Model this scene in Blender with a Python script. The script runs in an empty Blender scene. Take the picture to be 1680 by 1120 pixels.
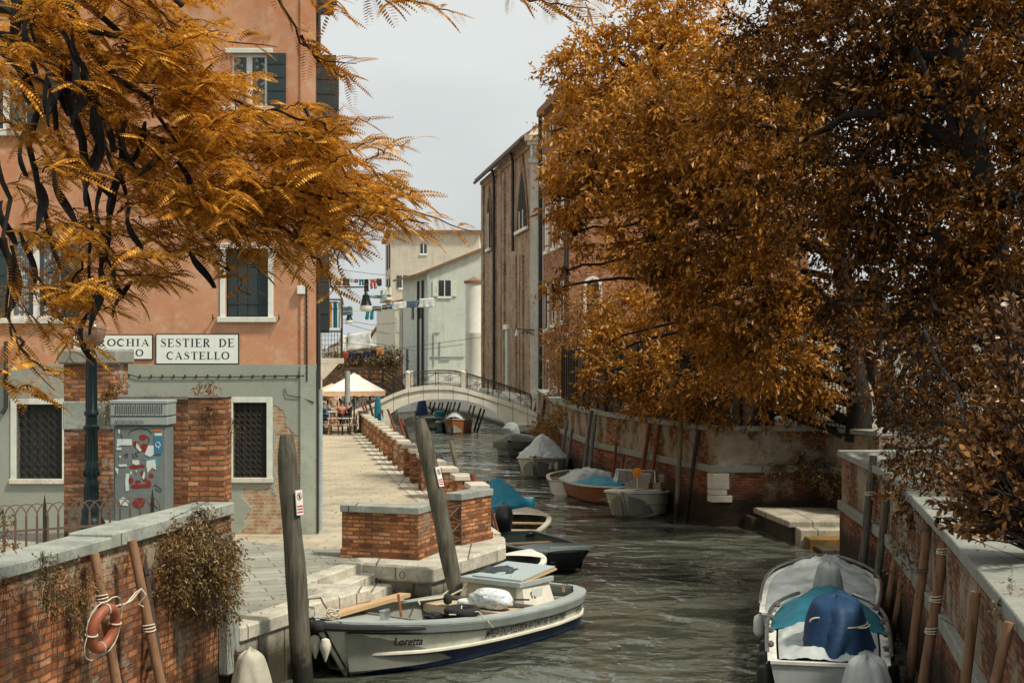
import bpy, bmesh, math, random
import numpy as np
from mathutils import Vector, Matrix, noise as mnoise
R = math.radians
random.seed(7)
rs = np.random.RandomState(11)

# ---------------------------------------------------------------- camera, world, sun, exposure
scene = bpy.context.scene
col = scene.collection
cam_d = bpy.data.cameras.new('camera')
cam_d.lens = 50.0; cam_d.sensor_width = 36.0; cam_d.shift_y = 25 / 1680
cam_d.clip_start = 0.1; cam_d.clip_end = 3000
cam = bpy.data.objects.new('camera', cam_d); col.objects.link(cam)
cam.location = (0, 0, 4.67); cam.rotation_euler = (R(90), 0, 0)
scene.camera = cam
SUN = Vector((0.50, -0.30, 0.81)).normalized()
world = bpy.data.worlds.new('World'); scene.world = world; world.use_nodes = True
wn = world.node_tree; wn.nodes.clear()
def wnode(t, **k):
    n = wn.nodes.new(t)
    for a, b in k.items(): setattr(n, a, b)
    return n
w_out = wnode('ShaderNodeOutputWorld'); w_bg = wnode('ShaderNodeBackground')
w_sky = wnode('ShaderNodeTexSky', sky_type='NISHITA', sun_disc=False)
w_sky.sun_elevation = math.asin(SUN.z); w_sky.sun_rotation = math.atan2(SUN.x, SUN.y)
w_sky.dust_density = 4.0; w_sky.air_density = 1.2
w_hsv = wnode('ShaderNodeHueSaturation'); w_hsv.inputs['Saturation'].default_value = 0.35
w_tc = wnode('ShaderNodeTexCoord'); w_map = wnode('ShaderNodeMapping'); w_map.inputs['Scale'].default_value = (1.0, 1.0, 3.0)
w_n = wnode('ShaderNodeTexNoise'); w_n.inputs['Scale'].default_value = 2.3; w_n.inputs['Detail'].default_value = 6; w_n.inputs['Roughness'].default_value = 0.5
w_r = wnode('ShaderNodeValToRGB')
w_r.color_ramp.elements[0].position = 0.33; w_r.color_ramp.elements[0].color = (6.9, 7.4, 7.35, 1)
w_r.color_ramp.elements[1].position = 0.62; w_r.color_ramp.elements[1].color = (9.3, 9.75, 9.6, 1)
w_mix = wnode('ShaderNodeMixRGB'); w_mix.inputs[0].default_value = 0.88
L = wn.links.new
L(w_sky.outputs[0], w_hsv.inputs['Color']); L(w_tc.outputs['Generated'], w_map.inputs[0]); L(w_map.outputs[0], w_n.inputs['Vector'])
L(w_n.outputs['Fac'], w_r.inputs[0]); L(w_hsv.outputs[0], w_mix.inputs[1]); L(w_r.outputs[0], w_mix.inputs[2])
L(w_mix.outputs[0], w_bg.inputs[0]); L(w_bg.outputs[0], w_out.inputs[0])
w_bg.inputs[1].default_value = 0.076
sun_d = bpy.data.lights.new('sun', 'SUN'); sun_d.energy = 3.5; sun_d.angle = R(6.0); sun_d.color = (1.0, 0.93, 0.80)
sun = bpy.data.objects.new('sun', sun_d); col.objects.link(sun)
sun.rotation_euler = SUN.to_track_quat('Z', 'Y').to_euler()
scene.view_settings.view_transform = 'Standard'; scene.view_settings.look = 'None'
scene.view_settings.exposure = 0.22; scene.view_settings.gamma = 1.0
scene.cycles.max_bounces = 5; scene.cycles.diffuse_bounces = 2; scene.cycles.transparent_max_bounces = 4
scene.cycles.transmission_bounces = 2; scene.cycles.glossy_bounces = 2
scene.cycles.caustics_reflective = False; scene.cycles.caustics_refractive = False

# a pixel of the photograph (1680 x 1120) at a distance Y, and the same where it meets height z
FP = 2333.0; CX = 840.0; HY = 585.0; EZ = 4.67
def W(px, py, Y): return Vector(((px - CX) * Y / FP, Y, EZ - (py - HY) * Y / FP))
def G(px, py, z=0.0):
    Y = FP * (EZ - z) / (py - HY); return W(px, py, Y)

# ---------------------------------------------------------------- helpers
def tag(o, label=None, cat=None, group=None, kind=None):
    if label: o['label'] = label
    if cat: o['category'] = cat
    if group: o['group'] = group
    if kind: o['kind'] = kind
    return o
def empty(name, loc, label=None, cat=None, group=None, rz=0.0):
    o = bpy.data.objects.new(name, None); col.objects.link(o)
    o.location = loc; o.rotation_euler = (0, 0, rz); o.empty_display_size = 0.2
    return tag(o, label, cat, group)
def auto_uv(me):
    uv = me.uv_layers.new(name='UVMap')
    for p in me.polygons:
        n = p.normal
        if abs(n.z) > 0.75: a, b = Vector((1, 0, 0)), Vector((0, 1, 0))
        else:
            a = Vector((-n.y, n.x, 0)).normalized(); b = Vector((0, 0, 1))
        for li in p.loop_indices:
            c = me.vertices[me.loops[li].vertex_index].co
            uv.data[li].uv = (c.dot(a), c.dot(b))
class MB:
    def __init__(s): s.v = []; s.f = []; s.m = []; s.cm = 0
    def add(s, vs, fs):
        b = len(s.v); s.v += [tuple(x) for x in vs]
        for f in fs: s.f.append([b + i for i in f]); s.m.append(s.cm)
        return s
    def prism(s, poly, z0, z1, bottom=True):
        n = len(poly)
        ar = sum(poly[i][0] * poly[(i + 1) % n][1] - poly[(i + 1) % n][0] * poly[i][1] for i in range(n))
        if ar < 0: poly = poly[::-1]
        z0f = z0 if callable(z0) else (lambda x, y: z0); z1f = z1 if callable(z1) else (lambda x, y: z1)
        vs = [(x, y, z0f(x, y)) for x, y in poly] + [(x, y, z1f(x, y)) for x, y in poly]
        fs = [list(range(n, 2 * n))] + ([list(range(n - 1, -1, -1))] if bottom else [])
        fs += [[i, (i + 1) % n, n + (i + 1) % n, n + i] for i in range(n)]
        return s.add(vs, fs)
    def box(s, c, d, rz=0.0, M=None):
        x, y, z = d[0] / 2, d[1] / 2, d[2] / 2
        vs = [Vector(p) for p in ((-x, -y, -z), (x, -y, -z), (x, y, -z), (-x, y, -z), (-x, -y, z), (x, -y, z), (x, y, z), (-x, y, z))]
        if M is None: M = Matrix.Rotation(rz, 3, 'Z')
        vs = [M @ v + Vector(c) for v in vs]
        return s.add(vs, [(0, 3, 2, 1), (4, 5, 6, 7), (0, 1, 5, 4), (1, 2, 6, 5), (2, 3, 7, 6), (3, 0, 4, 7)])
    def bar(s, a, b, w, h=None, up=(0, 0, 1)):
        a = Vector(a); b = Vector(b); d = b - a; ln = d.length
        if ln < 1e-6: return s
        x = d / ln; u = Vector(up)
        if abs(x.dot(u)) > 0.98: u = Vector((1, 0, 0))
        y = u.cross(x).normalized(); z = x.cross(y)
        M = Matrix((x, y, z)).transposed()
        return s.box((a + b) / 2, (ln, w, h or w), M=M)
    def tube(s, pts, rad, n=8, caps=True, close=False):
        pts = [Vector(p) for p in pts]; k = len(pts)
        if not hasattr(rad, '__len__'): rad = [rad] * k
        base = len(s.v); up = None
        for i, p in enumerate(pts):
            if close: t = pts[(i + 1) % k] - pts[i - 1]
            else: t = pts[min(i + 1, k - 1)] - pts[max(i - 1, 0)]
            t.normalize()
            if up is None:
                up = Vector((0, 0, 1)) if abs(t.z) < 0.9 else Vector((1, 0, 0))
            up = (up - t * up.dot(t)).normalized(); sd = t.cross(up)
            for j in range(n):
                a = 2 * math.pi * j / n
                s.v.append(tuple(p + (up * math.cos(a) + sd * math.sin(a)) * rad[i]))
        for i in range(k if close else k - 1):
            i2 = (i + 1) % k
            for j in range(n):
                j2 = (j + 1) % n
                s.f.append([base + i * n + j, base + i * n + j2, base + i2 * n + j2, base + i2 * n + j]); s.m.append(s.cm)
        if caps and not close:
            s.f.append([base + j for j in range(n)][::-1]); s.m.append(s.cm)
            s.f.append([base + (k - 1) * n + j for j in range(n)]); s.m.append(s.cm)
        return s
    def lathe(s, c, prof, n=16):
        c = Vector(c); base = len(s.v)
        for r, z in prof:
            for j in range(n):
                a = 2 * math.pi * j / n
                s.v.append((c.x + r * math.cos(a), c.y + r * math.sin(a), c.z + z))
        for i in range(len(prof) - 1):
            for j in range(n):
                j2 = (j + 1) % n
                s.f.append([base + i * n + j, base + i * n + j2, base + (i + 1) * n + j2, base + (i + 1) * n + j]); s.m.append(s.cm)
        s.f.append([base + j for j in range(n)][::-1]); s.m.append(s.cm)
        s.f.append([base + (len(prof) - 1) * n + j for j in range(n)]); s.m.append(s.cm)
        return s
    def grid(s, fn, nu, nv):
        base = len(s.v)
        for i in range(nu + 1):
            for j in range(nv + 1): s.v.append(tuple(fn(i / nu, j / nv)))
        for i in range(nu):
            for j in range(nv):
                a = base + i * (nv + 1) + j
                s.f.append([a, a + nv + 1, a + nv + 2, a + 1]); s.m.append(s.cm)
        return s
    def blob(s, c, r, box=1.0, nz=0.08, fr=3.0, seed=0, rz=0.0, tilt=0.0, nu=14, nv=20):
        c = Vector(c); M = Matrix.Rotation(rz, 3, 'Z') @ Matrix.Rotation(tilt, 3, 'Y')
        sg = lambda v, p: math.copysign(abs(v) ** p, v)
        def fn(u, v):
            th = (u - .5) * math.pi * 0.998; ph = v * 2 * math.pi
            p = Vector((sg(math.cos(th), box) * sg(math.cos(ph), box), sg(math.cos(th), box) * sg(math.sin(ph), box), sg(math.sin(th), box)))
            k = 1 + nz * mnoise.noise(p * fr * .8 + Vector((seed * 7.3, seed, 0))) * 1.5 - nz * .8 * (1 - abs(mnoise.noise(p * fr * 1.1 + Vector((3, seed, 9))))) ** 6; tp_ = 1 - .12 * max(0, p.z)
            return M @ Vector((p.x * r[0] * k * tp_, p.y * r[1] * k * tp_, p.z * r[2])) + c
        return s.grid(fn, nu, nv)
    def build(s, name, mat, parent=None, smooth=False, label=None, loc=None, uv=True, bevel=0.0):
        me = bpy.data.meshes.new(name); off = Vector((0, 0, 0))
        o = bpy.data.objects.new(name, me); col.objects.link(o)
        if parent is not None:
            o.parent = parent; q = parent
            while q is not None: off = off + Vector(q.location); q = q.parent
            if parent.get('_local'): off = Vector((0, 0, 0))
        elif loc is not None: off = Vector(loc); o.location = loc
        me.from_pydata([tuple(Vector(v) - off) for v in s.v], [], s.f)
        mats = mat if isinstance(mat, (list, tuple)) else [mat]
        for m_ in mats: me.materials.append(m_)
        if len(mats) > 1: me.polygons.foreach_set('material_index', s.m)
        me.update()
        if uv: auto_uv(me)
        if smooth:
            me.polygons.foreach_set('use_smooth', [True] * len(me.polygons))
            try: me.set_sharp_from_angle(angle=R(45))
            except Exception: pass
        if bevel > 0:
            bm = bmesh.new(); bm.from_mesh(me)
            bmesh.ops.remove_doubles(bm, verts=bm.verts, dist=1e-5)
            es = [e for e in bm.edges if len(e.link_faces) == 2 and e.calc_face_angle(0) > 0.5]
            bmesh.ops.bevel(bm, geom=es, offset=bevel, segments=1, affect='EDGES', clamp_overlap=True)
            bm.to_mesh(me); bm.free(); me.update()
        if label: o['label'] = label
        return o
def local_root(o): o['_local'] = 1; return o
def strip_marks():
    for o in bpy.data.objects:
        if '_local' in o: del o['_local']
def copy_tree(o, parent=None):
    c = o.copy(); col.objects.link(c)
    if parent is not None: c.parent = parent
    for ch in list(o.children): copy_tree(ch, c)
    return c
def np_mesh(name, V, Fc, mat, parent=None, loc=(0, 0, 0)):
    """V (n,3) float, Fc (m,k) int"""
    me = bpy.data.meshes.new(name); k = Fc.shape[1]
    me.vertices.add(len(V)); me.vertices.foreach_set('co', (V - np.array(loc)).astype(np.float32).ravel())
    me.loops.add(Fc.size); me.loops.foreach_set('vertex_index', Fc.astype(np.int32).ravel())
    me.polygons.add(len(Fc)); me.polygons.foreach_set('loop_start', (np.arange(len(Fc)) * k).astype(np.int32))
    me.polygons.foreach_set('loop_total', np.full(len(Fc), k, dtype=np.int32))
    me.materials.append(mat); me.update(calc_edges=True)
    o = bpy.data.objects.new(name, me); col.objects.link(o)
    if parent is not None: o.parent = parent
    else: o.location = loc
    return o

# ---------------------------------------------------------------- materials
MATS = {}
class NT:
    def __init__(s, name):
        s.m = bpy.data.materials.new(name); s.m.use_nodes = True; s.t = s.m.node_tree; s.t.nodes.clear()
        s.out = s.n('ShaderNodeOutputMaterial'); s.p = s.n('ShaderNodeBsdfPrincipled'); s.l(s.p.outputs[0], s.out.inputs[0])
        s.tc = s.n('ShaderNodeTexCoord')
    def n(s, t, **k):
        q = s.t.nodes.new(t)
        for a, b in k.items(): setattr(q, a, b)
        return q
    def l(s, a, b): s.t.links.new(a, b)
    def noise(s, scale, det=4, rough=.55, vec=None, sc=None, out='Fac'):
        q = s.n('ShaderNodeTexNoise'); q.inputs['Scale'].default_value = scale; q.inputs['Detail'].default_value = det; q.inputs['Roughness'].default_value = rough
        v = vec or s.tc.outputs['Object']
        if sc:
            m = s.n('ShaderNodeMapping'); m.inputs['Scale'].default_value = sc; s.l(v, m.inputs[0]); v = m.outputs[0]
        s.l(v, q.inputs['Vector']); return q.outputs[out]
    def ramp(s, f, stops):
        q = s.n('ShaderNodeValToRGB'); e = q.color_ramp.elements
        while len(e) < len(stops): e.new(0.5)
        for i, (p, c) in enumerate(stops):
            e[i].position = p; e[i].color = (c, c, c, 1) if not hasattr(c, '__len__') else (*c, 1)
        s.l(f, q.inputs[0]); return q.outputs[0]
    def mix(s, f, a, b, mode='MIX'):
        q = s.n('ShaderNodeMixRGB'); q.blend_type = mode
        for i, x in ((0, f), (1, a), (2, b)):
            if isinstance(x, (int, float)): q.inputs[i].default_value = x if i == 0 else (x, x, x, 1)
            elif isinstance(x, tuple): q.inputs[i].default_value = (*x, 1)
            else: s.l(x, q.inputs[i])
        return q.outputs[0]
    def math(s, op, a, b=None, clamp=False):
        q = s.n('ShaderNodeMath'); q.operation = op; q.use_clamp = clamp
        for i, x in ((0, a), (1, b)):
            if x is None: continue
            if isinstance(x, (int, float)): q.inputs[i].default_value = x
            else: s.l(x, q.inputs[i])
        return q.outputs[0]
    def bump(s, h, strength=.4, dist=.02, prev=None):
        q = s.n('ShaderNodeBump'); q.inputs['Strength'].default_value = strength; q.inputs['Distance'].default_value = dist
        s.l(h, q.inputs['Height'])
        if prev is not None: s.l(prev, q.inputs['Normal'])
        return q.outputs[0]
    def set(s, base=None, rough=None, normal=None, metal=None, spec=None):
        for nm, x in (('Base Color', base), ('Roughness', rough), ('Normal', normal), ('Metallic', metal), ('Specular IOR Level', spec)):
            if x is None: continue
            if isinstance(x, (int, float)): s.p.inputs[nm].default_value = x
            elif isinstance(x, tuple): s.p.inputs[nm].default_value = (*x, 1)
            else: s.l(x, s.p.inputs[nm])
        return s.m
def xyz(nt, v=None):
    q = nt.n('ShaderNodeSeparateXYZ'); nt.l(v or nt.tc.outputs['Object'], q.inputs[0]); return q.outputs
def geo_pos(nt):
    g = nt.n('ShaderNodeNewGeometry'); return g.outputs['Position']

def m_worn(name, c, c2=None, rough=.75, amt=.6, scale=3.0, bump=.25, fine=40, metal=0, spec=.4, streak=True):
    """painted or plain surface with blotches, streaks of dirt and fine grain"""
    if name in MATS: return MATS[name]
    t = NT(name); c2 = c2 or tuple(x * .45 for x in c)
    n1 = t.noise(scale, 6, .6); n2 = t.noise(fine, 3, .6)
    f = t.ramp(n1, [(.38, 0.0), (.72, 1.0)])
    b = t.mix(t.math('MULTIPLY', f, amt), c, c2)
    if streak:
        n3 = t.noise(scale * 2.2, 4, .6, sc=(1, 1, .12)); b = t.mix(t.math('MULTIPLY', t.ramp(n3, [(.5, 0.0), (.75, 1.0)]), amt * .7), b, c2)
    b = t.mix(t.math('MULTIPLY', n2, .35), b, tuple(min(1, x * 1.25) for x in c))
    MATS[name] = t.set(b, t.math('ADD', t.math('MULTIPLY', n1, .2), rough - .1), t.bump(n2, bump, .01), metal, spec)
    return MATS[name]

def m_brick(name, c1, c2, mortar, plaster=0.0, pcol=(.42, .36, .27), dirt=.5, bw=.26, bh=.075, moss=None, rough=.9, dark=(.03, .02, .015), ms=.012, stops=(.45, .53)):
    """brickwork with joints as relief, mixed brick tones, patches of plaster and grime; moss = height below which weed darkens it"""
    t = NT(name); uv = t.tc.outputs['UV']; P = geo_pos(t)
    dn = t.noise(2.5, 3, .5, vec=uv, out='Color')
    dd = t.mix(.045, (0, 0, 0), dn, 'MIX'); va = t.n('ShaderNodeVectorMath'); va.operation = 'ADD'; t.l(uv, va.inputs[0]); t.l(dd, va.inputs[1])
    bt = t.n('ShaderNodeTexBrick'); t.l(va.outputs[0], bt.inputs['Vector']); bt.inputs['Scale'].default_value = 1.0
    bt.inputs['Brick Width'].default_value = bw; bt.inputs['Row Height'].default_value = bh; bt.inputs['Mortar Size'].default_value = ms
    bt.inputs['Mortar Smooth'].default_value = .3; bt.inputs['Bias'].default_value = -.1
    bt.inputs['Color1'].default_value = (0, 0, 0, 1); bt.inputs['Color2'].default_value = (1, 1, 1, 1); bt.inputs['Mortar'].default_value = (.5, .5, .5, 1)
    n1 = t.noise(.9, 5, .6, vec=P); n2 = t.noise(14, 4, .6, vec=P); n3 = t.noise(60, 2, .6, vec=P)
    tone = t.math('ADD', t.math('MULTIPLY', bt.outputs['Color'], .8), t.math('MULTIPLY', n2, .35))
    c3 = tuple(x * .32 for x in c1)
    bc = t.ramp(tone, [(.12, c3), (.34, c1), (.62, c2), (.80, tuple(min(1, x * 1.25) for x in c2)), (.98, tuple(min(1, a_ * .6 + .22) for a_ in c2))])
    mc = t.mix(n2, tuple(x * .5 for x in mortar), mortar)
    b = t.mix(bt.outputs['Fac'], bc, mc)
    dirtf = t.ramp(n1, [(.42, 0.0), (.7, 1.0)])
    b = t.mix(t.math('MULTIPLY', dirtf, dirt), b, dark)
    b = t.mix(t.math('MULTIPLY', n3, .3), b, tuple(x * .5 for x in c2))
    er = t.ramp(t.noise(3.2, 7, .66, vec=P), [(.50, 0.0), (.60, 1.0)])
    b = t.mix(t.math('MULTIPLY', er, .42 * dirt), b, tuple(x * .9 for x in mortar))
    sk_ = t.ramp(t.noise(2.6, 5, .6, vec=P, sc=(1, 1, .14)), [(.52, 0.0), (.72, 1.0)])
    b = t.mix(t.math('MULTIPLY', sk_, .55 * dirt), b, dark)
    chip = t.ramp(t.noise(7.5, 5, .7, vec=P), [(.60, 0.0), (.66, 1.0)]); b = t.mix(t.math('MULTIPLY', chip, .6 * dirt), b, tuple(x * .45 for x in c1))
    h = t.math('SUBTRACT', t.math('SUBTRACT', t.math('MULTIPLY', n2, .7), bt.outputs['Fac']), t.math('ADD', t.math('MULTIPLY', chip, .8), t.math('MULTIPLY', er, .3)))
    if plaster > 0:
        pf = t.ramp(t.math('ADD', t.math('MULTIPLY', t.noise(.8, 7, .62, vec=P), .8), t.math('MULTIPLY', n2, .2)), [(stops[0] + .25 * (1 - plaster) - .12, 0.0), (stops[1] + .25 * (1 - plaster) - .12, 1.0)])
        pc = t.mix(t.noise(3, 6, .65, vec=P), tuple(x * .35 for x in pcol), tuple(min(1, x * 1.5) for x in pcol))
        b = t.mix(pf, b, pc)
        h = t.mix(pf, h, t.math('ADD', t.math('MULTIPLY', n2, .3), .3))
    if moss is not None:
        z = xyz(t, P)[2]
        zz = t.math('ADD', z, t.math('MULTIPLY', t.math('SUBTRACT', t.noise(1.8, 5, .6, vec=P), .5), .8))
        mf = t.ramp(t.math('SUBTRACT', moss + .5, zz), [(.25, 0.0), (.6, 1.0)])
        mcx = t.mix(t.noise(25, 3, .6, vec=P), (.004, .004, .003), (.045, .035, .018))
        b = t.mix(t.math('MULTIPLY', mf, .93), b, mcx)
    MATS[name] = t.set(b, rough, t.bump(h, .9, .02), 0, .25)
    return MATS[name]

def m_stone(name, c, c2, joint=0.0, jdir=0, moss=None, amt=.7, bump=.5, scale=2.0, rough=.85):
    t = NT(name); P = geo_pos(t); n1 = t.noise(scale, 7, .65, vec=P); n2 = t.noise(18, 5, .65, vec=P); n3 = t.noise(90, 2, .5, vec=P)
    b = t.mix(t.math('MULTIPLY', t.ramp(n1, [(.4, 0.0), (.68, 1.0)]), amt), c, c2)
    b = t.mix(t.math('MULTIPLY', t.ramp(n2, [(.5, 0.0), (.72, 1.0)]), amt * .8), b, tuple(x * .5 for x in c2))
    b = t.mix(t.math('MULTIPLY', n3, .3), b, tuple(min(1, x * 1.3) for x in c))
    h = t.math('ADD', t.math('MULTIPLY', n2, .7), t.math('MULTIPLY', n3, .3))
    if joint:
        q = xyz(t, t.tc.outputs['UV'])[jdir]
        s = t.math('ABSOLUTE', t.math('SUBTRACT', t.math('FRACT', t.math('DIVIDE', q, joint)), .5))
        jf = t.ramp(s, [(.008 / joint, 1.0), (.02 / joint, 0.0)])
        b = t.mix(t.math('MULTIPLY', jf, .8), b, (.03, .028, .022)); h = t.math('SUBTRACT', h, jf)
    if moss is not None:
        z = xyz(t, P)[2]
        zz = t.math('ADD', z, t.math('MULTIPLY', t.math('SUBTRACT', n2, .5), .5))
        mf = t.ramp(t.math('SUBTRACT', moss + .5, zz), [(.35, 0.0), (.6, 1.0)])
        b = t.mix(t.math('MULTIPLY', mf, .93), b, t.mix(n3, (.006, .005, .003), (.06, .045, .02)))
    MATS[name] = t.set(b, rough, t.bump(h, bump, .015), 0, .3)
    return MATS[name]

def m_paving(name, c, c2, sx, sy, rot=0.0):
    t = NT(name); P = geo_pos(t)
    mp = t.n('ShaderNodeMapping'); mp.inputs['Rotation'].default_value = (0, 0, rot); t.l(P, mp.inputs[0])
    bt = t.n('ShaderNodeTexBrick'); t.l(mp.outputs[0], bt.inputs['Vector']); bt.inputs['Scale'].default_value = 1
    bt.inputs['Brick Width'].default_value = sx; bt.inputs['Row Height'].default_value = sy; bt.inputs['Mortar Size'].default_value = .012
    bt.inputs['Color1'].default_value = (0, 0, 0, 1); bt.inputs['Color2'].default_value = (1, 1, 1, 1); bt.inputs['Mortar'].default_value = (.5, .5, .5, 1)
    n1 = t.noise(.7, 6, .6, vec=P); n2 = t.noise(9, 5, .65, vec=P)
    b = t.mix(t.math('ADD', t.math('MULTIPLY', bt.outputs['Color'], .45), t.math('MULTIPLY', n2, .5)), c, c2)
    b = t.mix(t.math('MULTIPLY', t.ramp(n1, [(.45, 0.0), (.7, 1.0)]), .6), b, tuple(x * .5 for x in c2))
    b = t.mix(t.math('MULTIPLY', t.ramp(n2, [(.6, 0.0), (.8, 1.0)]), .6), b, tuple(x * .3 for x in c2))
    b = t.mix(t.math('MULTIPLY', bt.outputs['Fac'], .75), b, (.05, .045, .035))
    h = t.math('SUBTRACT', t.math('MULTIPLY', n2, .4), bt.outputs['Fac'])
    MATS[name] = t.set(b, .75, t.bump(h, .5, .012), 0, .35)
    return MATS[name]

def m_plaster(name, c, c2, c3, breaks=None, scale=.8, grime_z=None):
    """lime plaster with clouds of colour, runs and stains. breaks = (brick colours, polygon test nodes) built by caller"""
    t = NT(name); P = geo_pos(t)
    n1 = t.noise(scale, 7, .6, vec=P); n2 = t.noise(5, 6, .6, vec=P); n3 = t.noise(45, 3, .6, vec=P); n4 = t.noise(2.2, 5, .6, vec=P, sc=(1, 1, .15))
    b = t.mix(t.ramp(n1, [(.35, 0.0), (.65, 1.0)]), c, c2)
    b = t.mix(t.math('MULTIPLY', t.ramp(n2, [(.48, 0.0), (.70, 1.0)]), .6), b, c3); n5 = t.noise(1.4, 8, .7, vec=P); b = t.mix(t.math('MULTIPLY', t.ramp(n5, [(.54, 0.0), (.66, 1.0)]), .35), b, tuple(x * .62 for x in c2))
    b = t.mix(t.math('MULTIPLY', t.ramp(n4, [(.52, 0.0), (.75, 1.0)]), .5), b, tuple(x * .55 for x in c2))
    if grime_z is not None:
        z = xyz(t, P)[2]
        g = t.ramp(t.math('ADD', t.math('SUBTRACT', grime_z, z), t.math('MULTIPLY', n2, .8)), [(.2, 0.0), (1.0, 1.0)])
        b = t.mix(t.math('MULTIPLY', g, .45), b, tuple(x * .45 for x in c2))
    MATS[name] = t.set(b, .9, t.bump(t.math('ADD', n3, t.math('MULTIPLY', n2, 1.0)), .3, .012), 0, .2)
    return MATS[name]

def m_wood(name, c, c2, scale=6.0, rough=.85, axis=2, bump=.6, weed=None):
    t = NT(name); sc = [1, 1, 1]; sc[axis] = .08
    n1 = t.noise(scale * 3, 6, .65, sc=tuple(sc)); n2 = t.noise(1.5, 4, .5); n3 = t.noise(30, 4, .6, sc=tuple(sc))
    b = t.mix(t.ramp(n1, [(.3, 0.0), (.7, 1.0)]), c2, c)
    b = t.mix(t.math('MULTIPLY', t.ramp(n2, [(.45, 0.0), (.7, 1.0)]), .5), b, tuple(x * .5 for x in c2))
    b = t.mix(t.math('MULTIPLY', t.ramp(n3, [(.55, 0.0), (.68, 1.0)]), .65), b, tuple(x * .3 for x in c2))
    if weed is not None:
        P = geo_pos(t); z = xyz(t, P)[2]
        zz = t.math('ADD', z, t.math('MULTIPLY', t.math('SUBTRACT', t.noise(9, 4, .6, vec=P), .5), .6))
        mf = t.ramp(t.math('SUBTRACT', weed + .5, zz), [(.3, 0.0), (.6, 1.0)])
        b = t.mix(t.math('MULTIPLY', mf, .9), b, (.012, .010, .006))
    MATS[name] = t.set(b, rough, t.bump(t.math('ADD', n1, n3), bump, .012), 0, .3)
    return MATS[name]

def m_leaf(name, dark, mid, light, trans=.35, gloss=.12):
    t = NT(name); g = t.n('ShaderNodeNewGeometry')
    n1 = t.noise(.55, 3, .5, vec=g.outputs['Position'])
    f = t.math('ADD', t.math('MULTIPLY', g.outputs['Random Per Island'], .50), t.math('SUBTRACT', t.math('MULTIPLY', n1, 1.1), .22))
    b = t.ramp(f, [(.18, dark), (.55, mid), (.92, light)])
    d = t.n('ShaderNodeBsdfDiffuse'); tr = t.n('ShaderNodeBsdfTranslucent'); gl = t.n('ShaderNodeBsdfGlossy'); gl.inputs['Roughness'].default_value = .38
    gl.inputs['Color'].default_value = (.9, .9, .85, 1)
    t.l(b, d.inputs[0]); t.l(t.mix(.35, b, (.9, .45, .05)), tr.inputs[0]) if trans > .2 else t.l(b, tr.inputs[0])
    m1 = t.n('ShaderNodeMixShader'); m1.inputs[0].default_value = trans; t.l(d.outputs[0], m1.inputs[1]); t.l(tr.outputs[0], m1.inputs[2])
    m2 = t.n('ShaderNodeMixShader'); m2.inputs[0].default_value = gloss; t.l(m1.outputs[0], m2.inputs[1]); t.l(gl.outputs[0], m2.inputs[2])
    t.l(m2.outputs[0], t.out.inputs[0]); t.t.nodes.remove(t.p)
    MATS[name] = t.m; return t.m

def m_flat(name, c, rough=.6, metal=0.0, spec=.4, emit=None):
    if name in MATS: return MATS[name]
    return m_worn(name, c, tuple(x * .6 for x in c), rough, .35, 5, .1, 60, metal, spec)

def m_cloth(name, c, rough=.85):
    if name in MATS: return MATS[name]
    t = NT(name); n1 = t.noise(4, 5, .6); n2 = t.noise(18, 4, .6)
    b = t.mix(t.math('MULTIPLY', t.ramp(n1, [(.4, 0.0), (.7, 1.0)]), .5), c, tuple(x * .6 for x in c))
    MATS[name] = t.set(b, rough, t.bump(t.math('ADD', n1, t.math('MULTIPLY', n2, .4)), .45, .03), 0, .3)
    return MATS[name]

def m_water():
    t = NT('canal_water'); P = geo_pos(t)
    s = t.n('ShaderNodeMapping'); s.inputs['Scale'].default_value = (.70, .66, 1); s.inputs['Rotation'].default_value = (0, 0, R(12)); t.l(P, s.inputs[0])
    v = s.outputs[0]
    def ns(sc, det, ro, dist=0):
        q = t.n('ShaderNodeTexNoise'); q.inputs['Scale'].default_value = sc; q.inputs['Detail'].default_value = det; q.inputs['Roughness'].default_value = ro
        q.inputs['Distortion'].default_value = dist; t.l(v, q.inputs['Vector']); return q.outputs['Fac']
    a = ns(1.1, 1, .4, .5); b = ns(3.4, 1, .4, .5); c = ns(10, 1, .4, .4)
    h = t.math('ADD', t.math('ADD', t.math('MULTIPLY', a, 1.0), t.math('MULTIPLY', b, .34)), t.math('MULTIPLY', c, .07)); h = t.math('MULTIPLY', h, t.math('ADD', .02, t.math('MULTIPLY', t.ramp(ns(.28, 3, .5, .8), [(.35, .25), (.65, 1.0)]), 1.1)))
    col_ = t.mix(ns(.25, 4, .6), (.060, .066, .050), (.112, .116, .088))
    t.set(col_, .06, t.bump(h, 1.0, .38), 0, .5); t.p.inputs['IOR'].default_value = 1.6
    MATS['water'] = t.m; return t.m
# ---------------------------------------------------------------- shared materials
m_water()
m_paving('paving', (.60, .52, .38), (.40, .35, .25), .9, .32, R(8))
m_paving('paving_front', (.42, .41, .34), (.26, .26, .21), .95, .38, R(-17))
m_stone('stone', (.62, .57, .46), (.30, .27, .21), joint=1.3, moss=None)
m_stone('stone_plain', (.66, .61, .50), (.36, .32, .25))
m_stone('bridge_stone', (.78, .73, .62), (.52, .47, .37), joint=.9, jdir=0, moss=.25, amt=.5)
m_stone('quay_stone', (.56, .52, .42), (.20, .19, .15), joint=1.6, moss=None, amt=.85)
m_stone('quay_base', (.36, .33, .26), (.10, .09, .07), joint=.7, moss=.55, amt=1.0, bump=1.0)
m_stone('coping_grey', (.34, .36, .31), (.12, .13, .11), joint=1.45, amt=.8)
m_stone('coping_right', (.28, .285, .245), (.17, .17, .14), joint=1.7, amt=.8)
m_stone('dark_stone', (.20, .19, .16), (.06, .06, .05), amt=.9)
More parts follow.
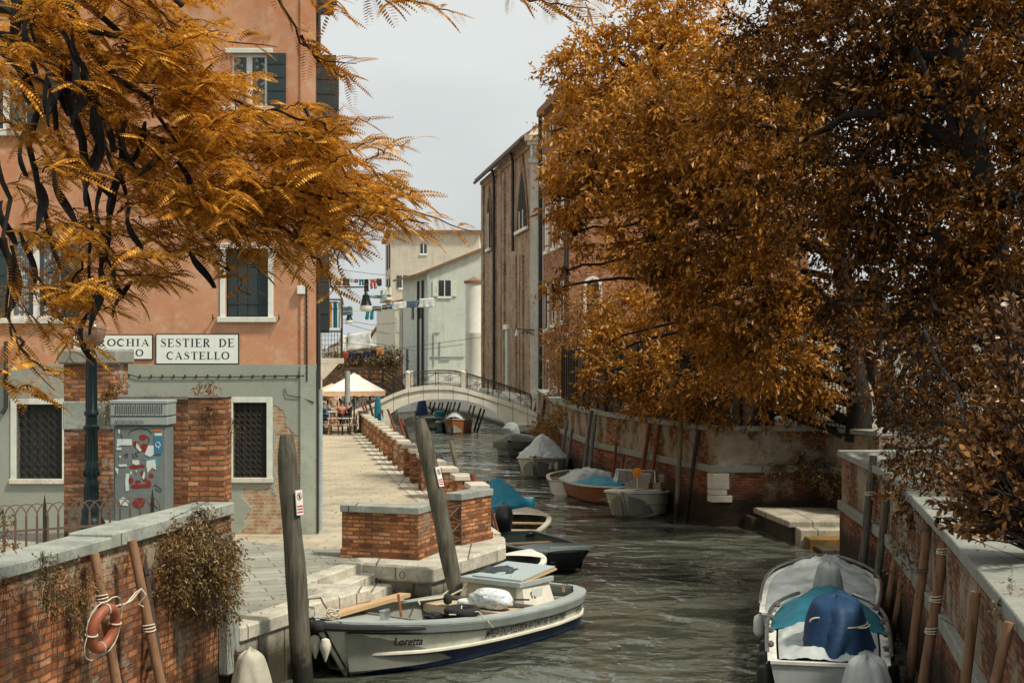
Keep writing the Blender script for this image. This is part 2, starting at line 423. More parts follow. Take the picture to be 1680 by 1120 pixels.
m_stone('dirt', (.10, .085, .06), (.05, .04, .03))
m_brick('brick_parapet', (.36, .11, .04), (.58, .24, .09), (.20, .14, .09), plaster=.05, pcol=(.30, .22, .14), dirt=.75, bw=.25, bh=.072)
m_brick('brick_pier', (.30, .10, .045), (.50, .20, .085), (.22, .16, .11), plaster=.25, dirt=.55, bw=.25, bh=.072)
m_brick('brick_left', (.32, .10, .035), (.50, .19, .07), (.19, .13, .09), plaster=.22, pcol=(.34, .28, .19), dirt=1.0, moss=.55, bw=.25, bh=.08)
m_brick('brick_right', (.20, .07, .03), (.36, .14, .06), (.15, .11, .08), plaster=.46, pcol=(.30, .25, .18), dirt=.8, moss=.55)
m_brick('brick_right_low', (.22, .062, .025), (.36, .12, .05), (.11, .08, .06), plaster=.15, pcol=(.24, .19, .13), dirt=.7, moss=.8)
m_brick('brick_church', (.42, .21, .11), (.58, .34, .20), (.42, .34, .25), plaster=.4, pcol=(.40, .31, .20), dirt=.55, bw=.28, bh=.09)
m_brick('brick_palazzo', (.42, .16, .075), (.52, .24, .12), (.36, .22, .13), dirt=.35, bw=.28, bh=.09)
m_brick('brick_lodge', (.30, .16, .08), (.42, .24, .13), (.30, .22, .14), dirt=.4)
m_plaster('plaster_orange', (.50, .215, .11), (.58, .30, .175), (.60, .42, .29))
m_plaster('plaster_grey', (.30, .33, .27), (.38, .41, .33), (.24, .27, .22), grime_z=1.2)
m_plaster('plaster_cream', (.66, .62, .50), (.70, .66, .54), (.60, .50, .36))
m_plaster('plaster_beige', (.52, .47, .38), (.58, .53, .43), (.50, .38, .27))
m_plaster('plaster_pale', (.54, .57, .50), (.60, .62, .54), (.48, .50, .43))
m_plaster('plaster_white', (.66, .66, .58), (.70, .69, .60), (.56, .55, .46))
m_plaster('pilaster_white', (.92, .88, .77), (.80, .76, .64), (.60, .45, .3), scale=.6)
m_worn('iron', (.045, .038, .032), (.16, .07, .03), .6, .5, 8, .3, 60, .5)
m_worn('iron_rust', (.12, .09, .07), (.22, .10, .05), .8, .7, 9, .3, 60, .3)
m_worn('iron_green', (.006, .016, .017), (.012, .02, .02), .35, .4, 8, .2, 60, .3)
m_worn('pipe_dark', (.035, .03, .028), None, .6)
m_worn('pipe_grey', (.36, .42, .42), (.16, .18, .17), .5, .6, 4)
m_worn('shutter_dark', (.022, .038, .040), (.05, .06, .055), .55, .5, 5)
m_worn('tile_roof', (.26, .13, .07), (.10, .07, .05), .9, .7, 5, .6)
m_worn('white_paint', (.66, .67, .58), (.34, .33, .27), .6, .5, 5)
m_worn('frame_white', (.74, .75, .68), (.5, .5, .44), .5, .4, 6)
MATS['glass'] = m_worn('glass', (.02, .028, .03), (.04, .05, .05), .12, .3, 3, .02, 20, 0, .8)
m_worn('void', (.008, .008, .008), None, .9)
M = MATS
UQ = Vector((-.159, .987))

# ---------------------------------------------------------------- water and ground
def sheet(name, poly, z, mat):
    mb = MB(); n = len(poly)
    mb.add([(x, y, z) for x, y in poly], [list(range(n))])
    return tag(mb.build(name, mat), kind='structure')
mb = MB(); mb.add([(-900, -300, 0), (900, -300, 0), (900, 2500, 0), (-900, 2500, 0)], [(0, 1, 2, 3)])
tag(mb.build('canal_water', M['water'], uv=False), kind='structure')
A_ = (-3.33, 23.2); TIP = (-2.3, 22.75); B_ = (-2.66, 25.4); C_ = (-1.4, 24.75); D_ = (-.24, 27.5); E_ = (-.22, 28.9)
def quayX(Y): return float(np.interp(Y, [28, 41.6, 66.5, 86, 106, 140, 170], [-.50, -2.99, -7.0, -9.9, -13.3, -20.5, -31]))   # street side of the pillars
QE = [(-3.72, 19.35), (-3.03, 21.1), (-2.32, 22.55)]
QF = [(quayX(y) + .52, y) for y in (29.6, 41.6, 66.5, 86, 106, 140, 170)]
left_bank = [(-4.2, 19.35)] + QE + [TIP, A_, B_, C_, D_, E_] + QF + [(-900, 2500), (-900, 19.35)]
mb = MB(); mb.prism(left_bank, -1.2, .985, bottom=False); tag(mb.build('quay_ground', M['quay_base']), kind='structure')
# paving sheets
lane = [(-4.2, 28.6)] + [(-1.95, 28.6)] + [(quayX(y) - .36, y) for y in (31, 41.6, 66.5, 86, 106)] + [(-40, 106), (-14, 60)]
sheet('pavement', [(-4.05, 27.2), (-.95, 27.2), (quayX(29.6) - .42, 29.6)] + [(quayX(y) - .42, y) for y in (41.6, 66.5, 86, 106, 135)] + [(-40, 135), (-17, 70), (-8, 44), (-6, 29)], .9925, M['paving'])
sheet('front_pavement', [(-4.1, 19.4), (-3.78, 19.4), (-3.15, 21.1), (-2.75, 22.2), (-3.2, 22.85), (-3.55, 23.2), (-2.95, 25.5), (-2.6, 26.0), (-2.0, 26.0), (-.95, 27.2), (-.95, 27.6), (-3.6, 30.5), (-14, 30.5), (-14, 19.6), (-4.1, 19.6)], .990, M['paving_front'])
mb = MB(); K = [(quayX(y), y) for y in (29.6, 41.6, 66.5, 86, 106, 135)]
poly = [(x - .40, y) for x, y in K] + [(x + .56, y) for x, y in K[::-1]]
mb.prism(poly, .9, .998, bottom=False); tag(mb.build('quay_kerb', M['stone']), kind='structure')
def thick_line(pts, w0, w1):
    """polygon round a polyline: w0 to its left, w1 to its right"""
    a = []; b = []
    for i, p in enumerate(pts):
        p = Vector(p); d = (Vector(pts[min(i + 1, len(pts) - 1)]) - Vector(pts[max(i - 1, 0)])).normalized(); nrm = Vector((-d.y, d.x))
        a.append(tuple(p + nrm * w0)); b.append(tuple(p - nrm * w1))
    return a + b[::-1]
mb = MB()
mb.prism(thick_line(QE, .42, .05), .78, 1.004); mb.prism([(-3.42, 23.12), (-2.30, 22.72), (-2.22, 22.5), (-2.5, 22.1), (-3.4, 22.6)], .79, 1.010)
tag(mb.build('quay_edge_stones', M['quay_stone'], bevel=.03), kind='structure')
mb = MB()
mb.prism([(-2.72, 25.45), (-2.64, 25.30), (-1.52, 24.70), (-1.34, 24.72), (-.20, 27.35), (-.12, 27.6), (-.14, 28.95), (-.5, 29.5), (-1.1, 28.6), (-1.5, 27.4), (-2.2, 26.3), (-2.9, 25.9)], .72, 1.012)
tag(mb.build('parapet_base_stone', M['quay_stone'], bevel=.04), kind='structure')
mb = MB(); mb.prism(thick_line([A_, B_], .30, .02), .80, 1.006); tag(mb.build('top_step_stone', M['quay_stone'], bevel=.02), kind='structure')
# water stairs
nst = Vector((.957, -.29))
for k in range(5):
    o = [Vector(A_) + nst * (.34 * k - .05) + Vector((.03, .12)), Vector(A_) + nst * (.34 * (k + 1)) + Vector((.03, .12)), Vector(B_) + nst * (.34 * (k + 1)) + Vector((.02, .35)), Vector(B_) + nst * (.34 * k - .05) + Vector((.02, .35))]
    mb = MB(); mb.prism([tuple(q) for q in o], -.8, .83 - .17 * k)
    s_ = mb.build('stone_step', M['quay_stone'] if k < 3 else M['quay_base'], bevel=.02)
    tag(s_, kind='structure')

# right bank -------------------------------------------------------
RW = [(1.55, 84.6), (1.9, 62), (2.3, 56.9), (3.0, 50), (4.2, 44.5), (5.55, 39.2), (8.6, 39.3), (9.45, 36.6)]
NW = [(9.6, 32.25), (7.42, 32), (6.98, 26.5), (6.15, 21.6), (5.29, 17), (4.33, 12.2), (3.35, 7.5)]
def off(pts, d): return thick_line(pts, 0, 0)[:len(pts)] if d == 0 else thick_line(pts, d, 0)[:len(pts)]
garden = off(RW, .2) + off(NW, .2) + [(3.3, -40), (900, -40), (900, 84.6)]
mb = MB(); mb.prism(garden, -1, 2.45, bottom=False); tag(mb.build('garden_ground', M['dirt']), kind='structure')
far = [(1.45, 84.6), (1.45, 87), (.43, 92), (-3.1, 114), (-8.4, 129), (-14.5, 145), (-31, 171), (-900, 2500), (900, 2500), (900, 84.6)]
mb = MB(); mb.prism(far, -1, .99, bottom=False); tag(mb.build('far_bank_ground', M['stone_plain']), kind='structure')

def canal_wall(name, pts, th, z1, ztop, zband, zb, wallm, lowm, copm, over, label, coping_extra=0.16):
    r = empty(name, (pts[len(pts) // 2][0], pts[len(pts) // 2][1], 0), label, 'wall')
    mb = MB(); mb.prism(thick_line(pts, th, 0), zband + .1, z1); mb.build('upper_wall', wallm, r)
    mb = MB(); mb.prism(thick_line(pts, th, .05), -1.2, zband - .1 + .02); mb.build('lower_wall', lowm, r)
    if zband > 0:
        mb = MB(); mb.prism(thick_line(pts, th, .10), zband - .1, zband + .1 - .002); mb.build('stone_band', copm, r, bevel=.012)
    mb = MB(); mb.prism(thick_line(pts, th + .08, over), z1, ztop); mb.build('coping', copm, r, bevel=.012)
    return r
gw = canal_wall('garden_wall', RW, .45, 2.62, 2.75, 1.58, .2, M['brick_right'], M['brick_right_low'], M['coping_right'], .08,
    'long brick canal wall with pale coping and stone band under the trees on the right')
mb = MB()
for z0, z1, w in ((1.02, 1.47, .52), (.86, 1.02, .46), (.66, .86, .60)):
    mb.prism([(5.50, 39.12), (5.46 + w, 39.14), (5.46 + w, 39.5), (5.7, 39.5), (5.46, 39.6), (5.42, 39.5)], z0, z1 - .008)
mb.build('corner_stones', M['stone_plain'], gw, bevel=.015)
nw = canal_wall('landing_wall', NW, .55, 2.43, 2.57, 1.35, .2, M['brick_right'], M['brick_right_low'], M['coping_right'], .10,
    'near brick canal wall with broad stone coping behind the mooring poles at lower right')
# landing platform and its steps
mb = MB(); mb.prism([(6.62, 39.05), (6.95, 35.7), (9.55, 35.7), (9.35, 37.0), (8.7, 39.05)], .38, .54)
r = empty('landing_platform', (8, 37.5, 0), 'pale stone landing with weedy steps in the angle of the right wall', 'landing')
m_stone('landing_stone', (.46, .42, .32), (.14, .12, .09), joint=.9, amt=.9); mb.build('platform_slab', M['landing_stone'], r, bevel=.02)
mb = MB(); mb.prism([(6.70, 39.1), (7.02, 35.76), (9.5, 35.76), (9.4, 37.0), (8.8, 39.1)], -.8, .38); mb.prism([(6.4, 39.2), (6.45, 38.3), (6.78, 38.3), (6.7, 39.2)], -.8, .33)
mb.build('platform_base', M['quay_base'], r)
for k, (z, y1) in enumerate(((.40, 35.1), (.25, 34.5), (.10, 33.7))):
    mb = MB(); mb.prism([(7.12 + .10 * k, 35.9), (7.12 + .1 * k, y1), (9.5, y1), (9.5, 35.9)], -.8, z); mb.build('step', [M['landing_stone'], m_stone('weedy_ochre', (.24, .13, .03), (.05, .035, .012), amt=1.0), M['quay_base']][k], r, bevel=.02)

# far bank quay wall beyond the bridge, plain
def low_wall(name, pts, th, z0, z1, mat, label, cat='wall'):
    mb = MB(); mb.prism(thick_line(pts, th, 0), z0, z1); return tag(mb.build(name, mat, loc=(pts[0][0], pts[0][1], z0)), label, cat)
low_wall('quay_wall', [(1.40, 87.2), (.38, 92), (-3.15, 114), (-8.45, 129), (-14.5, 145)][::-1], .0001, -1, 1.3, M['plaster_cream'], 'pale quay wall seen through the arch of the bridge') if False else None
mb = MB(); mb.prism(thick_line([(-14.6, 145), (-8.5, 129), (-3.2, 114), (.33, 92), (1.35, 87.3)], .0, .3), -1, 1.35)
tag(mb.build('quay_wall', M['bridge_stone'], loc=(-3.2, 114, 0)), 'pale stone quay wall seen under the arch of the bridge', 'wall')

# ---------------------------------------------------------------- frames for facades
class Fr:
    def __init__(s, p, d, out): s.p = Vector(p); s.d = Vector(d).normalized(); s.o = Vector(out).normalized()
    def pt(s, a, z, o=0.0): q = s.p + s.d * a + s.o * o; return Vector((q.x, q.y, z))
    def px(s, x, y):
        k = (x - CX) / FP; a = (s.p.x - k * s.p.y) / (k * s.d.y - s.d.x); Y = s.p.y + s.d.y * a
        return a, EZ - (y - HY) * Y / FP
def fpoly(mb, fr, out, o0, o1):
    n = len(out); ar = sum(out[i][0] * out[(i + 1) % n][1] - out[(i + 1) % n][0] * out[i][1] for i in range(n))
    flip = (ar > 0) != ((fr.d.x * fr.o.y - fr.d.y * fr.o.x) < 0)
    if flip: out = out[::-1]
    vs = [fr.pt(a, z, o1) for a, z in out] + [fr.pt(a, z, o0) for a, z in out]
    mb.add(vs, [list(range(n)), list(range(2 * n - 1, n - 1, -1))] + [[i, n + i, n + (i + 1) % n, (i + 1) % n] for i in range(n)])
def fbox(mb, fr, a0, a1, z0, z1, o0, o1): fpoly(mb, fr, [(a0, z0), (a1, z0), (a1, z1), (a0, z1)], o0, o1)
def arch(c, w, z0, zs, pointed=0.0, n=10):
    r = w / 2; o = [(c - r, z0), (c + r, z0), (c + r, zs)]
    for i in range(1, n):
        a = math.pi * i / n
        if pointed:
            x = r * math.cos(a); h = r * pointed * (1 - abs(math.cos(a))) ** .6
        else: x = r * math.cos(a); h = r * math.sin(a)
        o.append((c + x, zs + h))
    o.append((c - r, zs)); return o
def wall_holes(mb, fr, a0, a1, z0, z1, holes, depth=.25):
    """wall face with real openings and their reveals"""
    xs = sorted(set([a0, a1] + [h[0] for h in holes] + [h[1] for h in holes])); zs = sorted(set([z0, z1] + [h[2] for h in holes] + [h[3] for h in holes]))
    left = (fr.d.x * fr.o.y - fr.d.y * fr.o.x) < 0
    def q(vs): mb.add(vs, [(0, 1, 2, 3) if left else (3, 2, 1, 0)])
    for i in range(len(xs) - 1):
        for j in range(len(zs) - 1):
            cx = (xs[i] + xs[i + 1]) / 2; cz = (zs[j] + zs[j + 1]) / 2
            if any(h[0] < cx < h[1] and h[2] < cz < h[3] for h in holes): continue
            q([fr.pt(xs[i], zs[j]), fr.pt(xs[i + 1], zs[j]), fr.pt(xs[i + 1], zs[j + 1]), fr.pt(xs[i], zs[j + 1])])
    for h in holes:
        c = [(h[0], h[2]), (h[0], h[3]), (h[1], h[3]), (h[1], h[2])]
        for i in range(4):
            a, b = c[i], c[(i + 1) % 4]
            q([fr.pt(a[0], a[1]), fr.pt(b[0], b[1]), fr.pt(b[0], b[1], -depth), fr.pt(a[0], a[1], -depth)])

# ---------------------------------------------------------------- orange town house on the left
HX = lambda px: (px - CX) * 29.5 / FP
HZ = lambda py: EZ - (py - HY) * 29.5 / FP
house = empty('town_house', (-8, 29.5, 1), 'orange plastered town house with grey ground floor and dark windows at left', 'building')
ff = Fr((0, 29.5), (1, 0), (0, -1))
zb = HZ(598)
up = [(HX(378), HX(438), HZ(176), HZ(88)), (HX(370), HX(440), HZ(520), HZ(408)), (HX(14), HX(100), HZ(522), HZ(390)), (HX(-30), HX(45), HZ(215), HZ(125))]
lo = [(HX(383), HX(438), HZ(783), HZ(660)), (HX(28), HX(103), HZ(785), HZ(663))]
XC = HX(517)
mb = MB(); wall_holes(mb, ff, -15, XC, zb, 15.5, up); mb.build('front_wall', M['plaster_orange'], house)
fg = Fr((0, 29.47), (1, 0), (0, -1))
# the grey ground floor with the plaster fallen off the brick near the corner
t = NT('plaster_broken'); P = geo_pos(t); X_, Y_, Z_ = xyz(t, P)[0:3]
nb = t.noise(1.6, 7, .62, vec=P); nf = t.noise(6, 5, .6, vec=P); nn = t.noise(40, 3, .6, vec=P)
def lin(a, b, c): return t.math('ADD', t.math('ADD', t.math('MULTIPLY', X_, a), t.math('MULTIPLY', Z_, b)), c)
e1 = lin(-1.7, -1.0, 3.85 - 1.7 * 4.95)
e1 = t.math('MINIMUM', t.math('MULTIPLY', t.math('SUBTRACT', lin(1, 0, 0), HX(450)), 3.0), lin(-1.46, -1, -3.45))
e2 = t.math('MINIMUM', t.math('MULTIPLY', t.math('SUBTRACT', X_, HX(392)), 1.2), t.math('SUBTRACT', 2.05, Z_))
e2 = t.math('SUBTRACT', e2, .12)
e = t.math('MAXIMUM', e1, e2)
e = t.math('ADD', e, t.math('MULTIPLY', t.math('SUBTRACT', nb, .5), 1.1))
mask = t.ramp(e, [(.03, 0.0), (.09, 1.0)])
bt = t.n('ShaderNodeTexBrick'); t.l(t.tc.outputs['UV'], bt.inputs['Vector']); bt.inputs['Scale'].default_value = 1; bt.inputs['Brick Width'].default_value = .25; bt.inputs['Row Height'].default_value = .075; bt.inputs['Mortar Size'].default_value = .016
bt.inputs['Color1'].default_value = (.44, .19, .10, 1); bt.inputs['Color2'].default_value = (.30, .14, .08, 1); bt.inputs['Mortar'].default_value = (.38, .30, .20, 1)
bc = t.mix(t.math('MULTIPLY', t.ramp(nf, [(.4, 0.0), (.6, 1.0)]), .75), bt.outputs[0], (.50, .42, .29))
pc = t.mix(nb, (.26, .28, .235), (.36, .37, .31)); pc = t.mix(t.math('MULTIPLY', t.ramp(nf, [(.5, 0.0), (.8, 1.0)]), .5), pc, (.24, .26, .21))
edge = t.math('MULTIPLY', t.ramp(e, [(-.06 + .0, 0.0), (.02, 1.0), ]), .45)
pc = t.mix(edge, pc, (.52, .50, .41))
b = t.mix(mask, pc, bc)
M['plaster_broken'] = t.set(b, .92, t.bump(t.math('SUBTRACT', t.math('MULTIPLY', nn, .4), t.math('MULTIPLY', mask, t.math('ADD', 1.6, bt.outputs['Fac']))), .8, .02), 0, .2)
mb = MB(); wall_holes(mb, fg, -15, XC + .02, .98, zb, lo); mb.add([(-15, 29.47, zb), (XC + .02, 29.47, zb), (XC + .02, 29.52, zb), (-15, 29.52, zb)], [(0, 1, 2, 3)])
mb.build('ground_floor_wall', M['plaster_broken'], house)
fs = Fr((XC, 29.5), (-.13, 1), (1, .13))
mb = MB(); fpoly(mb, fs, [(0, zb), (14, zb), (14, 15.5), (0, 15.5)], -.3, 0); mb.build('side_wall', M['plaster_orange'], house)
mb = MB(); fpoly(mb, fs, [(-.03, .98), (14, .98), (14, zb), (-.03, zb)], -.3, .02); mb.build('side_wall_base', M['plaster_grey'], house)
mb = MB(); mb.prism([(-15, 29.9), (XC - .4, 29.9), (XC - 2.2, 43), (-15, 43)], 1, 15.3); mb.build('interior_mass', M['void'], house)
mb = MB(); mb.prism([(-15.4, 29.0), (XC + .5, 29.0), (XC - 1.3, 43.8), (-15.4, 43.8)], 15.5, 15.9); mb.build('roof', M['tile_roof'], house)

def shutters_closed(mb, fr, a0, a1, z0, z1, o, nb=4):
    w = (a1 - a0) / nb
    for i in range(nb):
        fbox(mb, fr, a0 + i * w + .006, a0 + (i + 1) * w - .006, z0, z1, o, o + .03 + .004 * (i % 2))
    for z in (z0 + .25, z1 - .3): fbox(mb, fr, a0 + .02, a1 - .02, z, z + .05, o + .034, o + .045)
# window with closed dark shutters, white surround
w = empty('window', ff.pt((up[1][0] + up[1][1]) / 2, up[1][2]), rz=0); w.parent = house; w.location = Vector(w.location) - house.location
a0, a1, z0, z1 = up[1]
mb = MB(); shutters_closed(mb, ff, a0 + .02, a1 - .02, z0 + .02, z1, -.14); mb.build('shutter', M['shutter_dark'], w)
mb = MB(); fbox(mb, ff, a0 - .11, a0, z0, z1 + .1, -.02, .03); fbox(mb, ff, a1, a1 + .11, z0, z1 + .1, -.02, .03); fbox(mb, ff, a0, a1, z1, z1 + .12, -.02, .03); mb.build('frame', M['frame_white'], w, bevel=.006)
mb = MB(); fbox(mb, ff, a0 - .16, a1 + .16, z0 - .11, z0, -.05, .10); mb.build('sill', M['white_paint'], w, bevel=.01)
mb = MB()
for s in (a0 - .24, a1 + .24): mb.bar(ff.pt(s, z0 - .02, 0), ff.pt(s, z0 - .02, .12), .02); mb.bar(ff.pt(s, z0 - .08, .12), ff.pt(s, z0 + .05, .12), .02)
mb.build('shutter_stay', M['iron'], w)
def casement(par, fr, a0, a1, z0, z1, lace=True, sill=True, lintel=False, shut_r=False, shut_l=False):
    w = empty('window', fr.pt((a0 + a1) / 2, z0)); w.parent = par; w.location = Vector(w.location) - Vector(par.location)
    mb = MB(); t_ = .06; m_ = (a0 + a1) / 2
    for b0, b1 in ((a0, a0 + t_), (a1 - t_, a1), (m_ - t_, m_ + t_)): fbox(mb, fr, b0, b1, z0, z1, -.16, -.09)
    for c0, c1 in ((z0, z0 + t_), (z1 - t_, z1)): fbox(mb, fr, a0 + t_, m_ - t_, c0, c1, -.158, -.092); fbox(mb, fr, m_ + t_, a1 - t_, c0, c1, -.158, -.092)
    mb.build('frame', M['frame_white'], w)
    mb = MB(); fbox(mb, fr, a0 + .01, a1 - .01, z0 + .01, z1 - .01, -.2, -.135); mb.build('pane', M['glass'], w)
    if lace:
        mb = MB()
        def cur(u, v, s0, s1): 
            return fr.pt(s0 + (s1 - s0) * u, z0 + t_ + (z1 - z0 - 2 * t_) * v, -.128 + .006 * math.sin(u * 40))
        for s0, s1 in ((a0 + t_, m_ - t_ - (a1 - a0) * .1), (m_ + t_ + (a1 - a0) * .08, a1 - t_)): mb.grid(lambda u, v, s0=s0, s1=s1: cur(u, v, s0, s1), 20, 2)
        mb.build('curtain', m_lace(), w)
    if sill:
        mb = MB(); fbox(mb, fr, a0 - .16, a1 + .16, z0 - .11, z0, -.05, .10); mb.build('sill', M['white_paint'], w, bevel=.01)
    if lintel:
        mb = MB(); fbox(mb, fr, a0 - .1, a1 + .12, z1, z1 + .10, -.05, .06); mb.build('lintel', M['white_paint'], w, bevel=.01)
    for on, s0, s1 in ((shut_r, a1 + .01, a1 + .40), (shut_l, a0 - .40, a0 - .01)):
        if on:
            mb = MB(); fbox(mb, fr, s0, s1, z0, z1, .02, .05)
            for k in range(4): fbox(mb, fr, s0 + .01, s1 - .01, z0 + .05 + k * (z1 - z0) / 4, z0 + .09 + k * (z1 - z0) / 4, .05, .062)
            mb.build('shutter', M['shutter_dark'], w)
    return w
def m_lace():
    if 'lace' in M: return M['lace']
    t = NT('lace'); v = t.n('ShaderNodeTexVoronoi'); v.inputs['Scale'].default_value = 14; t.l(t.tc.outputs['Object'], v.inputs['Vector'])
    b = t.ramp(v.outputs['Distance'], [(.25, (.45, .48, .46)), (.5, (.10, .12, .12))])
    M['lace'] = t.set(b, .8); return M['lace']
casement(house, ff, *up[0], lintel=True, shut_r=True)
casement(house, ff, *up[2], shut_r=True, shut_l=True)
casement(house, ff, *up[3], shut_l=True, shut_r=True)
def grille_window(a0, a1, z0, z1, seed):
    w = empty('grille_window', fg.pt((a0 + a1) / 2, z0)); w.parent = house; w.location = Vector(w.location) - house.location
    mb = MB(); shutters_closed(mb, fg, a0, a1, z0, z1, -.235, 5); mb.build('shutter', M['shutter_dark'], w)
    mb = MB(); 
    for b0, b1 in ((a0 - .12, a0), (a1, a1 + .12)): fbox(mb, fg, b0, b1, z0, z1 + .11, -.02, .025)
    fbox(mb, fg, a0, a1, z1, z1 + .11, -.02, .026); mb.build('surround', M['white_paint'], w, bevel=.006)
    mb = MB(); fbox(mb, fg, a0 - .14, a1 + .14, z0 - .10, z0, -.04, .07); mb.build('sill', M['stone_plain'], w, bevel=.008)
    mb = MB(); n = 6; st = (a1 - a0) / n
    for i in range(n + 1):
        mb.tube([fg.pt(a0 + i * st, z0, -.06), fg.pt(a0 + i * st, z1, -.06)], .007, 4)
    nz = int((z1 - z0) / st)
    for j in range(nz + 1):
        z = z0 + j * (z1 - z0) / nz
        mb.tube([fg.pt(a0, z, -.06), fg.pt(a1, z, -.06)], .006, 4)
        if j < nz:
            for i in range(n):
                c = (a0 + (i + .5) * st, z + .5 * (z1 - z0) / nz); rr = st * .42
                mb.tube([fg.pt(c[0] + rr * math.cos(q), c[1] + rr * math.sin(q), -.055) for q in [k * math.pi / 5 for k in range(10)]], .006, 4, close=True)
    mb.build('grille', M['iron'], w)
grille_window(*lo[0], 1); grille_window(*lo[1], 2)
# pipes and cables of the house
mb = MB()
mb.tube([ff.pt(HX(205), HZ(612), .06), ff.pt(HX(230), HZ(619), .06), ff.pt(HX(380), HZ(618), .06), ff.pt(HX(500), HZ(616), .06)], .012, 5)
for k in range(16): mb.box(ff.pt(HX(212 + k * 18.5), HZ(617), .05), (.03, .03, .06))
mb.tube([ff.pt(HX(503), HZ(470), .03), ff.pt(HX(504), HZ(625), .05)], .018, 6)
for k in range(16): mb.box(ff.pt(HX(503.5), HZ(476 + k * 9), .05), (.05, .02, .015))
mb.tube([ff.pt(HX(467), HZ(637), .05), ff.pt(HX(472), HZ(648), .06), ff.pt(HX(495), HZ(652), .05), ff.pt(HX(516), HZ(660), .05)], .01, 5)
mb.build('cable', M['pipe_dark'], house)
mb = MB(); mb.box(ff.pt(HX(495), HZ(476), .06), (.16, .12, .17)); mb.build('junction_box', M['frame_white'], house, bevel=.01)
mb = MB(); mb.tube([ff.pt(HX(12), HZ(560), .08), ff.pt(HX(12), HZ(668), .08), ff.pt(HX(6), HZ(678), .12)], .045, 8); mb.build('rain_pipe', M['pipe_dark'], house, smooth=True)
mb = MB(); mb.tube([fs.pt(.5, .98, .10), fs.pt(.5, HZ(640), .10)], .055, 10); mb.build('rain_pipe', M['pipe_grey'], house, smooth=True)
mb = MB(); mb.tube([fs.pt(.1, 1.0, .05), fs.pt(.1, 3.6, .05), fs.pt(.2, 4.4, .04)], .025, 6); mb.tube([fs.pt(1.6, 2.2, .06), fs.pt(1.6, 15, .06)], .05, 8); mb.build('cable', M['pipe_dark'], house, smooth=True)
for s, z0, z1, wd in ((1.1, 9.3, 10.9, .5), (2.7, 9.9, 11.5, .45), (4.1, 9.2, 10.8, .45), (1.1, 12.2, 13.8, .45), (2.7, 12.4, 14.0, .4), (2.2, 5.2, 7.0, .3), (6.2, 9.0, 10.6, .5)):
    mb = MB(); fbox(mb, fs, s, s + .04, z0, z1, .02, wd)
    for k in range(5): fbox(mb, fs, s - .012, s, z0 + .06 + k * (z1 - z0) / 5, z0 + .12 + k * (z1 - z0) / 5, .04, wd - .03)
    mb.build('side_shutter', M['shutter_dark'], house)

# second house along the lane, with the laundry balcony
f2 = Fr((XC - 1.82, 43.5), (-.13, 1), (1, .13))
h2 = empty('lane_house', (-8, 55, 1), 'narrow sliver of a cream house along the lane past the orange corner', 'building')
mb = MB(); mb.prism([tuple(f2.p), tuple(f2.p + f2.d * 30), (-30, 74), (-30, 43.6)], .98, 10.5); mb.build('wall', M['plaster_cream'], h2)
mb = MB(); mb.prism([tuple(f2.p + Vector((.4, -.05))), tuple(f2.p + f2.d * 30 + Vector((.4, 0))), (-30, 74.3), (-30, 43.4)], 10.5, 10.8); mb.build('roof', M['tile_roof'], h2)
for s in (4, 8, 13, 18, 24):
    mb = MB(); fbox(mb, f2, s, s + .9, 6, 7.6, .0, .04); mb.build('shutter', M['shutter_dark'], h2)
mb = MB(); fbox(mb, f2, 2.0, 4.4, 4.45, 4.62, 0, .78)
for s in (2.15, 4.1): fpoly(mb, Fr(f2.pt(s, 0).xy, f2.o, -f2.d), [(0, 3.95), (.15, 3.95), (.62, 4.44), (0, 4.44)], 0, .18)
mb.build('balcony_slab', M['stone_plain'], h2, bevel=.01)
mb = MB()
for s in (2.05, 4.35): mb.bar(f2.pt(s, 4.62, .72), f2.pt(s, 6.55, .72), .05); mb.bar(f2.pt(s, 6.5, .72), f2.pt(s, 6.5, 0), .05); mb.bar(f2.pt(s, 5.5, .72), f2.pt(s, 5.5, 0), .03)
mb.bar(f2.pt(2.05, 6.52, .72), f2.pt(4.35, 6.52, .72), .06); mb.bar(f2.pt(2.05, 5.5, .72), f2.pt(4.35, 5.5, .72), .04)
for k in range(7):
    for s in (2.05,): mb.bar(f2.pt(s, 4.62, .08 + k * .1), f2.pt(s, 5.5, .08 + k * .1), .014)
for k in range(12): mb.bar(f2.pt(2.1 + k * .19, 4.62, .74), f2.pt(2.1 + k * .19, 5.5, .74), .014)
for k in range(5): mb.bar(f2.pt(2.05, 4.75 + k * .15, .06), f2.pt(2.05, 4.75 + k * .15, .7), .012)
mb.build('balcony_railing', M['iron'], h2)
mb = MB(); mb.tube([f2.pt(2.5, 3.2, .9), f2.pt(2.5, 4.2, .9)], .09, 10); mb.build('flue', M['pipe_grey'], h2, smooth=True)
# third house further down the lane and the plant-covered end of the lane
h3 = empty('corner_house', (-13, 88, 1), 'pale house at the far end of the lane behind the cafe', 'building')
mb = MB(); mb.prism([(-10.6, 77), (-14.3, 100), (-32, 100), (-32, 77)], .98, 9.2); mb.build('wall', M['plaster_white'], h3)
mb = MB(); mb.prism([(-10.2, 76.7), (-13.9, 100.3), (-32, 100.3), (-32, 76.7)], 9.2, 9.5); mb.build('roof', M['tile_roof'], h3)
for s in (78.5, 83, 88, 94): 
    mb = MB(); mb.box((-10.55 - (s - 77) * .161, s, 6.2), (.06, .9, 1.5), rz=R(9)); mb.build('shutter', M['shutter_dark'], h3)

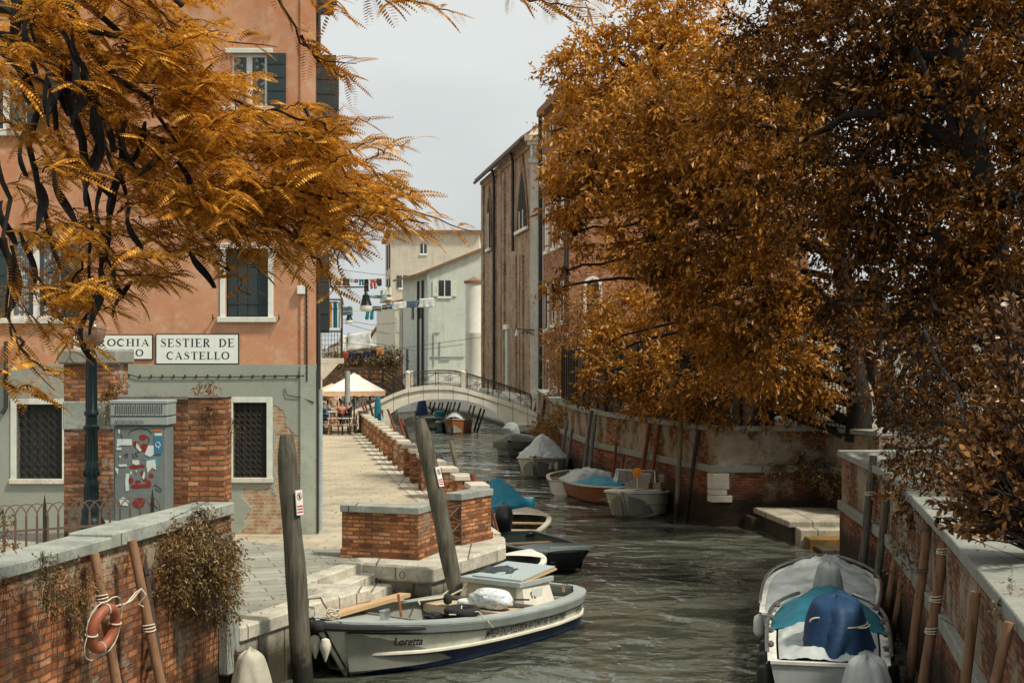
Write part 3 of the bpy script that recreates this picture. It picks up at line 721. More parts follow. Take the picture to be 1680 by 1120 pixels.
# ---------------------------------------------------------------- church
fc = Fr((1.18, 92), UQ, (-.987, -.159))
church = empty('church', (3, 103, 1), 'tall brick church side with gothic windows and a white corner pilaster', 'church')
ztop = 18.7
mb = MB(); e_ = fc.p + fc.d * 22.3; mb.prism([tuple(fc.p), tuple(e_), (e_.x + 12, e_.y + 1.8), (13, 93.8)], .98, ztop); mb.build('nave_wall', M['brick_church'], church)
mb = MB()
for p0, p1, y1 in ((792, 795, 310), (821, 824.5, 285), (826, 829.5, 285), (846.5, 849, 420), (852, 855, 420), (857, 860, 420), (811.5, 813, 290)):
    a, _ = fc.px(p0, 400); b, _ = fc.px(p1, 400); _, zt = fc.px(p0, y1); fbox(mb, fc, min(a, b), max(a, b), 2.2, min(zt, ztop - .5), -.05, .14)
fbox(mb, fc, 0.2, 22.3, ztop - .55, ztop - .3, -.05, .12); fbox(mb, fc, 0.2, 22.3, ztop - .3, ztop - .05, -.05, .22)
mb.build('brick_lesenes', M['brick_church'], church)
mb = MB(); e_ = fc.p + fc.d * 22.6; f_ = fc.p + fc.d * -.1
mb.add([(f_.x - .6, f_.y - .1, ztop), (e_.x - .6, e_.y, ztop), (e_.x + 6, e_.y + 1, ztop + 4.6), (f_.x + 6, f_.y + 1, ztop + 4.6),
        (f_.x - .6, f_.y - .1, ztop + .2), (e_.x - .6, e_.y, ztop + .2), (e_.x + 6, e_.y + 1, ztop + 4.8), (f_.x + 6, f_.y + 1, ztop + 4.8)],
       [(0, 1, 2, 3), (7, 6, 5, 4), (0, 4, 5, 1), (1, 5, 6, 2), (2, 6, 7, 3), (3, 7, 4, 0)]); mb.build('roof', M['tile_roof'], church)
mb = MB(); mb.prism([(1.18, 91.98), (2.3, 91.98), (2.3, 92.5), (1.35, 92.9)], 2.3, 17.2)
mb.build('corner_pilaster', M['pilaster_white'], church)
mb = MB()
for z0, z1, o in ((.98, 2.0, .2), (2.0, 2.3, .32), (17.2, 17.45, .12), (17.45, 18.35, .02), (18.35, 18.6, .2), (18.6, 18.95, .38)):
    mb.prism([(1.18 - o, 91.98 - o), (2.3 + o * .5, 91.98 - o), (2.3 + o * .5, 92.6), (1.3 - o, 93.1)], z0, z1)
for k in range(5): mb.lathe((1.32 + k * .22, 91.93, 17.55), [(.05, 0), (.09, .25), (.06, .5), (.11, .75)], 6)
mb.build('capital', M['pilaster_white'], church)
mb = MB(); fbox(mb, fc, 1.0, 22.3, .98, 2.2, -.05, .25); mb.build('plinth', M['bridge_stone'], church)
mb = MB(); mb.add([(1.0, 91.9, 18.95), (4, 91.9, 18.95), (4, 91.9, 20.6), (1.2, 91.9, 19.2), (1.0, 92.6, 18.95), (4, 92.6, 18.95), (4, 92.6, 20.6), (1.2, 92.6, 19.2)], [(0, 1, 2, 3), (7, 6, 5, 4), (3, 2, 6, 7), (0, 3, 7, 4)]); mb.build('pediment', M['pilaster_white'], church)
def gothic(p0, p1, yt, yb):
    a, _ = fc.px(p0, 400); b, _ = fc.px(p1, 400); c = (a + b) / 2; wd = abs(a - b); _, zt = fc.px((p0 + p1) / 2, yt); _, z0 = fc.px((p0 + p1) / 2, yb)
    w = empty('gothic_window', fc.pt(c, z0)); w.parent = church; w.location = Vector(w.location) - church.location
    mb = MB(); fpoly(mb, fc, arch(c, wd + .7, z0 - .25, zt - wd * 1.0, 2.2), .0, .10); mb.build('surround', M['brick_lodge'], w)
    mb = MB(); fpoly(mb, fc, arch(c, wd, z0, zt - wd * 1.0, 2.0), .05, .13); mb.build('pane', M['void'], w)
    mb = MB(); 
    for q in (-.17, .17): fbox(mb, fc, c + wd * q - .035, c + wd * q + .035, z0, zt - wd * 1.0 + wd * .35, .12, .2)
    fbox(mb, fc, c - wd * .6, c + wd * .6, z0 - .2, z0, .08, .25); mb.build('mullion', M['pilaster_white'], w)
gothic(850.5, 867, 281, 376); gothic(801, 806.5, 325, 408)
mb = MB()
for p, y0 in ((814.5, 288), (846, 265)):
    a, zt = fc.px(p, y0); z0 = 1.0 if p < 820 else fc.px(p, 412)[1]
    mb.tube([fc.pt(a - .8, ztop - .2, .45), fc.pt(a, ztop - .7, .2), fc.pt(a, z0, .2)], .11, 8)
mb.tube([fc.pt(-.1, ztop - .1, .62), fc.pt(22.5, ztop - .1, .62)], .12, 6); mb.build('rain_pipe', M['pipe_dark'], church, smooth=True)
a, z0 = fc.px(830.5, 628); a1, z1 = fc.px(834.5, 540)
mb = MB(); fbox(mb, fc, min(a, a1), max(a, a1), 1.5, z1, -.05, .10); mb.build('stone_pilaster_strip', M['plaster_pale'], church); 
mb = MB(); fbox(mb, fc, min(a, a1) - .35, max(a, a1) + .35, z1, z1 + .35, -.05, .2); mb.build('small_capital', M['pilaster_white'], church)
# bracket lamp on the church
cl = fc.pt(*fc.px(877, 545), 0); cl = W(877, 541, 91.7)
lp = empty('bracket_lamp', cl, 'small bracket lamp on scrolled iron arm fixed to the church pilaster', 'lamp')
mb = MB(); L1 = cl + Vector((-1.15, -.1, .05)); mb.bar(cl, L1, .05); mb.bar(cl + Vector((0, 0, -.35)), cl + Vector((-.7, 0, -.02)), .04)
for k in range(5): mb.tube([cl + Vector((-.15 - k * .16 + .09 * math.cos(q), -.02, -.1 - .02 * k + .08 * math.sin(q))) for q in [j * math.pi / 4 for j in range(8)]], .016, 4, close=True)
mb.build('arm', M['iron_green'], lp)
mb = MB(); mb.lathe(L1 + Vector((0, 0, -.45)), [(.16, 0), (.17, .02), (.10, .22), (.06, .32), (.03, .45)], 12); mb.build('lamp_shade', M['frame_white'], lp, smooth=True)

# ---------------------------------------------------------------- red brick palazzo
fp = Fr((2.03, 91), (.161, -.987), (-.987, -.161))
pal = empty('palazzo', (7, 88, 1), 'red brick palazzo with white arched windows half hidden by trees', 'building')
e_ = fp.p + fp.d * 8.05; ff2 = Fr(tuple(e_), (1, 0), (0, -1))
mb = MB(); mb.prism([tuple(fp.p), tuple(e_), (e_.x + 14, e_.y), (e_.x + 14, 91)], .98, 20.3); mb.build('wall', M['brick_palazzo'], pal)
mb = MB(); fpoly(mb, fp, [(-.1, 20.0), (8.2, 20.0), (8.2, 20.35), (-.1, 20.35)], -.1, .45); fpoly(mb, ff2, [(-.4, 20.0), (14, 20.0), (14, 20.35), (-.4, 20.35)], -.1, .45); mb.prism([(fp.p.x - .4, 91.2), (e_.x - .4, e_.y - .4), (e_.x + 14, e_.y - .4), (e_.x + 14, 91.2)], 20.35, 20.5); mb.build('roof_edge', M['tile_roof'], pal)
mb = MB()
_, zc = fp.px(893, 312)
fbox(mb, fp, 0, 8.05, zc, zc + .35, -.05, .2); fbox(mb, fp, 0, 8.05, zc + .35, zc + .55, -.05, .35); mb.build('string_course', M['stone_plain'], pal)
def arched(fr, px0, px1, yt, yb, dark=True, name='arched_window'):
    a, _ = fr.px(px0, 400); b, _ = fr.px(px1, 400); c = (a + b) / 2; wd = abs(a - b); zt = fr.px((px0 + px1) / 2, yt)[1]; z0 = fr.px((px0 + px1) / 2, yb)[1]
    w = empty(name, fr.pt(c, z0)); w.parent = pal; w.location = Vector(w.location) - pal.location
    mb = MB(); fpoly(mb, fr, arch(c, wd, z0, zt - wd / 2), -.02, .09); fbox(mb, fr, c - wd * .65, c + wd * .65, z0 - .2, z0, -.02, .2); mb.build('surround', M['pilaster_white'], w)
    mb = MB(); fpoly(mb, fr, arch(c, wd * .66, z0 + .05, zt - wd / 2), .04, .094); mb.build('pane', M['void'] if dark else M['plaster_pale'], w)
for a, b, yt, yb in ((896.2, 901.5, 339, 412), (908.3, 914, 330, 406), (921, 927.5, 320, 400)): arched(fp, a, b, yt, yb, False)
for a, b, yt, yb in ((896.2, 901, 464, 540), (908, 913, 461, 532), (921.5, 927, 457, 527)): arched(fp, a, b, yt, yb)
for a, b, yt, yb in ((893.5, 897, 200, 232), (893.5, 897, 255, 275), (905, 909, 190, 225), (898, 902, 590, 640), (910, 915, 590, 640)): arched(fp, a, b, yt, yb, True, 'small_window')
arched(ff2, 957, 988, 453, 545)
mb = MB(); mb.tube([fp.pt(7.9, 20, .15), fp.pt(7.9, 1, .15)], .12, 8); mb.tube([fp.pt(-.15, 20, .2), fp.pt(-.15, 1, .2)], .13, 8); mb.build('rain_pipe', M['pipe_dark'], pal, smooth=True)
mb = MB(); mb.tube([(4.6, 86, 20.4), (4.6, 86, 25.6)], .03, 4); mb.bar((4.2, 86, 25.2), (5.0, 86, 25.2), .03); mb.bar((4.3, 86, 24.7), (4.9, 86, 24.7), .03); mb.build('aerial', M['pipe_dark'], pal)

# ---------------------------------------------------------------- pale house, apse turret, cream block, tall beige block
g1 = Fr((-7.75, 129), (1, 0), (0, -1)); gx = lambda px, Y=129.0: (px - CX) * Y / FP; gz = lambda py, Y=129.0: EZ - (py - HY) * Y / FP
ph = empty('pale_house', (-5, 130, 1), 'pale grey green house with one shuttered window beside the church', 'building')
x0, x1 = gx(701.5), gx(793)
def slope_prism(mb, xa, za, xb, zb_, y0, y1, zbot):
    vs = [(xa, y0, zbot), (xb, y0, zbot), (xb, y0, zb_), (xa, y0, za), (xa - (y1 - y0) * .3, y1, zbot), (xb, y1, zbot), (xb, y1, zb_), (xa - (y1 - y0) * .3, y1, za)]
    mb.add(vs, [(0, 1, 2, 3), (5, 4, 7, 6), (0, 3, 7, 4), (1, 5, 6, 2), (3, 2, 6, 7), (0, 4, 5, 1)])
mb = MB(); slope_prism(mb, x0, gz(445), x1, gz(409), 129, 139, .98); mb.build('wall', M['plaster_pale'], ph)
mb = MB(); slope_prism(mb, gx(676) + .4, gz(451) + .02, x1 + .2, gz(406) + .02, 128.6, 139, gz(451) - .25) if False else None
mb = MB()
mb.add([(x0 - 1.0, 128.6, gz(453)), (x1 + .2, 128.6, gz(408)), (x1 + .2, 139, gz(408)), (x0 - 4.0, 139, gz(453)), (x0 - 1.0, 128.6, gz(449.5)), (x1 + .2, 128.6, gz(404.5)), (x1 + .2, 139, gz(404.5)), (x0 - 4.0, 139, gz(449.5))], [(3, 2, 1, 0), (4, 5, 6, 7), (0, 1, 5, 4), (1, 2, 6, 5), (2, 3, 7, 6), (3, 0, 4, 7)])
mb.build('roof', M['tile_roof'], ph)
def small_win(par, Y, p0, p1, yt, yb, shl=True, shr=True, mat='white_paint', sd=.14):
    xa, xb = gx(p0, Y), gx(p1, Y); za, zb_ = gz(yb, Y), gz(yt, Y); fr = Fr((0, Y), (1, 0), (0, -1))
    w = empty('window', fr.pt((xa + xb) / 2, za)); w.parent = par; w.location = Vector(w.location) - Vector(par.location)
    mb = MB(); fbox(mb, fr, xa, xb, za, zb_, -.02, .04); mb.build('pane', M['glass'], w)
    mb = MB(); fbox(mb, fr, xa - .12, xb + .12, za - .18, za, -.02, .12); fbox(mb, fr, (xa + xb) / 2 - .04, (xa + xb) / 2 + .04, za, zb_, .03, .07); mb.build('frame', M['frame_white'], w)
    wd = (xb - xa) * .48
    for on, q0, q1 in ((shl, xa - wd - .05, xa - .05), (shr, xb + .05, xb + wd + .05)):
        if on:
            mb = MB(); fbox(mb, fr, q0, q1, za, zb_, .02, .10); mb.build('shutter', M[mat], w)
small_win(ph, 129, 720, 739, 460, 486)
mb = MB(); fr_ = g1
for pts in (((712, 600), (712, 545), (722, 545)), ((722, 560), (722, 590), (738, 590)), ((700, 585), (762, 585)), ((716, 480), (716, 470))):
    mb.tube([Vector((gx(a), 128.93, gz(b))) for a, b in pts], .05, 5)
mb.tube([Vector((x0 + .05, 128.9, 1)), Vector((x0 + .05, 128.9, gz(446)))], .12, 6); mb.build('rain_pipe', M['pipe_grey'], ph)
fs2 = Fr((x0, 129), (-.3, 1), (-1, -.3))
mb = MB()
for s in (1.4, 3.2): mb.tube([fs2.pt(s, 1.2, .15), fs2.pt(s, gz(455) - .2, .15)], .11, 6)
mb.build('rain_pipe', M['pipe_dark'], ph)
for s, z0, z1 in ((2.2, 8.2, 9.6), (5.5, 8.2, 9.6), (8, 3.2, 5.4)):
    mb = MB(); fbox(mb, fs2, s, s + .9, z0, z1, -.02, .06); mb.build('shutter', M['shutter_dark'], ph)
ap = empty('apse_turret', (gx(777, 122), 123, 1), 'round pale turret with a tiled cap squeezed beside the church', 'building')
mb = MB(); rr = (gx(791, 122) - gx(763, 122)) / 2; mb.lathe((gx(777, 122), 123, 0), [(rr, .98), (rr, gz(548, 122)), (rr * 1.03, gz(547, 122)), (rr * 1.03, gz(545, 122)), (rr, gz(544, 122)), (rr, gz(462, 122))], 24); mb.build('wall', M['plaster_white'], ap, smooth=True)
mb = MB(); mb.lathe((gx(777, 122), 123, 0), [(rr * 1.18, gz(464, 122)), (rr * 1.18, gz(460, 122)), (rr * .5, gz(456, 122)), (.02, gz(453, 122))], 16); mb.build('roof', M['tile_roof'], ap)
cb = empty('cream_house', (gx(660, 143), 144, 1), 'cream canal house with dark rain pipes between the beige block and pale house', 'building')
mb = MB(); slope_prism(mb, gx(648, 143), gz(503, 143), gx(700, 143), gz(470, 143), 143, 152, .98); mb.build('wall', M['plaster_cream'], cb)
mb = MB()
for p in (663, 676, 683.5, 692): mb.tube([(gx(p, 143), 142.85, 1.2), (gx(p, 143), 142.85, gz(480 if p < 680 else 455, 143))], .14, 6)
mb.build('rain_pipe', M['pipe_dark'], cb)
mb = MB(); mb.box((gx(672, 143), 142.9, gz(490, 143)), (3.6, .5, .2), M=Matrix.Rotation(R(-12), 3, 'Y')); mb.build('roof', M['tile_roof'], cb)
mb = MB(); fb_ = Fr((0, 143), (1, 0), (0, -1)); fbox(mb, fb_, gx(640, 143), gx(700, 143), .98, gz(590, 143), -.05, .25); mb.build('plinth', M['brick_lodge'], cb)
for p0, p1, ya, yb in ((650, 656, 520, 545), (667, 673, 520, 550)):
    mb = MB(); fbox(mb, fb_, gx(p0, 143), gx(p1, 143), gz(yb, 143), gz(ya, 143), -.02, .04); mb.build('window', M['plaster_pale'], cb)
bb = empty('beige_block', (gx(700, 152), 152, 1), 'tall beige block with flat roof and balconies behind the smaller houses', 'building')
xa, xb = gx(641, 151), gx(786, 151)
mb = MB(); mb.prism([(xa, 151), (xb, 151), (xb, 165), (xa - 1.8, 165)], .98, gz(383, 151)); mb.build('wall', M['plaster_beige'], bb)
mb = MB(); mb.prism([(xa - .5, 150.5), (xb + .3, 150.5), (xb + .3, 165.5), (xa - 2.3, 165.5)], gz(383, 151), gz(378, 151)); mb.build('roof', M['tile_roof'], bb)
small_win(bb, 151, 656, 664, 452, 472, True, True, 'shutter_dark'); small_win(bb, 151, 690, 700, 400, 416, False, False)
mb = MB()
for z in (gz(492, 151), gz(590, 151), gz(545, 151)): mb.prism([(xa + .2, 150.9), (xa - .3, 149.7), (xa - 2.0, 160), (xa - 1, 160)], z, z + .3)
mb.build('balcony_slab', M['plaster_beige'], bb)
mb = MB()
for z in (gz(492, 151), gz(590, 151), gz(545, 151)):
    for k in range(12):
        p = Vector((xa - .1, 149.8, z + .3)).lerp(Vector((xa - 1.9, 160, z + .3)), k / 11); mb.bar(p, p + Vector((0, 0, 1)), .05)
    mb.bar((xa - .1, 149.8, z + 1.3), (xa - 1.9, 160, z + 1.3), .08)
mb.build('balcony_railing', M['iron'], bb)
mb = MB(); mb.box((gx(644, 151), 150.8, gz(535, 151)), (1.3, .6, 1.1)); mb.box((gx(636, 151), 150.4, gz(478, 151)), (.9, .6, .8)); mb.build('air_conditioner', M['white_paint'], bb, bevel=.03)
for yt, yb in ((400, 440), (455, 488), (500, 540), (555, 588)):
    mb = MB(); fl = Fr((xa, 151), (-.129, 1), (-1, -.129)); fbox(mb, fl, 1.5, 3, gz(yb, 153), gz(yt, 153), 0, .1); fbox(mb, fl, 7, 9, gz(yb, 156), gz(yt, 156), 0, .1); mb.build('shutter', M['tile_roof'] if yt == 555 else M['shutter_dark'], bb)
# roofs far behind the laundry
for nm, p0, p1, yb, ye, yp, Y, lab, wm in (('far_house', 603, 632, 600, 565, 540, 190, 'white gabled house far away under the laundry lines', 'frame_white'), ('far_house', 545, 606, 600, 570, 556, 210, 'low pale house far behind the hanging white sheets', 'plaster_white'),
                              ('far_house', 560, 640, 606, 582, 572, 172, 'low orange roofed house just behind the hedge at the end of the canal', 'plaster_beige')):
    r = empty(nm, (gx((p0 + p1) / 2, Y), Y, 1), lab, 'house'); a_, b_ = gx(p0, Y), gx(p1, Y); c_ = (a_ + b_) / 2; e1_, e2_ = gz(ye, Y), gz(yp, Y)
    mb = MB(); mb.add([(a_, Y, .98), (b_, Y, .98), (b_, Y, e1_), (c_, Y, e2_), (a_, Y, e1_), (a_, Y + 9, .98), (b_, Y + 9, .98), (b_, Y + 9, e1_), (c_, Y + 9, e2_), (a_, Y + 9, e1_)], [(0, 1, 2, 3, 4), (9, 8, 7, 6, 5), (0, 4, 9, 5), (1, 6, 7, 2)]); mb.build('wall', M[wm], r)
    mb = MB()
    for s_, q in ((a_, -1), (b_, 1)):
        mb.add([(s_ + q * .5, Y - .5, e1_ - .1), (c_, Y - .5, e2_ + .15), (c_, Y + 9.4, e2_ + .15), (s_ + q * .5, Y + 9.4, e1_ - .1), (s_ + q * .5, Y - .5, e1_ + .2), (c_, Y - .5, e2_ + .45), (c_, Y + 9.4, e2_ + .45), (s_ + q * .5, Y + 9.4, e1_ + .2)], [(0, 1, 2, 3), (4, 5, 6, 7), (0, 1, 5, 4), (3, 2, 6, 7), (0, 4, 7, 3)])
    mb.build('roof', M['tile_roof'], r)
    mb = MB(); f_ = Fr((0, Y), (1, 0), (0, -1)); fbox(mb, f_, c_ - 1, c_ - .2, e1_ - 1.6, e1_ - .5, -.02, .05); fbox(mb, f_, c_ + .6, c_ + 1.4, e1_ - 1.6, e1_ - .5, -.02, .05); mb.build('window', M['glass'], r)

# ---------------------------------------------------------------- stone bridge
BY0, BY1 = 85.8, 89.0; bx = lambda px: (px - CX) * BY0 / FP; bz = lambda py: EZ - (py - HY) * BY0 / FP
TP = [(560, 682), (600, 668), (622, 659), (645, 648), (664, 641), (690, 636.5), (715, 635), (740, 635.5), (765, 640.5), (800, 651), (840, 664), (882, 680), (905, 684)]
tpx = [bx(a) for a, _ in TP]; tpz = [bz(b) for _, b in TP]
ztp = lambda x: float(np.interp(x, tpx, tpz)); AC, AA, AB = -4.12, 3.82, 2.12
def zin(x, g=0.0):
    u = abs((x - AC) / (AA + g)); return -.4 if u >= 1 else (AB + g) * (1 - u ** 2.3) ** (1 / 2.0)
bridge = empty('stone_bridge', (-4, 87, 0), 'white stone arched footbridge with iron railings over the canal', 'bridge')
xs = sorted(set(list(np.linspace(tpx[0], tpx[-1], 70)) + list(AC + AA * np.cos(np.linspace(0, math.pi, 60)))))
mb = MB()
for i in range(len(xs) - 1):
    a, b = xs[i], xs[i + 1]; za, zb2 = min(zin(a), ztp(a) - .1), min(zin(b), ztp(b) - .1)
    mb.add([(a, BY0, za), (b, BY0, zb2), (b, BY0, ztp(b)), (a, BY0, ztp(a)), (a, BY1, za), (b, BY1, zb2), (b, BY1, ztp(b)), (a, BY1, ztp(a))],
           [(0, 1, 2, 3), (5, 4, 7, 6), (0, 4, 5, 1), (3, 2, 6, 7)])
mb.build('arch_body', M['bridge_stone'], bridge)
mb = MB()
for Y0, Y1 in ((BY0 - .09, BY0 + .28), (BY1 - .28, BY1 + .09)):
    for i in range(len(tpx) - 1):
        a, b = tpx[i], tpx[i + 1]; mb.prism([(a, Y0), (b, Y0), (b, Y1), (a, Y1)], lambda x, y: ztp(x) - .14, lambda x, y: ztp(x) + .10)
    mb.build('parapet_kerb', M['bridge_stone'], bridge); mb = MB()
mb = MB(); th = np.linspace(.0, math.pi, 50)
for i in range(49):
    q = []
    for k in (i, i + 1):
        x = AC + AA * math.cos(th[k]) * .999; X2 = AC + (AA + .34) * math.cos(th[k]) * .999; q.append((x, max(zin(x), -.3), X2, max(zin(X2, .34), -.3)))
    (a, za, A2, zA), (b, zb2, B2, zB) = q
    for Yf, s in ((BY0 - .05, 1),):
        mb.add([(a, Yf, za), (A2, Yf, zA), (B2, Yf, zB), (b, Yf, zb2), (a, BY0 + .3, za + .0), (A2, BY0 + .1, zA), (B2, BY0 + .1, zB), (b, BY0 + .3, zb2)], [(0, 1, 2, 3), (1, 5, 6, 2), (4, 0, 3, 7)])
mb.build('arch_ring', M['bridge_stone'], bridge)
mb = MB(); mb.prism([(bx(847), BY0 - 1.6), (bx(885), BY0 - 1.6), (bx(885), BY0), (bx(847), BY0)], -.5, .55); mb.prism([(bx(847), BY0 - 1.65), (bx(885), BY0 - 1.65), (bx(885), BY0), (bx(847), BY0)], .55, .67); mb.build('abutment', M['bridge_stone'], bridge)
for p in (669, 760):
    for Y in (BY0 + .1, BY1 - .1):
        x = bx(p); mb = MB(); mb.box((x, Y, ztp(x) + .52), (.27, .27, .98)); mb.lathe((x, Y, ztp(x) + 1.0), [(.17, 0), (.17, .06), (.13, .14), (.04, .2)], 10); mb.build('stone_post', M['stone_plain'], bridge, bevel=.02)
def railing(mb, x0, x1, Y, h=.92, n=None):
    L_ = abs(x1 - x0); n = n or max(1, int(L_ / 1.1))
    z = lambda x: ztp(x) + .08
    N = max(2, int(L_ / .5)); 
    for hh in (h, .12, h - .14):
        mb.tube([(x0 + (x1 - x0) * i / N, Y, z(x0 + (x1 - x0) * i / N) + hh) for i in range(N + 1)], .028 if hh == h else .018, 4)
    for i in range(n + 1):
        x = x0 + (x1 - x0) * i / n; mb.bar((x, Y, z(x)), (x, Y, z(x) + h), .04)
        if i < n:
            xb = x0 + (x1 - x0) * (i + 1) / n; xm = (x + xb) / 2
            mb.bar((x, Y, z(x) + .14), (xb, Y, z(xb) + h - .16), .02); mb.bar((x, Y, z(x) + h - .16), (xb, Y, z(xb) + .14), .02)
            mb.bar((xm, Y, z(xm) + .1), (xm, Y, z(xm) + h), .02)
            mb.tube([(xm + .16 * math.cos(q), Y, z(xm) + .45 + .16 * math.sin(q)) for q in [k * math.pi / 5 for k in range(10)]], .014, 4, close=True)
for Y in (BY0 + .1, BY1 - .1):
    for a, b in ((bx(575), bx(665)), (bx(673), bx(756)), (bx(764), bx(872))):
        mb = MB(); railing(mb, a, b, Y); mb.build('iron_railing', M['iron'], bridge)
x = bx(872); mb = MB(); mb.box((bx(884), BY0 + .1, ztp(bx(884)) + .5), (.3, .3, 1.0)); mb.build('stone_post', M['stone_plain'], bridge, bevel=.02)
# ---------------------------------------------------------------- quay parapets and pillars
def off_poly(poly, d):
    c = Vector((sum(p[0] for p in poly) / len(poly), sum(p[1] for p in poly) / len(poly))); o = []
    n = len(poly)
    for i in range(n):
        p0, p1, p2 = Vector(poly[i - 1]), Vector(poly[i]), Vector(poly[(i + 1) % n])
        a = (p1 - p0).normalized(); b = (p2 - p1).normalized(); na = Vector((a.y, -a.x)); nb = Vector((b.y, -b.x))
        k = (na + nb); k = k / max(.35, (1 + na.dot(nb))); o.append(tuple(p1 + k * d))
    return o
def parapet(name, poly, z0, z1, zt, mat, label, cat='wall', over=.03, cop='coping_grey', foot=True):
    ar = sum(poly[i][0] * poly[(i + 1) % len(poly)][1] - poly[(i + 1) % len(poly)][0] * poly[i][1] for i in range(len(poly)))
    if ar < 0: poly = poly[::-1]
    c = (sum(p[0] for p in poly) / len(poly), sum(p[1] for p in poly) / len(poly), z0)
    r = empty(name, c, label, cat)
    mb = MB(); mb.prism(poly, z0, z1)
    mb.build('brickwork', M[mat], r)
    if foot: mb = MB(); mb.prism(off_poly(poly, .025), z0, z0 + .15); mb.build('brick_foot', M[mat], r)
    mb = MB(); mb.prism(off_poly(poly, over), z1, zt); mb.build('coping', M[cop], r, bevel=.012)
    return r
def Gq(px, py): p = G(px, py, 1.0); return (p.x, p.y)
a = Gq(561, 913); b = Gq(686, 919.5); c = Gq(719, 906)
parapet('corner_parapet', [a, b, c, (c[0] - .28, c[1] + .12), (b[0] - .13, b[1] + .52), (a[0] + .02, a[1] + .36)], 1.0, 1.83, 1.96, 'brick_parapet', 'low orange brick parapet with grey coping beside the water stairs')
a = Gq(757, 895); b = Gq(806, 884)
g0 = parapet('parapet_block', [a, b, (b[0] - .30, b[1] + .1), (a[0] - .28, a[1] + .12)], 1.0, 1.88, 2.02, 'brick_parapet', 'short brick parapet block with stone top just right of the leaning thick pole', foot=True)
# iron gate with crosses between the two
p0 = Vector((c[0], c[1], 0)); p1 = Vector((a[0], a[1] + .02, 0)); mb = MB()
gr = empty('cross_railing', (p0.x, p0.y, 1), 'small grey iron railing of crossed bars between parapet and brick block', 'railing')
for z in (1.12, 1.46, 1.80): mb.bar((p0.x, p0.y, z), (p1.x, p1.y, z), .03, .012) if z != 1.46 else None
n = 1
for z0, z1 in ((1.12, 1.46), (1.46, 1.80)):
    q0, q1 = p0, p1
    mb.bar((q0.x, q0.y, z0), (q1.x, q1.y, z1), .026, .012); mb.bar((q0.x, q0.y, z1), (q1.x, q1.y, z0), .026, .014)
mb.build('crossed_bars', M['iron_rust'], gr)
mb = MB(); mb.bar((p0.x, p0.y, 1.0), (p0.x, p0.y, 1.86), .04); mb.bar((p1.x - .02, p1.y - .02, 1.0), (p1.x - .02, p1.y - .02, 1.86), .04); mb.build('post', M['iron'], gr)

ORD = ['first', 'second', 'third', 'fourth', 'fifth', 'sixth', 'seventh', 'eighth', 'ninth', 'tenth', 'eleventh', 'twelfth', 'thirteenth', 'fourteenth', 'fifteenth', 'sixteenth', 'seventeenth', 'eighteenth', 'nineteenth', 'twentieth']
GP = 'brick pillars with stone caps along the quay'
proto = local_root(empty('quay_pillar', (0, 0, 1)))
mb = MB(); mb.box((0, .06, .43), (.31, .66, .86)); mb.build('brickwork', M['brick_parapet'], proto)
mb = MB(); mb.box((0, -.33, .43), (.32, .12, .86)); mb.build('stone_post', M['brick_pier'], proto)
mb = MB(); mb.box((0, 0, .915), (.42, .86, .11)); mb.build('cap', M['stone'], proto, bevel=.012)
mb = MB()
for z in (.28, .62): mb.tube([(0, .40, z), (0, 1.92, z)], .018, 5)
mb.build('rail', M['iron'], proto)
Y = 30.4; i = 0
while Y < 72:
    o = proto if i == 0 else copy_tree(proto)
    o.location = (quayX(Y) + .19, Y, 1.0); o.rotation_euler = (0, 0, math.atan2(.161 if Y > 41 else .18, 1))
    where = 'counting away from the short parapet block' if i < 9 else 'counting away from the block, among the far ones before the cafe'
    tag(o, ORD[i] + ' stone-capped brick pillar of the quay, ' + where, 'pillar', GP); Y += 2.25; i += 1

# ---------------------------------------------------------------- near brick wall at lower left
LW = [(-7.6, 4.0), (-6.2, 8.6), (-4.95, 13.75), (-3.86, 19.45)]
lw = empty('brick_wall', (-4.9, 14, 0), 'weathered red brick wall with grey coping and hanging plants at lower left', 'wall')
mb = MB(); mb.prism(thick_line(LW, .42, 0), -1.2, 2.52); mb.build('brickwork', M['brick_left'], lw)
segs = [(0, 1), (1, 2)]
mb = MB()
def lerp2(a, b, t): return (a[0] + (b[0] - a[0]) * t, a[1] + (b[1] - a[1]) * t)
L2, L3, L1_ = LW[2], LW[3], LW[1]
pieces = [(lerp2(LW[0], L1_, .3), L1_, 2.66), (L1_, lerp2(L1_, L2, .55), 2.655), (lerp2(L1_, L2, .55), lerp2(L2, L3, .05), 2.66), (lerp2(L2, L3, .05), lerp2(L2, L3, .38), 2.655), (lerp2(L2, L3, .38), lerp2(L2, L3, .72), 2.69), (lerp2(L2, L3, .72), L3, 2.685)]
for a, b, z in pieces:
    a = lerp2(a, b, .004); mb.prism(thick_line([a, b], .47, .07), 2.52, z)
mb.build('coping', M['coping_grey'], lw, bevel=.015)
mb = MB(); q = Vector((-3.98, 18.9)); mb.prism([(-4.06, 18.55), (-3.97, 18.58), (-3.80, 19.38), (-3.90, 19.42)], 1.25, 2.28); mb.build('stone_plate', M['dark_stone'], lw, bevel=.01)
mb = MB(); mb.prism([(-3.95, 19.05), (-3.78, 19.0), (-3.70, 19.35), (-3.86, 19.45)], .4, 1.75); mb.build('corner_stone', M['coping_grey'], lw, bevel=.03)
# raised terrace behind the wall
mb = MB(); mb.prism([(-30, 0), (-8.0, 4.0), (-6.6, 8.6), (-5.36, 13.75), (-4.6, 17.5), (-4.25, 19.9), (-4.98, 25.2), (-30, 25.2)], .9, 1.55, bottom=False); tag(mb.build('terrace_ground', M['paving_front']), kind='structure')
mb = MB(); mb.prism([(-6.0, 20.7), (-4.4, 20.7), (-4.8, 23.4), (-6.9, 23.4)], 1.5, 2.15); tag(mb.build('lamp_plinth_ground', M['paving_front']), kind='structure')

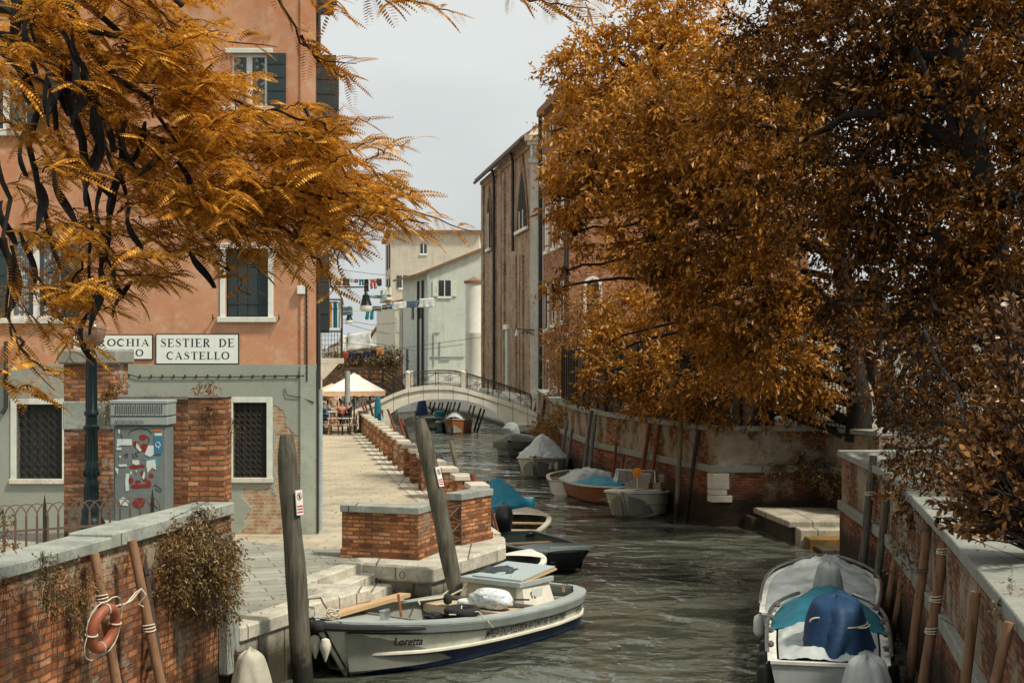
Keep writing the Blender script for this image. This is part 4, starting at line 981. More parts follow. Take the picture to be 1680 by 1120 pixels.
# brick gate piers and garden wall behind the cabinet
def px_box(p0, p1, Y0, Y1): return [((p0 - CX) * Y0 / FP, Y0), ((p1 - CX) * Y0 / FP, Y0), ((p1 - CX) * Y0 / FP, Y1), ((p0 - CX) * Y0 / FP, Y1)]
zz = lambda py, Y: EZ - (py - HY) * Y / FP
pp = px_box(105, 186, 23.6, 24.5)
gp = empty('gate_pier', (pp[0][0] + .4, 24, 1.5), 'tall brick gate pier with heavy stone cap behind the street lamp', 'pier')
mb = MB(); mb.prism(pp, 1.5, zz(597, 23.6)); mb.build('brickwork', M['brick_pier'], gp)
mb = MB(); mb.prism(off_poly(pp, .02), zz(705, 23.6), zz(658, 23.6)); mb.build('stone_block', M['coping_grey'], gp, bevel=.02)
mb = MB(); mb.prism(off_poly(pp, .09), zz(597, 23.55), zz(573, 23.55)); mb.build('cap', M['coping_right'], gp, bevel=.03)
pp = px_box(198, 312, 22.6, 22.95)
g2 = empty('garden_wall_piece', (pp[0][0] + .5, 22.7, 1.5), 'mossy brick wall behind the painted grey cabinet', 'wall')
mb = MB(); mb.prism(pp, 1.5, zz(657, 22.6)); mb.build('brickwork', M['brick_pier'], g2)
mb = MB(); mb.prism(off_poly(pp, .05), zz(657, 22.6), zz(648, 22.6)); mb.build('coping', M['dark_stone'], g2, bevel=.02)
pp = px_box(309, 367, 19.95, 20.5)
g3 = empty('brick_pier', (pp[0][0] + .3, 20.2, 1.0), 'broad red brick pier at the end of the near wall, with weeds on top', 'pier')
mb = MB(); mb.prism(pp, .9, zz(653, 19.95)); mb.build('brickwork', M['brick_parapet'], g3)
mb = MB(); mb.prism(off_poly(pp, .015), zz(653, 19.95), zz(650, 19.95)); mb.build('coping', M['dark_stone'], g3, bevel=.01)

# grey utility cabinet with stickers
Yc = 21.9; cx0, cx1 = (186 - CX) * Yc / FP, (272 - CX) * Yc / FP; cz = lambda y: zz(y, Yc); cw = cx1 - cx0; cm = (cx0 + cx1) / 2
cab = empty('utility_cabinet', (cm, Yc + .25, 2.15), 'grey metal utility cabinet covered in torn stickers and red paint', 'cabinet')
mb = MB(); mb.prism([(cx0, Yc), (cx1, Yc), (cx1, Yc + .5), (cx0, Yc + .5)], 2.1, cz(698)); mb.build('body', M.get('cab') or m_worn('cab', (.17, .20, .19), (.09, .10, .09), .5, .5, 4, .15), cab, bevel=.012)
mb = MB(); mb.prism([(cx0 + .03, Yc - .012), (cx1 - .03, Yc - .012), (cx1 - .03, Yc), (cx0 + .03, Yc)], 2.12, cz(703)); mb.build('door', M['cab'], cab)
mb = MB(); o = .035
mb.prism([(cx0 - o, Yc - .04), (cx1 + o, Yc - .04), (cx1 + o, Yc + .54), (cx0 - o, Yc + .54)], cz(697), cz(684)); mb.prism([(cx0 - o, Yc - .05), (cx1 + o, Yc - .05), (cx1 + o, Yc + .54), (cx0 - o, Yc + .54)], cz(682), cz(662))
mb.prism([(cx0 - o - .01, Yc - .06), (cx1 + o + .01, Yc - .06), (cx1 + o + .01, Yc + .56), (cx0 - o - .01, Yc + .56)], cz(662), lambda x, y: cz(656) + .03 * (1 - abs(x - cm) / (cw / 2)))
mb.prism([(cx0, Yc - .03), (cx1, Yc - .03), (cx1, Yc + .5), (cx0, Yc + .5)], cz(684), cz(682)); mb.build('hood', m_worn('cab_light', (.30, .34, .32), (.16, .18, .17), .5, .4, 4, .1), cab, bevel=.01)
mb = MB()
for i in range(22):
    for j in range(5): mb.box((cx0 + .05 + i * (cw - .1) / 21, Yc - .053, cz(666) - j * .028 + (i % 2) * .012), (.014, .008, .014))
mb.build('vent_holes', M['void'], cab)
def splat(mb, pts, seed, rough=.12, off_=.0):
    n = len(pts); o = []
    for i in range(n):
        a, b = Vector(pts[i]), Vector(pts[(i + 1) % n])
        for k in range(3):
            p = a.lerp(b, k / 3); e = mnoise.noise(Vector((p.x * .31 + seed, p.y * .37, seed * 3.1))) * rough * 22
            o.append((p.x + e, p.y + e * .6))
    y = Yc - .0125 - off_
    vs = [((px - CX) * Yc / FP, y, cz(py)) for px, py in o]
    a = sum(vs[i][0] * vs[(i + 1) % len(vs)][2] - vs[(i + 1) % len(vs)][0] * vs[i][2] for i in range(len(vs)))
    if a < 0: vs = vs[::-1]
    mb.add(vs, [list(range(len(vs)))])
def zq(x, y): return (180 + x / 7.464, 690 + y / 7.464)
def rnd(cx, cy, rx, ry, n=8): return [zq(cx + rx * math.cos(i * 2 * math.pi / n), cy + ry * math.sin(i * 2 * math.pi / n)) for i in range(n)]
mb = MB(); k_ = 0
for cx_, cy_, rx_, ry_ in ((410, 205, 55, 40), (325, 290, 38, 45), (425, 330, 55, 55), (300, 565, 65, 24), (395, 555, 42, 22), (400, 640, 26, 36), (512, 672, 32, 32), (258, 728, 36, 40), (435, 720, 28, 26), (330, 800, 70, 30), (480, 770, 34, 50), (420, 795, 50, 26), (350, 740, 40, 18), (360, 1000, 80, 70)):
    k_ += 1; splat(mb, rnd(cx_, cy_, rx_, ry_), k_, .05, .0004 * k_)
mb.build('red_paint', m_worn('red_paint', (.22, .025, .015), (.12, .02, .012), .6, .4, 12, .1), cab, uv=False)
mb = MB()
for q in ([(92, 222), (275, 222), (275, 298), (140, 298), (92, 320)], [(478, 298), (545, 300), (548, 405), (500, 440), (430, 410)], [(455, 490), (560, 470), (575, 600), (520, 570), (470, 640), (452, 560)], [(285, 480), (365, 478), (370, 530), (330, 540), (280, 520)],
          [(205, 640), (250, 650), (235, 720), (245, 850), (200, 860), (195, 720)], [(120, 960), (170, 930), (240, 980), (230, 1040), (140, 1030)], [(335, 265), (360, 300), (395, 360), (370, 375), (325, 320)], [(400, 690), (425, 610), (440, 640), (425, 720)], [(85, 325), (150, 325), (150, 355), (85, 355)], [(110, 530), (215, 530), (215, 556), (120, 560)], [(255, 615), (278, 615), (275, 655), (255, 655)], [(110, 100), (135, 110), (125, 160), (108, 140)], [(555, 148), (648, 148), (648, 182), (555, 182)], [(320, 600), (345, 605), (335, 630)], [(115, 425), (150, 425), (130, 460)], [(70, 570), (115, 585), (105, 660), (80, 610)]):
    k_ += 1; splat(mb, [zq(*p) for p in q], k_, .03, .0004 * k_)
mb.build('torn_paper', m_worn('paper', (.62, .66, .60), (.42, .44, .40), .8, .5, 14, .1), cab, uv=False)
mb = MB(); splat(mb, [zq(552, 186), zq(648, 186), zq(648, 405), zq(552, 400)], 0, 0, .014); mb.build('blue_sticker', m_worn('blue_sticker', (.03, .18, .30), (.02, .13, .22), .5, .2), cab, uv=False)
mb = MB(); splat(mb, [zq(380, 470), zq(600, 450), zq(600, 560), zq(560, 560), zq(450, 480)], 0, .06, .003); mb.build('pale_blue_paint', m_worn('pale_blue', (.08, .30, .38), None, .6), cab, uv=False)
mb = MB()
y = Yc - .0275
def qp(x, y_): p = zq(x, y_); return ((p[0] - CX) * Yc / FP, y, cz(p[1]))
mb.tube([qp(595 + 28 * math.cos(a_), 290 + 30 * math.sin(a_)) for a_ in [k * math.pi / 5 for k in range(10)]], .004, 4, close=True); mb.tube([qp(605, 310), qp(605, 345)], .004, 4); mb.tube([qp(605, 325), qp(635, 290)], .003, 4)
mb.build('sticker_emblem', M['frame_white'], cab, uv=False)
mb = MB(); y = Yc - .016
for pts in ([(230, 170), (260, 120), (380, 92), (480, 110), (520, 150)], [(140, 150), (160, 230), (150, 260)], [(280, 400), (300, 450), (350, 430), (310, 400), (360, 380)], [(470, 190), (490, 240), (460, 290)], [(200, 400), (230, 430), (200, 450), (180, 420), (230, 400)], [(540, 1020), (590, 1070)], [(500, 1000), (505, 1035)], [(540, 800), (560, 780), (640, 840), (630, 870), (560, 830)]):
    mb.tube([qp(*p) for p in pts], .004, 4)
def cabx(x, y_): return ((80 + x / 3.294 - CX) * Yc / FP, Yc - .056, cz(560 + y_ / 3.294))
mb.tube([cabx(365 + 6 * i, 432 + (8 if i % 2 else -6) + 3 * math.sin(i * 2.1)) for i in range(26)], .005, 4)
mb.build('scribble', M['void'], cab, uv=False)
mb = MB(); splat(mb, [zq(536, 105), zq(628, 105), zq(628, 130), zq(536, 130)], 0, .03, .005); mb.build('orange_sticker', m_worn('orange_st', (.62, .16, .03), None, .5), cab, uv=False)

# Text helper: letters as real mesh, mapped by fn(x, y) -> world point
TXO = 0.0
def text_mesh(body, fn, name, mat, parent, size=1.0, space=1.0, shear=0.0, extrude=0.0, align='LEFT'):
    cu = bpy.data.curves.new(name, 'FONT'); cu.body = body; cu.size = size; cu.space_character = space; cu.shear = shear; cu.align_x = align; cu.resolution_u = 3; cu.offset = TXO
    to = bpy.data.objects.new(name + '_curve', cu); col.objects.link(to); bpy.context.view_layer.update()
    dg = bpy.context.evaluated_depsgraph_get(); me0 = to.evaluated_get(dg).to_mesh()
    vs = [fn(v.co.x, v.co.y) for v in me0.vertices]; fs = [list(p.vertices) for p in me0.polygons]
    to.evaluated_get(dg).to_mesh_clear(); bpy.data.objects.remove(to); bpy.data.curves.remove(cu)
    mb = MB(); mb.add(vs, fs); return mb.build(name, mat, parent, uv=False)
text_mesh('SMART CITY', lambda x, y_: ((0, 0, 0)), 'tmp', M['void'], None) if False else None
text_mesh('WRAP', lambda x, y_: Vector(qp(548 + x * 30 + y_ * 0, 810 - y_ * 34 + x * 14)), 'lettering', M['frame_white'], cab) if False else None

# street signs: painted white panels with stencilled Roman letters (thick and thin strokes)
def circ(cx, cy, rx, ry, a0, a1, n=14): return [(cx + rx * math.cos(R(a0 + (a1 - a0) * i / n)), cy + ry * math.sin(R(a0 + (a1 - a0) * i / n))) for i in range(n + 1)]
def wv(n, thin, thick, ph=0.0): return [thin + (thick - thin) * abs(math.sin(math.pi * (i / (n)) + ph)) for i in range(n + 1)]
TK, TN, SF = .17, .055, .05
GL = {}
def vst(x, y0=0.0, y1=1.0, w=TK): return ([(x, y0), (x, y1)], [w, w])
def hst(x0, x1, y, w=TN): return ([(x0, y), (x1, y)], [w, w])
def ser(x, y, w=.32): return ([(x - w / 2, y), (x + w / 2, y)], [SF, SF])
GL['I'] = (.36, [vst(.18), ser(.18, .025), ser(.18, .975)])
GL['E'] = (.66, [vst(.16), ser(.12, .025, .24), ser(.12, .975, .24), hst(.16, .60, .03), hst(.16, .46, .5), hst(.16, .58, .97), ([(.58, .97), (.58, .76)], [.03, .05]), ([(.61, .03), (.63, .26)], [.04, .05]), ([(.46, .40), (.46, .60)], [.04, .04])])
GL['T'] = (.70, [vst(.35), ser(.35, .025), hst(.04, .66, .97), ([(.05, .97), (.04, .74)], [.05, .03]), ([(.65, .97), (.66, .74)], [.05, .03])])
GL['L'] = (.62, [vst(.16), ser(.14, .025, .26), ser(.16, .975), hst(.16, .56, .03), ([(.57, .03), (.60, .28)], [.04, .05])])
GL['H'] = (.80, [vst(.16), vst(.64), ser(.16, .025), ser(.16, .975), ser(.64, .025), ser(.64, .975), hst(.16, .64, .5)])
GL['D'] = (.78, [vst(.16), ser(.13, .025, .24), (circ(.24, .5, .44, .47, 90, -90), wv(14, TN, TK)), hst(.08, .26, .97), hst(.08, .26, .03)])
GL['P'] = (.66, [vst(.16), ser(.16, .025), (circ(.26, .73, .30, .24, 90, -90), wv(14, TN, TK * .9)), hst(.06, .28, .97), hst(.16, .28, .49)])
GL['R'] = (.76, [vst(.16), ser(.16, .025), (circ(.26, .74, .28, .23, 90, -90), wv(14, TN, TK * .9)), hst(.06, .28, .97), hst(.16, .28, .51), ([(.34, .50), (.60, .03)], [.12, .16]), ([(.56, .025), (.72, .025)], [SF, SF])])
GL['C'] = (.72, [(circ(.40, .5, .34, .47, 48, 312, 18), [TN + (TK - TN) * math.sin(math.pi * i / 18) for i in range(19)]), ([(.62, .97), (.62, .70)], [.03, .04]), ([(.62, .06), (.62, .22)], [.02, .02])])
GL['O'] = (.80, [(circ(.40, .5, .33, .47, 0, 360, 26), [TN + (TK - TN) * abs(math.cos(R(360 * i / 26))) for i in range(27)])])
GL['S'] = (.60, [([(.52, .72), (.52, .97)], [.03, .04]), ([(.50, .84), (.42, .94), (.30, .975), (.17, .92), (.12, .78), (.18, .64), (.32, .54), (.46, .42), (.52, .27), (.47, .12), (.33, .03), (.18, .05), (.09, .18)], [.04, .05, .055, .08, .12, .15, .18, .18, .13, .08, .055, .05, .04]), ([(.07, .03), (.07, .30)], [.04, .03])])
GL['A'] = (.78, [([(.38, 1.0), (.12, .03)], [.04, .05]), ([(.37, 1.0), (.64, .03)], [.10, .17]), hst(.20, .56, .34), ser(.12, .025, .22), ser(.66, .025, .26)])
GL[' '] = (.6, []); GL['.'] = (.3, [([(.1, .06), (.22, .06)], [.12, .12])])
def serif_text(mb, s, x0, z0, h, width, y):
    tot = sum(GL[c][0] + .12 for c in s) - .12; sx = width / tot; x = x0; k = 0
    for c in s:
        w, st = GL[c]
        for pts, ws in st:
            k += 1; yy = y - .0003 * (k % 7) - .0005; P_ = [Vector((x + a * sx, z0 + b * h)) for a, b in pts]; A = []; B = []
            for i, p in enumerate(P_):
                d = (P_[min(i + 1, len(P_) - 1)] - P_[max(i - 1, 0)]).normalized(); nn_ = Vector((-d.y, d.x)) * ws[i] * .5 * (sx * .55 + h * .45)
                A.append(p + nn_); B.append(p - nn_)
            for i in range(len(P_) - 1):
                mb.add([(A[i].x, yy, A[i].y), (B[i].x, yy, B[i].y), (B[i + 1].x, yy, B[i + 1].y), (A[i + 1].x, yy, A[i + 1].y)], [(0, 1, 2, 3)])
        x += (w + .12) * sx
def wall_sign(p0, p1, y0, y1, rows, label):
    x0, x1, z0, z1 = HX(p0), HX(p1), HZ(y1), HZ(y0)
    r = empty('street_name_sign', ((x0 + x1) / 2, 29.48, z0), label, 'sign', 'white street name panels on the orange house')
    mb = MB(); mb.prism([(x0, 29.47), (x1, 29.47), (x1, 29.5), (x0, 29.5)], z0, z1); mb.build('border', M['void'], r)
    mb = MB(); mb.prism([(x0 + .02, 29.462), (x1 - .02, 29.462), (x1 - .02, 29.47), (x0 + .02, 29.47)], z0 + .02, z1 - .02); mb.build('panel', m_worn('sign_white', (.74, .77, .70), (.56, .58, .52), .8, .4, 4, .1), r)
    mb = MB()
    for s, a, b, ya, yb in rows: serif_text(mb, s, HX(a), HZ(yb), HZ(ya) - HZ(yb), HX(b) - HX(a), 29.461)
    mb.build('lettering', m_worn('ink', (.02, .022, .025), None, .8), r, uv=False)
wall_sign(256, 392.5, 547.5, 597.5, [('SESTIER DE', 264, 385, 555.5, 569), ('CASTELLO', 274, 377, 577, 589.5)], 'larger white panel reading SESTIER DE CASTELLO near the dark window')
wall_sign(120, 251.5, 548.5, 590, [('PAROCHIA', 132, 246, 556, 567.5), ('S. ISEPO', 150, 236, 573, 584)], 'white panel reading PAROCHIA partly covered by the lamp and leaves')

# ---------------------------------------------------------------- street lamp
lx = (150 - CX) * 21.5 / FP; ly = 21.5; lz = lambda y: zz(y, ly)
lamp = empty('street_lamp', (lx, ly, 2.15), 'dark green cast iron street lamp with pink glass globe before the brick pier', 'street lamp')
s = ly / FP
mb = MB(); prof = [(24, 872), (22, 868), (22, 856), (18, 850), (16, 842), (17, 836), (12, 828), (11, 800), (12, 796), (11, 790), (10, 785), (12, 770), (12, 764), (10, 758), (9.5, 720), (10, 708), (13, 705), (13, 699), (9.5, 696), (9.5, 682), (12, 680), (12, 676), (9, 672), (8.5, 590), (10, 586), (7, 578), (6, 566)]
mb.lathe((lx, ly, 0), [(a * s, lz(b)) for a, b in prof], 16); mb.build('column', M['iron_green'], lamp, smooth=True)
mb = MB()
for k in range(10):
    a = 2 * math.pi * k / 10
    for za, zb_, ra in ((830, 790, 11.5), (755, 712, 10), (670, 592, 8.7)): mb.tube([(lx + ra * s * math.cos(a), ly + ra * s * math.sin(a), lz(za)), (lx + (ra - .6) * s * math.cos(a), ly + (ra - .6) * s * math.sin(a), lz(zb_))], .011, 4)
    mb.blob((lx + 12 * s * math.cos(a), ly + 12 * s * math.sin(a), lz(776)), (.025, .025, .05), nu=5, nv=6)
mb.build('fluting', M['iron_green'], lamp)
mb = MB(); mb.lathe((lx, ly, 0), [(6 * s, lz(570)), (16 * s, lz(562)), (22 * s, lz(552)), (24 * s, lz(543)), (22 * s, lz(534)), (15 * s, lz(527)), (5 * s, lz(524))], 20)
tg = NT('globe_glass'); tg.set((.42, .25, .17), .12); tg.p.inputs['Transmission Weight'].default_value = .5; M['globe_glass'] = tg.m
mb.build('globe', M['globe_glass'], lamp, smooth=True)
mb = MB(); mb.lathe((lx, ly, 0), [(7 * s, lz(566)), (5 * s, lz(556)), (7 * s, lz(548)), (7 * s, lz(534)), (9 * s, lz(524)), (5 * s, lz(518)), (2 * s, lz(510)), (.5 * s, lz(504))], 10); mb.build('lamp_crown', M['iron_green'], lamp, smooth=True)

# hooped iron fence
hy = 19.6
def hoopfence(x0, x1, y0, y1):
    r = empty('hooped_fence', (x0, y0, 1.55), 'low rusty iron fence of overlapping hoops behind the near wall', 'fence'); mb = MB(); L_ = math.hypot(x1 - x0, y1 - y0); n = int(L_ / .135); P_ = lambda t, z: Vector((x0 + (x1 - x0) * t, y0 + (y1 - y0) * t, z))
    for i in range(n):
        t0, t1 = i / n, (i + 2.1) / n; c = (t0 + t1) / 2; rr = (t1 - t0) / 2
        mb.tube([P_(t0, 1.56), P_(t0, 2.52)] + [P_(c - rr * math.cos(a), 2.52 + .19 * math.sin(a)) for a in [math.pi * k / 8 for k in range(1, 8)]] + [P_(t1, 2.52), P_(t1, 1.56)], .009, 4)
    mb.build('hoops', M['iron_rust'], r)
    mb = MB(); mb.bar(P_(0, 2.36), P_(1.02, 2.36), .022, .03); mb.bar(P_(0, 1.75), P_(1.02, 1.75), .022, .03); mb.build('rail', M['iron_rust'], r)
    for t in (.0, .36, 1.02):
        p = P_(t, 0); mb = MB(); mb.prism([(p.x - .02, p.y - .015), (p.x + .02, p.y - .015), (p.x + .02, p.y + .015), (p.x - .02, p.y + .015)], 1.55, 2.70); mb.add([(p.x - .02, p.y, 2.70), (p.x + .02, p.y, 2.70), (p.x, p.y, 2.84), (p.x, p.y + .02, 2.70)], [(0, 1, 2), (0, 2, 3), (1, 3, 2)]); mb.bar((p.x, p.y, 2.2), (p.x + .15, p.y + .3, 1.55), .015); mb.build('post', M['iron'], r)
hoopfence((-30 - CX) * 18.6 / FP, (245 - CX) * 19.9 / FP, 18.6, 19.9)

# ---------------------------------------------------------------- mooring poles
m_wood('pole_grey', (.17, .155, .115), (.065, .058, .042), weed=.55)
m_wood('pole_brown', (.34, .19, .105), (.20, .105, .055), weed=.35, bump=.3)
m_wood('pole_dark', (.085, .07, .05), (.03, .025, .02), weed=.8)
m_wood('pole_red', (.30, .10, .045), (.16, .055, .03), weed=.5)
m_wood('pole_steel', (.20, .23, .22), (.11, .12, .12), weed=.5, bump=.2)
m_wood('pole_weathered', (.30, .25, .18), (.16, .13, .09), weed=.5)
def pole(top, bot, Y, wpx, mat, label, rough=.04, cap=None, name='mooring_pole', group=None, extra=None, tilt=0.0):
    p1 = W(top[0], top[1], Y + tilt); p0 = W(bot[0], bot[1], Y); d = (p0 - p1).normalized()
    zb_ = min(-.4, p0.z); p0 = p1 + d * ((p1.z - zb_) / -d.z)
    r = wpx * Y / FP / 2; n = 14; pts = []; rad = []
    sd = hash(label) % 97 if False else sum(map(ord, label)) % 97
    for i in range(n + 1):
        t_ = i / n; q = p1.lerp(p0, t_); q = q + Vector((mnoise.noise(Vector((t_ * 2.5, sd, 0))), mnoise.noise(Vector((t_ * 2.5, sd, 5))), 0)) * rough
        pts.append(q); rad.append(r * (.93 + .12 * t_ + .12 * mnoise.noise(Vector((t_ * 5, sd, 9)))))
    if cap == 'pointed': pts = [pts[0] - d * r * 1.2] + pts; rad = [r * .55] + rad
    if cap == 'worn': rad[0] *= .72; pts = [pts[0] - d * .03] + pts; rad = [rad[0] * .85] + rad
    rt = local_root(empty(name, (p0.x, p0.y, 0), label, 'mooring pole', group or 'wooden mooring poles standing in the canal'))
    mb = MB(); b0 = Vector((p0.x, p0.y, 0)); mb.tube([q - b0 for q in pts], rad, 12 if wpx > 12 else 8)
    mb.build('shaft', M[mat], rt, smooth=True)
    if extra: extra(rt, b0, p1, p0, r)
    return rt
def nosign(py):
    def f(rt, b0, p1, p0, r):
        d = (p0 - p1).normalized(); z = zz(py, p1.y); k = (p1.z - z) / (p1.z - p0.z); c = p1.lerp(p0, k) - b0
        o = Vector((.86, -.51, 0)); a = Vector((.51, .86, 0)) ; u = -d; 
        c = c + o * (r + .012); w, h = .070, .17
        P_ = lambda x, y_, e=0.0: c + a * x + u * y_ + o * e
        mb = MB(); mb.add([P_(-w, -h), P_(w, -h), P_(w, h), P_(-w, h), P_(-w, -h, -.012), P_(w, -h, -.012), P_(w, h, -.012), P_(-w, h, -.012)], [(0, 1, 2, 3), (7, 6, 5, 4), (0, 4, 5, 1), (1, 5, 6, 2), (2, 6, 7, 3), (3, 7, 4, 0)]); mb.build('sign_plate', M['frame_white'], rt)
        mb = MB(); rr = .054
        ring = [(rr * math.cos(i * math.pi / 10), .085 + rr * math.sin(i * math.pi / 10)) for i in range(20)]; ring2 = [(x * .74, .085 + (y_ - .085) * .74) for x, y_ in ring]
        mb.add([P_(x, y_, .002) for x, y_ in ring] + [P_(x, y_, .002) for x, y_ in ring2], [(i, (i + 1) % 20, 20 + (i + 1) % 20, 20 + i) for i in range(20)])
        mb.add([P_(-.042, .12, .0025), P_(-.034, .128, .0025), P_(.042, .05, .0025), P_(.034, .042, .0025)], [(3, 2, 1, 0)])
        for j in range(3): mb.add([P_(-.06, -.06 - j * .04, .002), P_(.06, -.06 - j * .04, .002), P_(.06, -.04 - j * .04, .002), P_(-.06, -.04 - j * .04, .002)], [(0, 1, 2, 3)])
        mb.build('red_marks', m_worn('sign_red', (.50, .04, .03), None, .5, .2), rt, uv=False)
        mb = MB(); mb.add([P_(.02 * math.cos(i), .085 + .035 * math.sin(i), .003) for i in (0, 1.2, 2.4, 3.8, 5)], [(0, 1, 2, 3, 4)]); mb.build('dark_mark', M['void'], rt, uv=False)
    return f
def rope_at(zs, white=True):
    def f(rt, b0, p1, p0, r):
        mb = MB(); d = (p0 - p1).normalized()
        for z in zs:
            for j in range(3):
                k = (p1.z - z - j * .028) / (p1.z - p0.z); c = p1.lerp(p0, k) - b0
                mb.tube([c + Vector(((r + .008) * math.cos(a), (r + .008) * math.sin(a), .01 * math.sin(a + j))) for a in [i * math.pi / 5 for i in range(10)]], .009, 4, close=True)
        mb.build('rope', M['rope'] if white else M['rope_dark'], rt)
    return f
m_worn('rope', (.58, .52, .40), (.35, .30, .2), .9); m_worn('rope_dark', (.12, .11, .09), None, .9)
pole((470, 716), (497, 1120), 19.6, 34, 'pole_grey', 'thick grey mooring post with worn top standing left of the cream workboat', .05, 'worn', extra=nosign(823))
pole((689, 690), (747, 955), 24.4, 28, 'pole_grey', 'thick grey leaning mooring post between parapet and cream workboat cabin', .06, 'worn', extra=nosign(781))
pole((155, 907), (193, 1130), 15.3, 17, 'pole_brown', 'brown pole with the lifebuoy against the near brick wall', .015, extra=rope_at((2.05, .95)))
pole((216, 886), (265, 1130), 16.0, 17, 'pole_brown', 'brown pole right of the lifebuoy, in front of the dark ladder', .015, extra=rope_at((1.6,)))
def wallY(px, pts, d):
    best = None
    for i in range(len(pts) - 1):
        (x0, y0), (x1, y1) = pts[i], pts[i + 1]
        for k in range(60):
            t_ = k / 60; x, y = x0 + (x1 - x0) * t_ + d, y0 + (y1 - y0) * t_
            e = abs(CX + x * FP / y - px)
            if best is None or e < best[0]: best = (e, y)
    return best[1]
for top, bot, Y, w_, mt, lab, ex in (
    ((1433, 747), (1414, 935), 29.8, 14, 'pole_grey', 'tall dark grey pole, farthest of the thick ones by the landing wall', rope_at((2.0,))),
    ((1463, 752), (1434, 990), 28.0, 13, 'pole_grey', 'second dark grey pole leaning beside the landing wall', None),
    ((1484, 830), (1447, 1045), 25.5, 12, 'pole_brown', 'slim brown pole just behind the covered boats, left of its pair', None),
    ((1500, 835), (1456, 1090), 24.0, 12, 'pole_brown', 'slim brown pole just behind the covered boats, right of its pair', None),
    ((1521, 863), (1491, 1125), 19.6, 16, 'pole_brown', 'thick brown pole with rope near its flat top at lower right', rope_at((2.3, 1.7), False)),
    ((1549, 889), (1515, 1125), 18.6, 18, 'pole_brown', 'thick brown pole tied with pale ropes at lower right', rope_at((2.2, 1.6, 1.2))),
    ((1601, 970), (1583, 1125), 16.0, 18, 'pole_brown', 'short sawn brown pole against the low stone band', None),
    ((1656, 1020), (1632, 1125), 14.0, 19, 'pole_brown', 'rightmost brown pole at the photo bottom corner', None)):
    pole(top, bot, min(Y, wallY(bot[0], NW, -.28)), w_, mt, lab, .015, extra=ex)
FAR = [(1.40, 87), (1.55, 84.6)] + RW[1:6]
for top, bot, w_, mt, lab in (
    ((882, 655), (864, 724), 4, 'pole_red', 'leftmost leaning pole of the three at the right foot of the bridge'),
    ((888, 654), (870, 726), 4, 'pole_weathered', 'middle leaning pole of the three at the right foot of the bridge'),
    ((894, 654), (884, 733), 5, 'pole_dark', 'rightmost leaning pole of the three at the right foot of the bridge'),
    ((931, 690), (922, 742), 5, 'pole_steel', 'grey pole under the ivy, left of its pair'), ((939, 703), (932, 748), 5, 'pole_steel', 'grey pole under the ivy, right of its pair'),
    ((970, 673), (960, 757), 6.5, 'pole_steel', 'tall grey green pole by the grey canopy boat, left of its pair'), ((977, 679), (968, 762), 6.5, 'pole_steel', 'tall grey green pole by the grey canopy boat, right of its pair'),
    ((1011, 725), (1005, 785), 5, 'pole_red', 'thin red brown pole under hanging foliage, left of its pair'), ((1023, 745), (1018, 790), 5, 'pole_red', 'thin red brown pole under hanging foliage, right of its pair'),
    ((1065, 694), (1050, 800), 6.5, 'pole_red', 'red brown pole behind the white motorboat, left of its pair'), ((1081, 697), (1066, 805), 6.5, 'pole_red', 'red brown pole behind the white motorboat, right of its pair'),
    ((1120, 640), (1111, 815), 8, 'pole_weathered', 'tall pale pole rising above the wall behind the motorboat windshield'), ((1152, 655), (1127, 840), 7, 'pole_dark', 'dark slanting pole between motorboat and wall corner')):
    pole(top, bot, wallY(bot[0], FAR, -.35), w_, mt, lab, .02)
LQ = QF
for top, bot, w_, mt, lab in (
    ((739, 722), (753, 790), 7, 'pole_weathered', 'lone leaning pole in open water just past the near pillars'),
    ((713, 741), (716, 760), 5, 'pole_dark', 'dark stub behind the pillars, left of its pair'), ((724, 750), (728, 770), 5, 'pole_dark', 'dark stub behind the pillars, right of its pair'),
    ((800, 789), (804, 830), 4, 'pole_dark', 'thin dark stub beside the blue covered boat'), ((807, 835), (830, 925), 5, 'pole_red', 'red plank-like pole leaning against the parapet block'),
    ((653, 684), (669, 735), 4.5, 'pole_red', 'red brown leaning pole beyond the pillars, left of its pair'), ((658, 686), (676, 738), 4.5, 'pole_red', 'red brown leaning pole beyond the pillars, right of its pair'),
    ((664, 697), (678, 742), 5, 'pole_dark', 'dark leaning pole right of the red brown pair'), ((630, 671), (646, 712), 6, 'pole_brown', 'light brown leaning pole near the blue bundle, thicker one'),
    ((636, 671), (651, 712), 4, 'pole_red', 'red leaning pole near the blue bundle, thinner one'), ((626, 672), (634, 700), 3.5, 'pole_red', 'short red pole directly right of the blue bundle'),
    ((606, 660), (614, 690), 4, 'pole_dark', 'dark leaning pole at the left foot of the bridge'), ((593, 660), (600, 680), 3.5, 'pole_red', 'far red pole by the parasol, left one'), ((598, 660), (605, 682), 3.5, 'pole_red', 'far red pole by the parasol, right one')):
    pole(top, bot, min(max(wallY(bot[0], LQ, .35), 29.3), 82), w_, mt, lab, .01)
xs_ = [(707, 386), (722, 390), (727, 390), (736, 385), (747, 385), (755, 392), (773, 415), (779, 420), (789, 445), (795, 455), (714, 388), (741, 388)]
for i, (p, y_) in enumerate(sorted(xs_)):
    yt = 590 + y_ / 5.6; bx_ = p - 8 - (i % 3); Y = 88 + (795 - p) * .34
    pole((p, yt), (bx_, yt + 30), Y, 3.2, ['pole_red', 'pole_dark', 'pole_steel'][i % 3], ORD[i] + ' leaning pole from the left seen through the bridge arch', .01, group='poles along the far quay wall under the bridge')
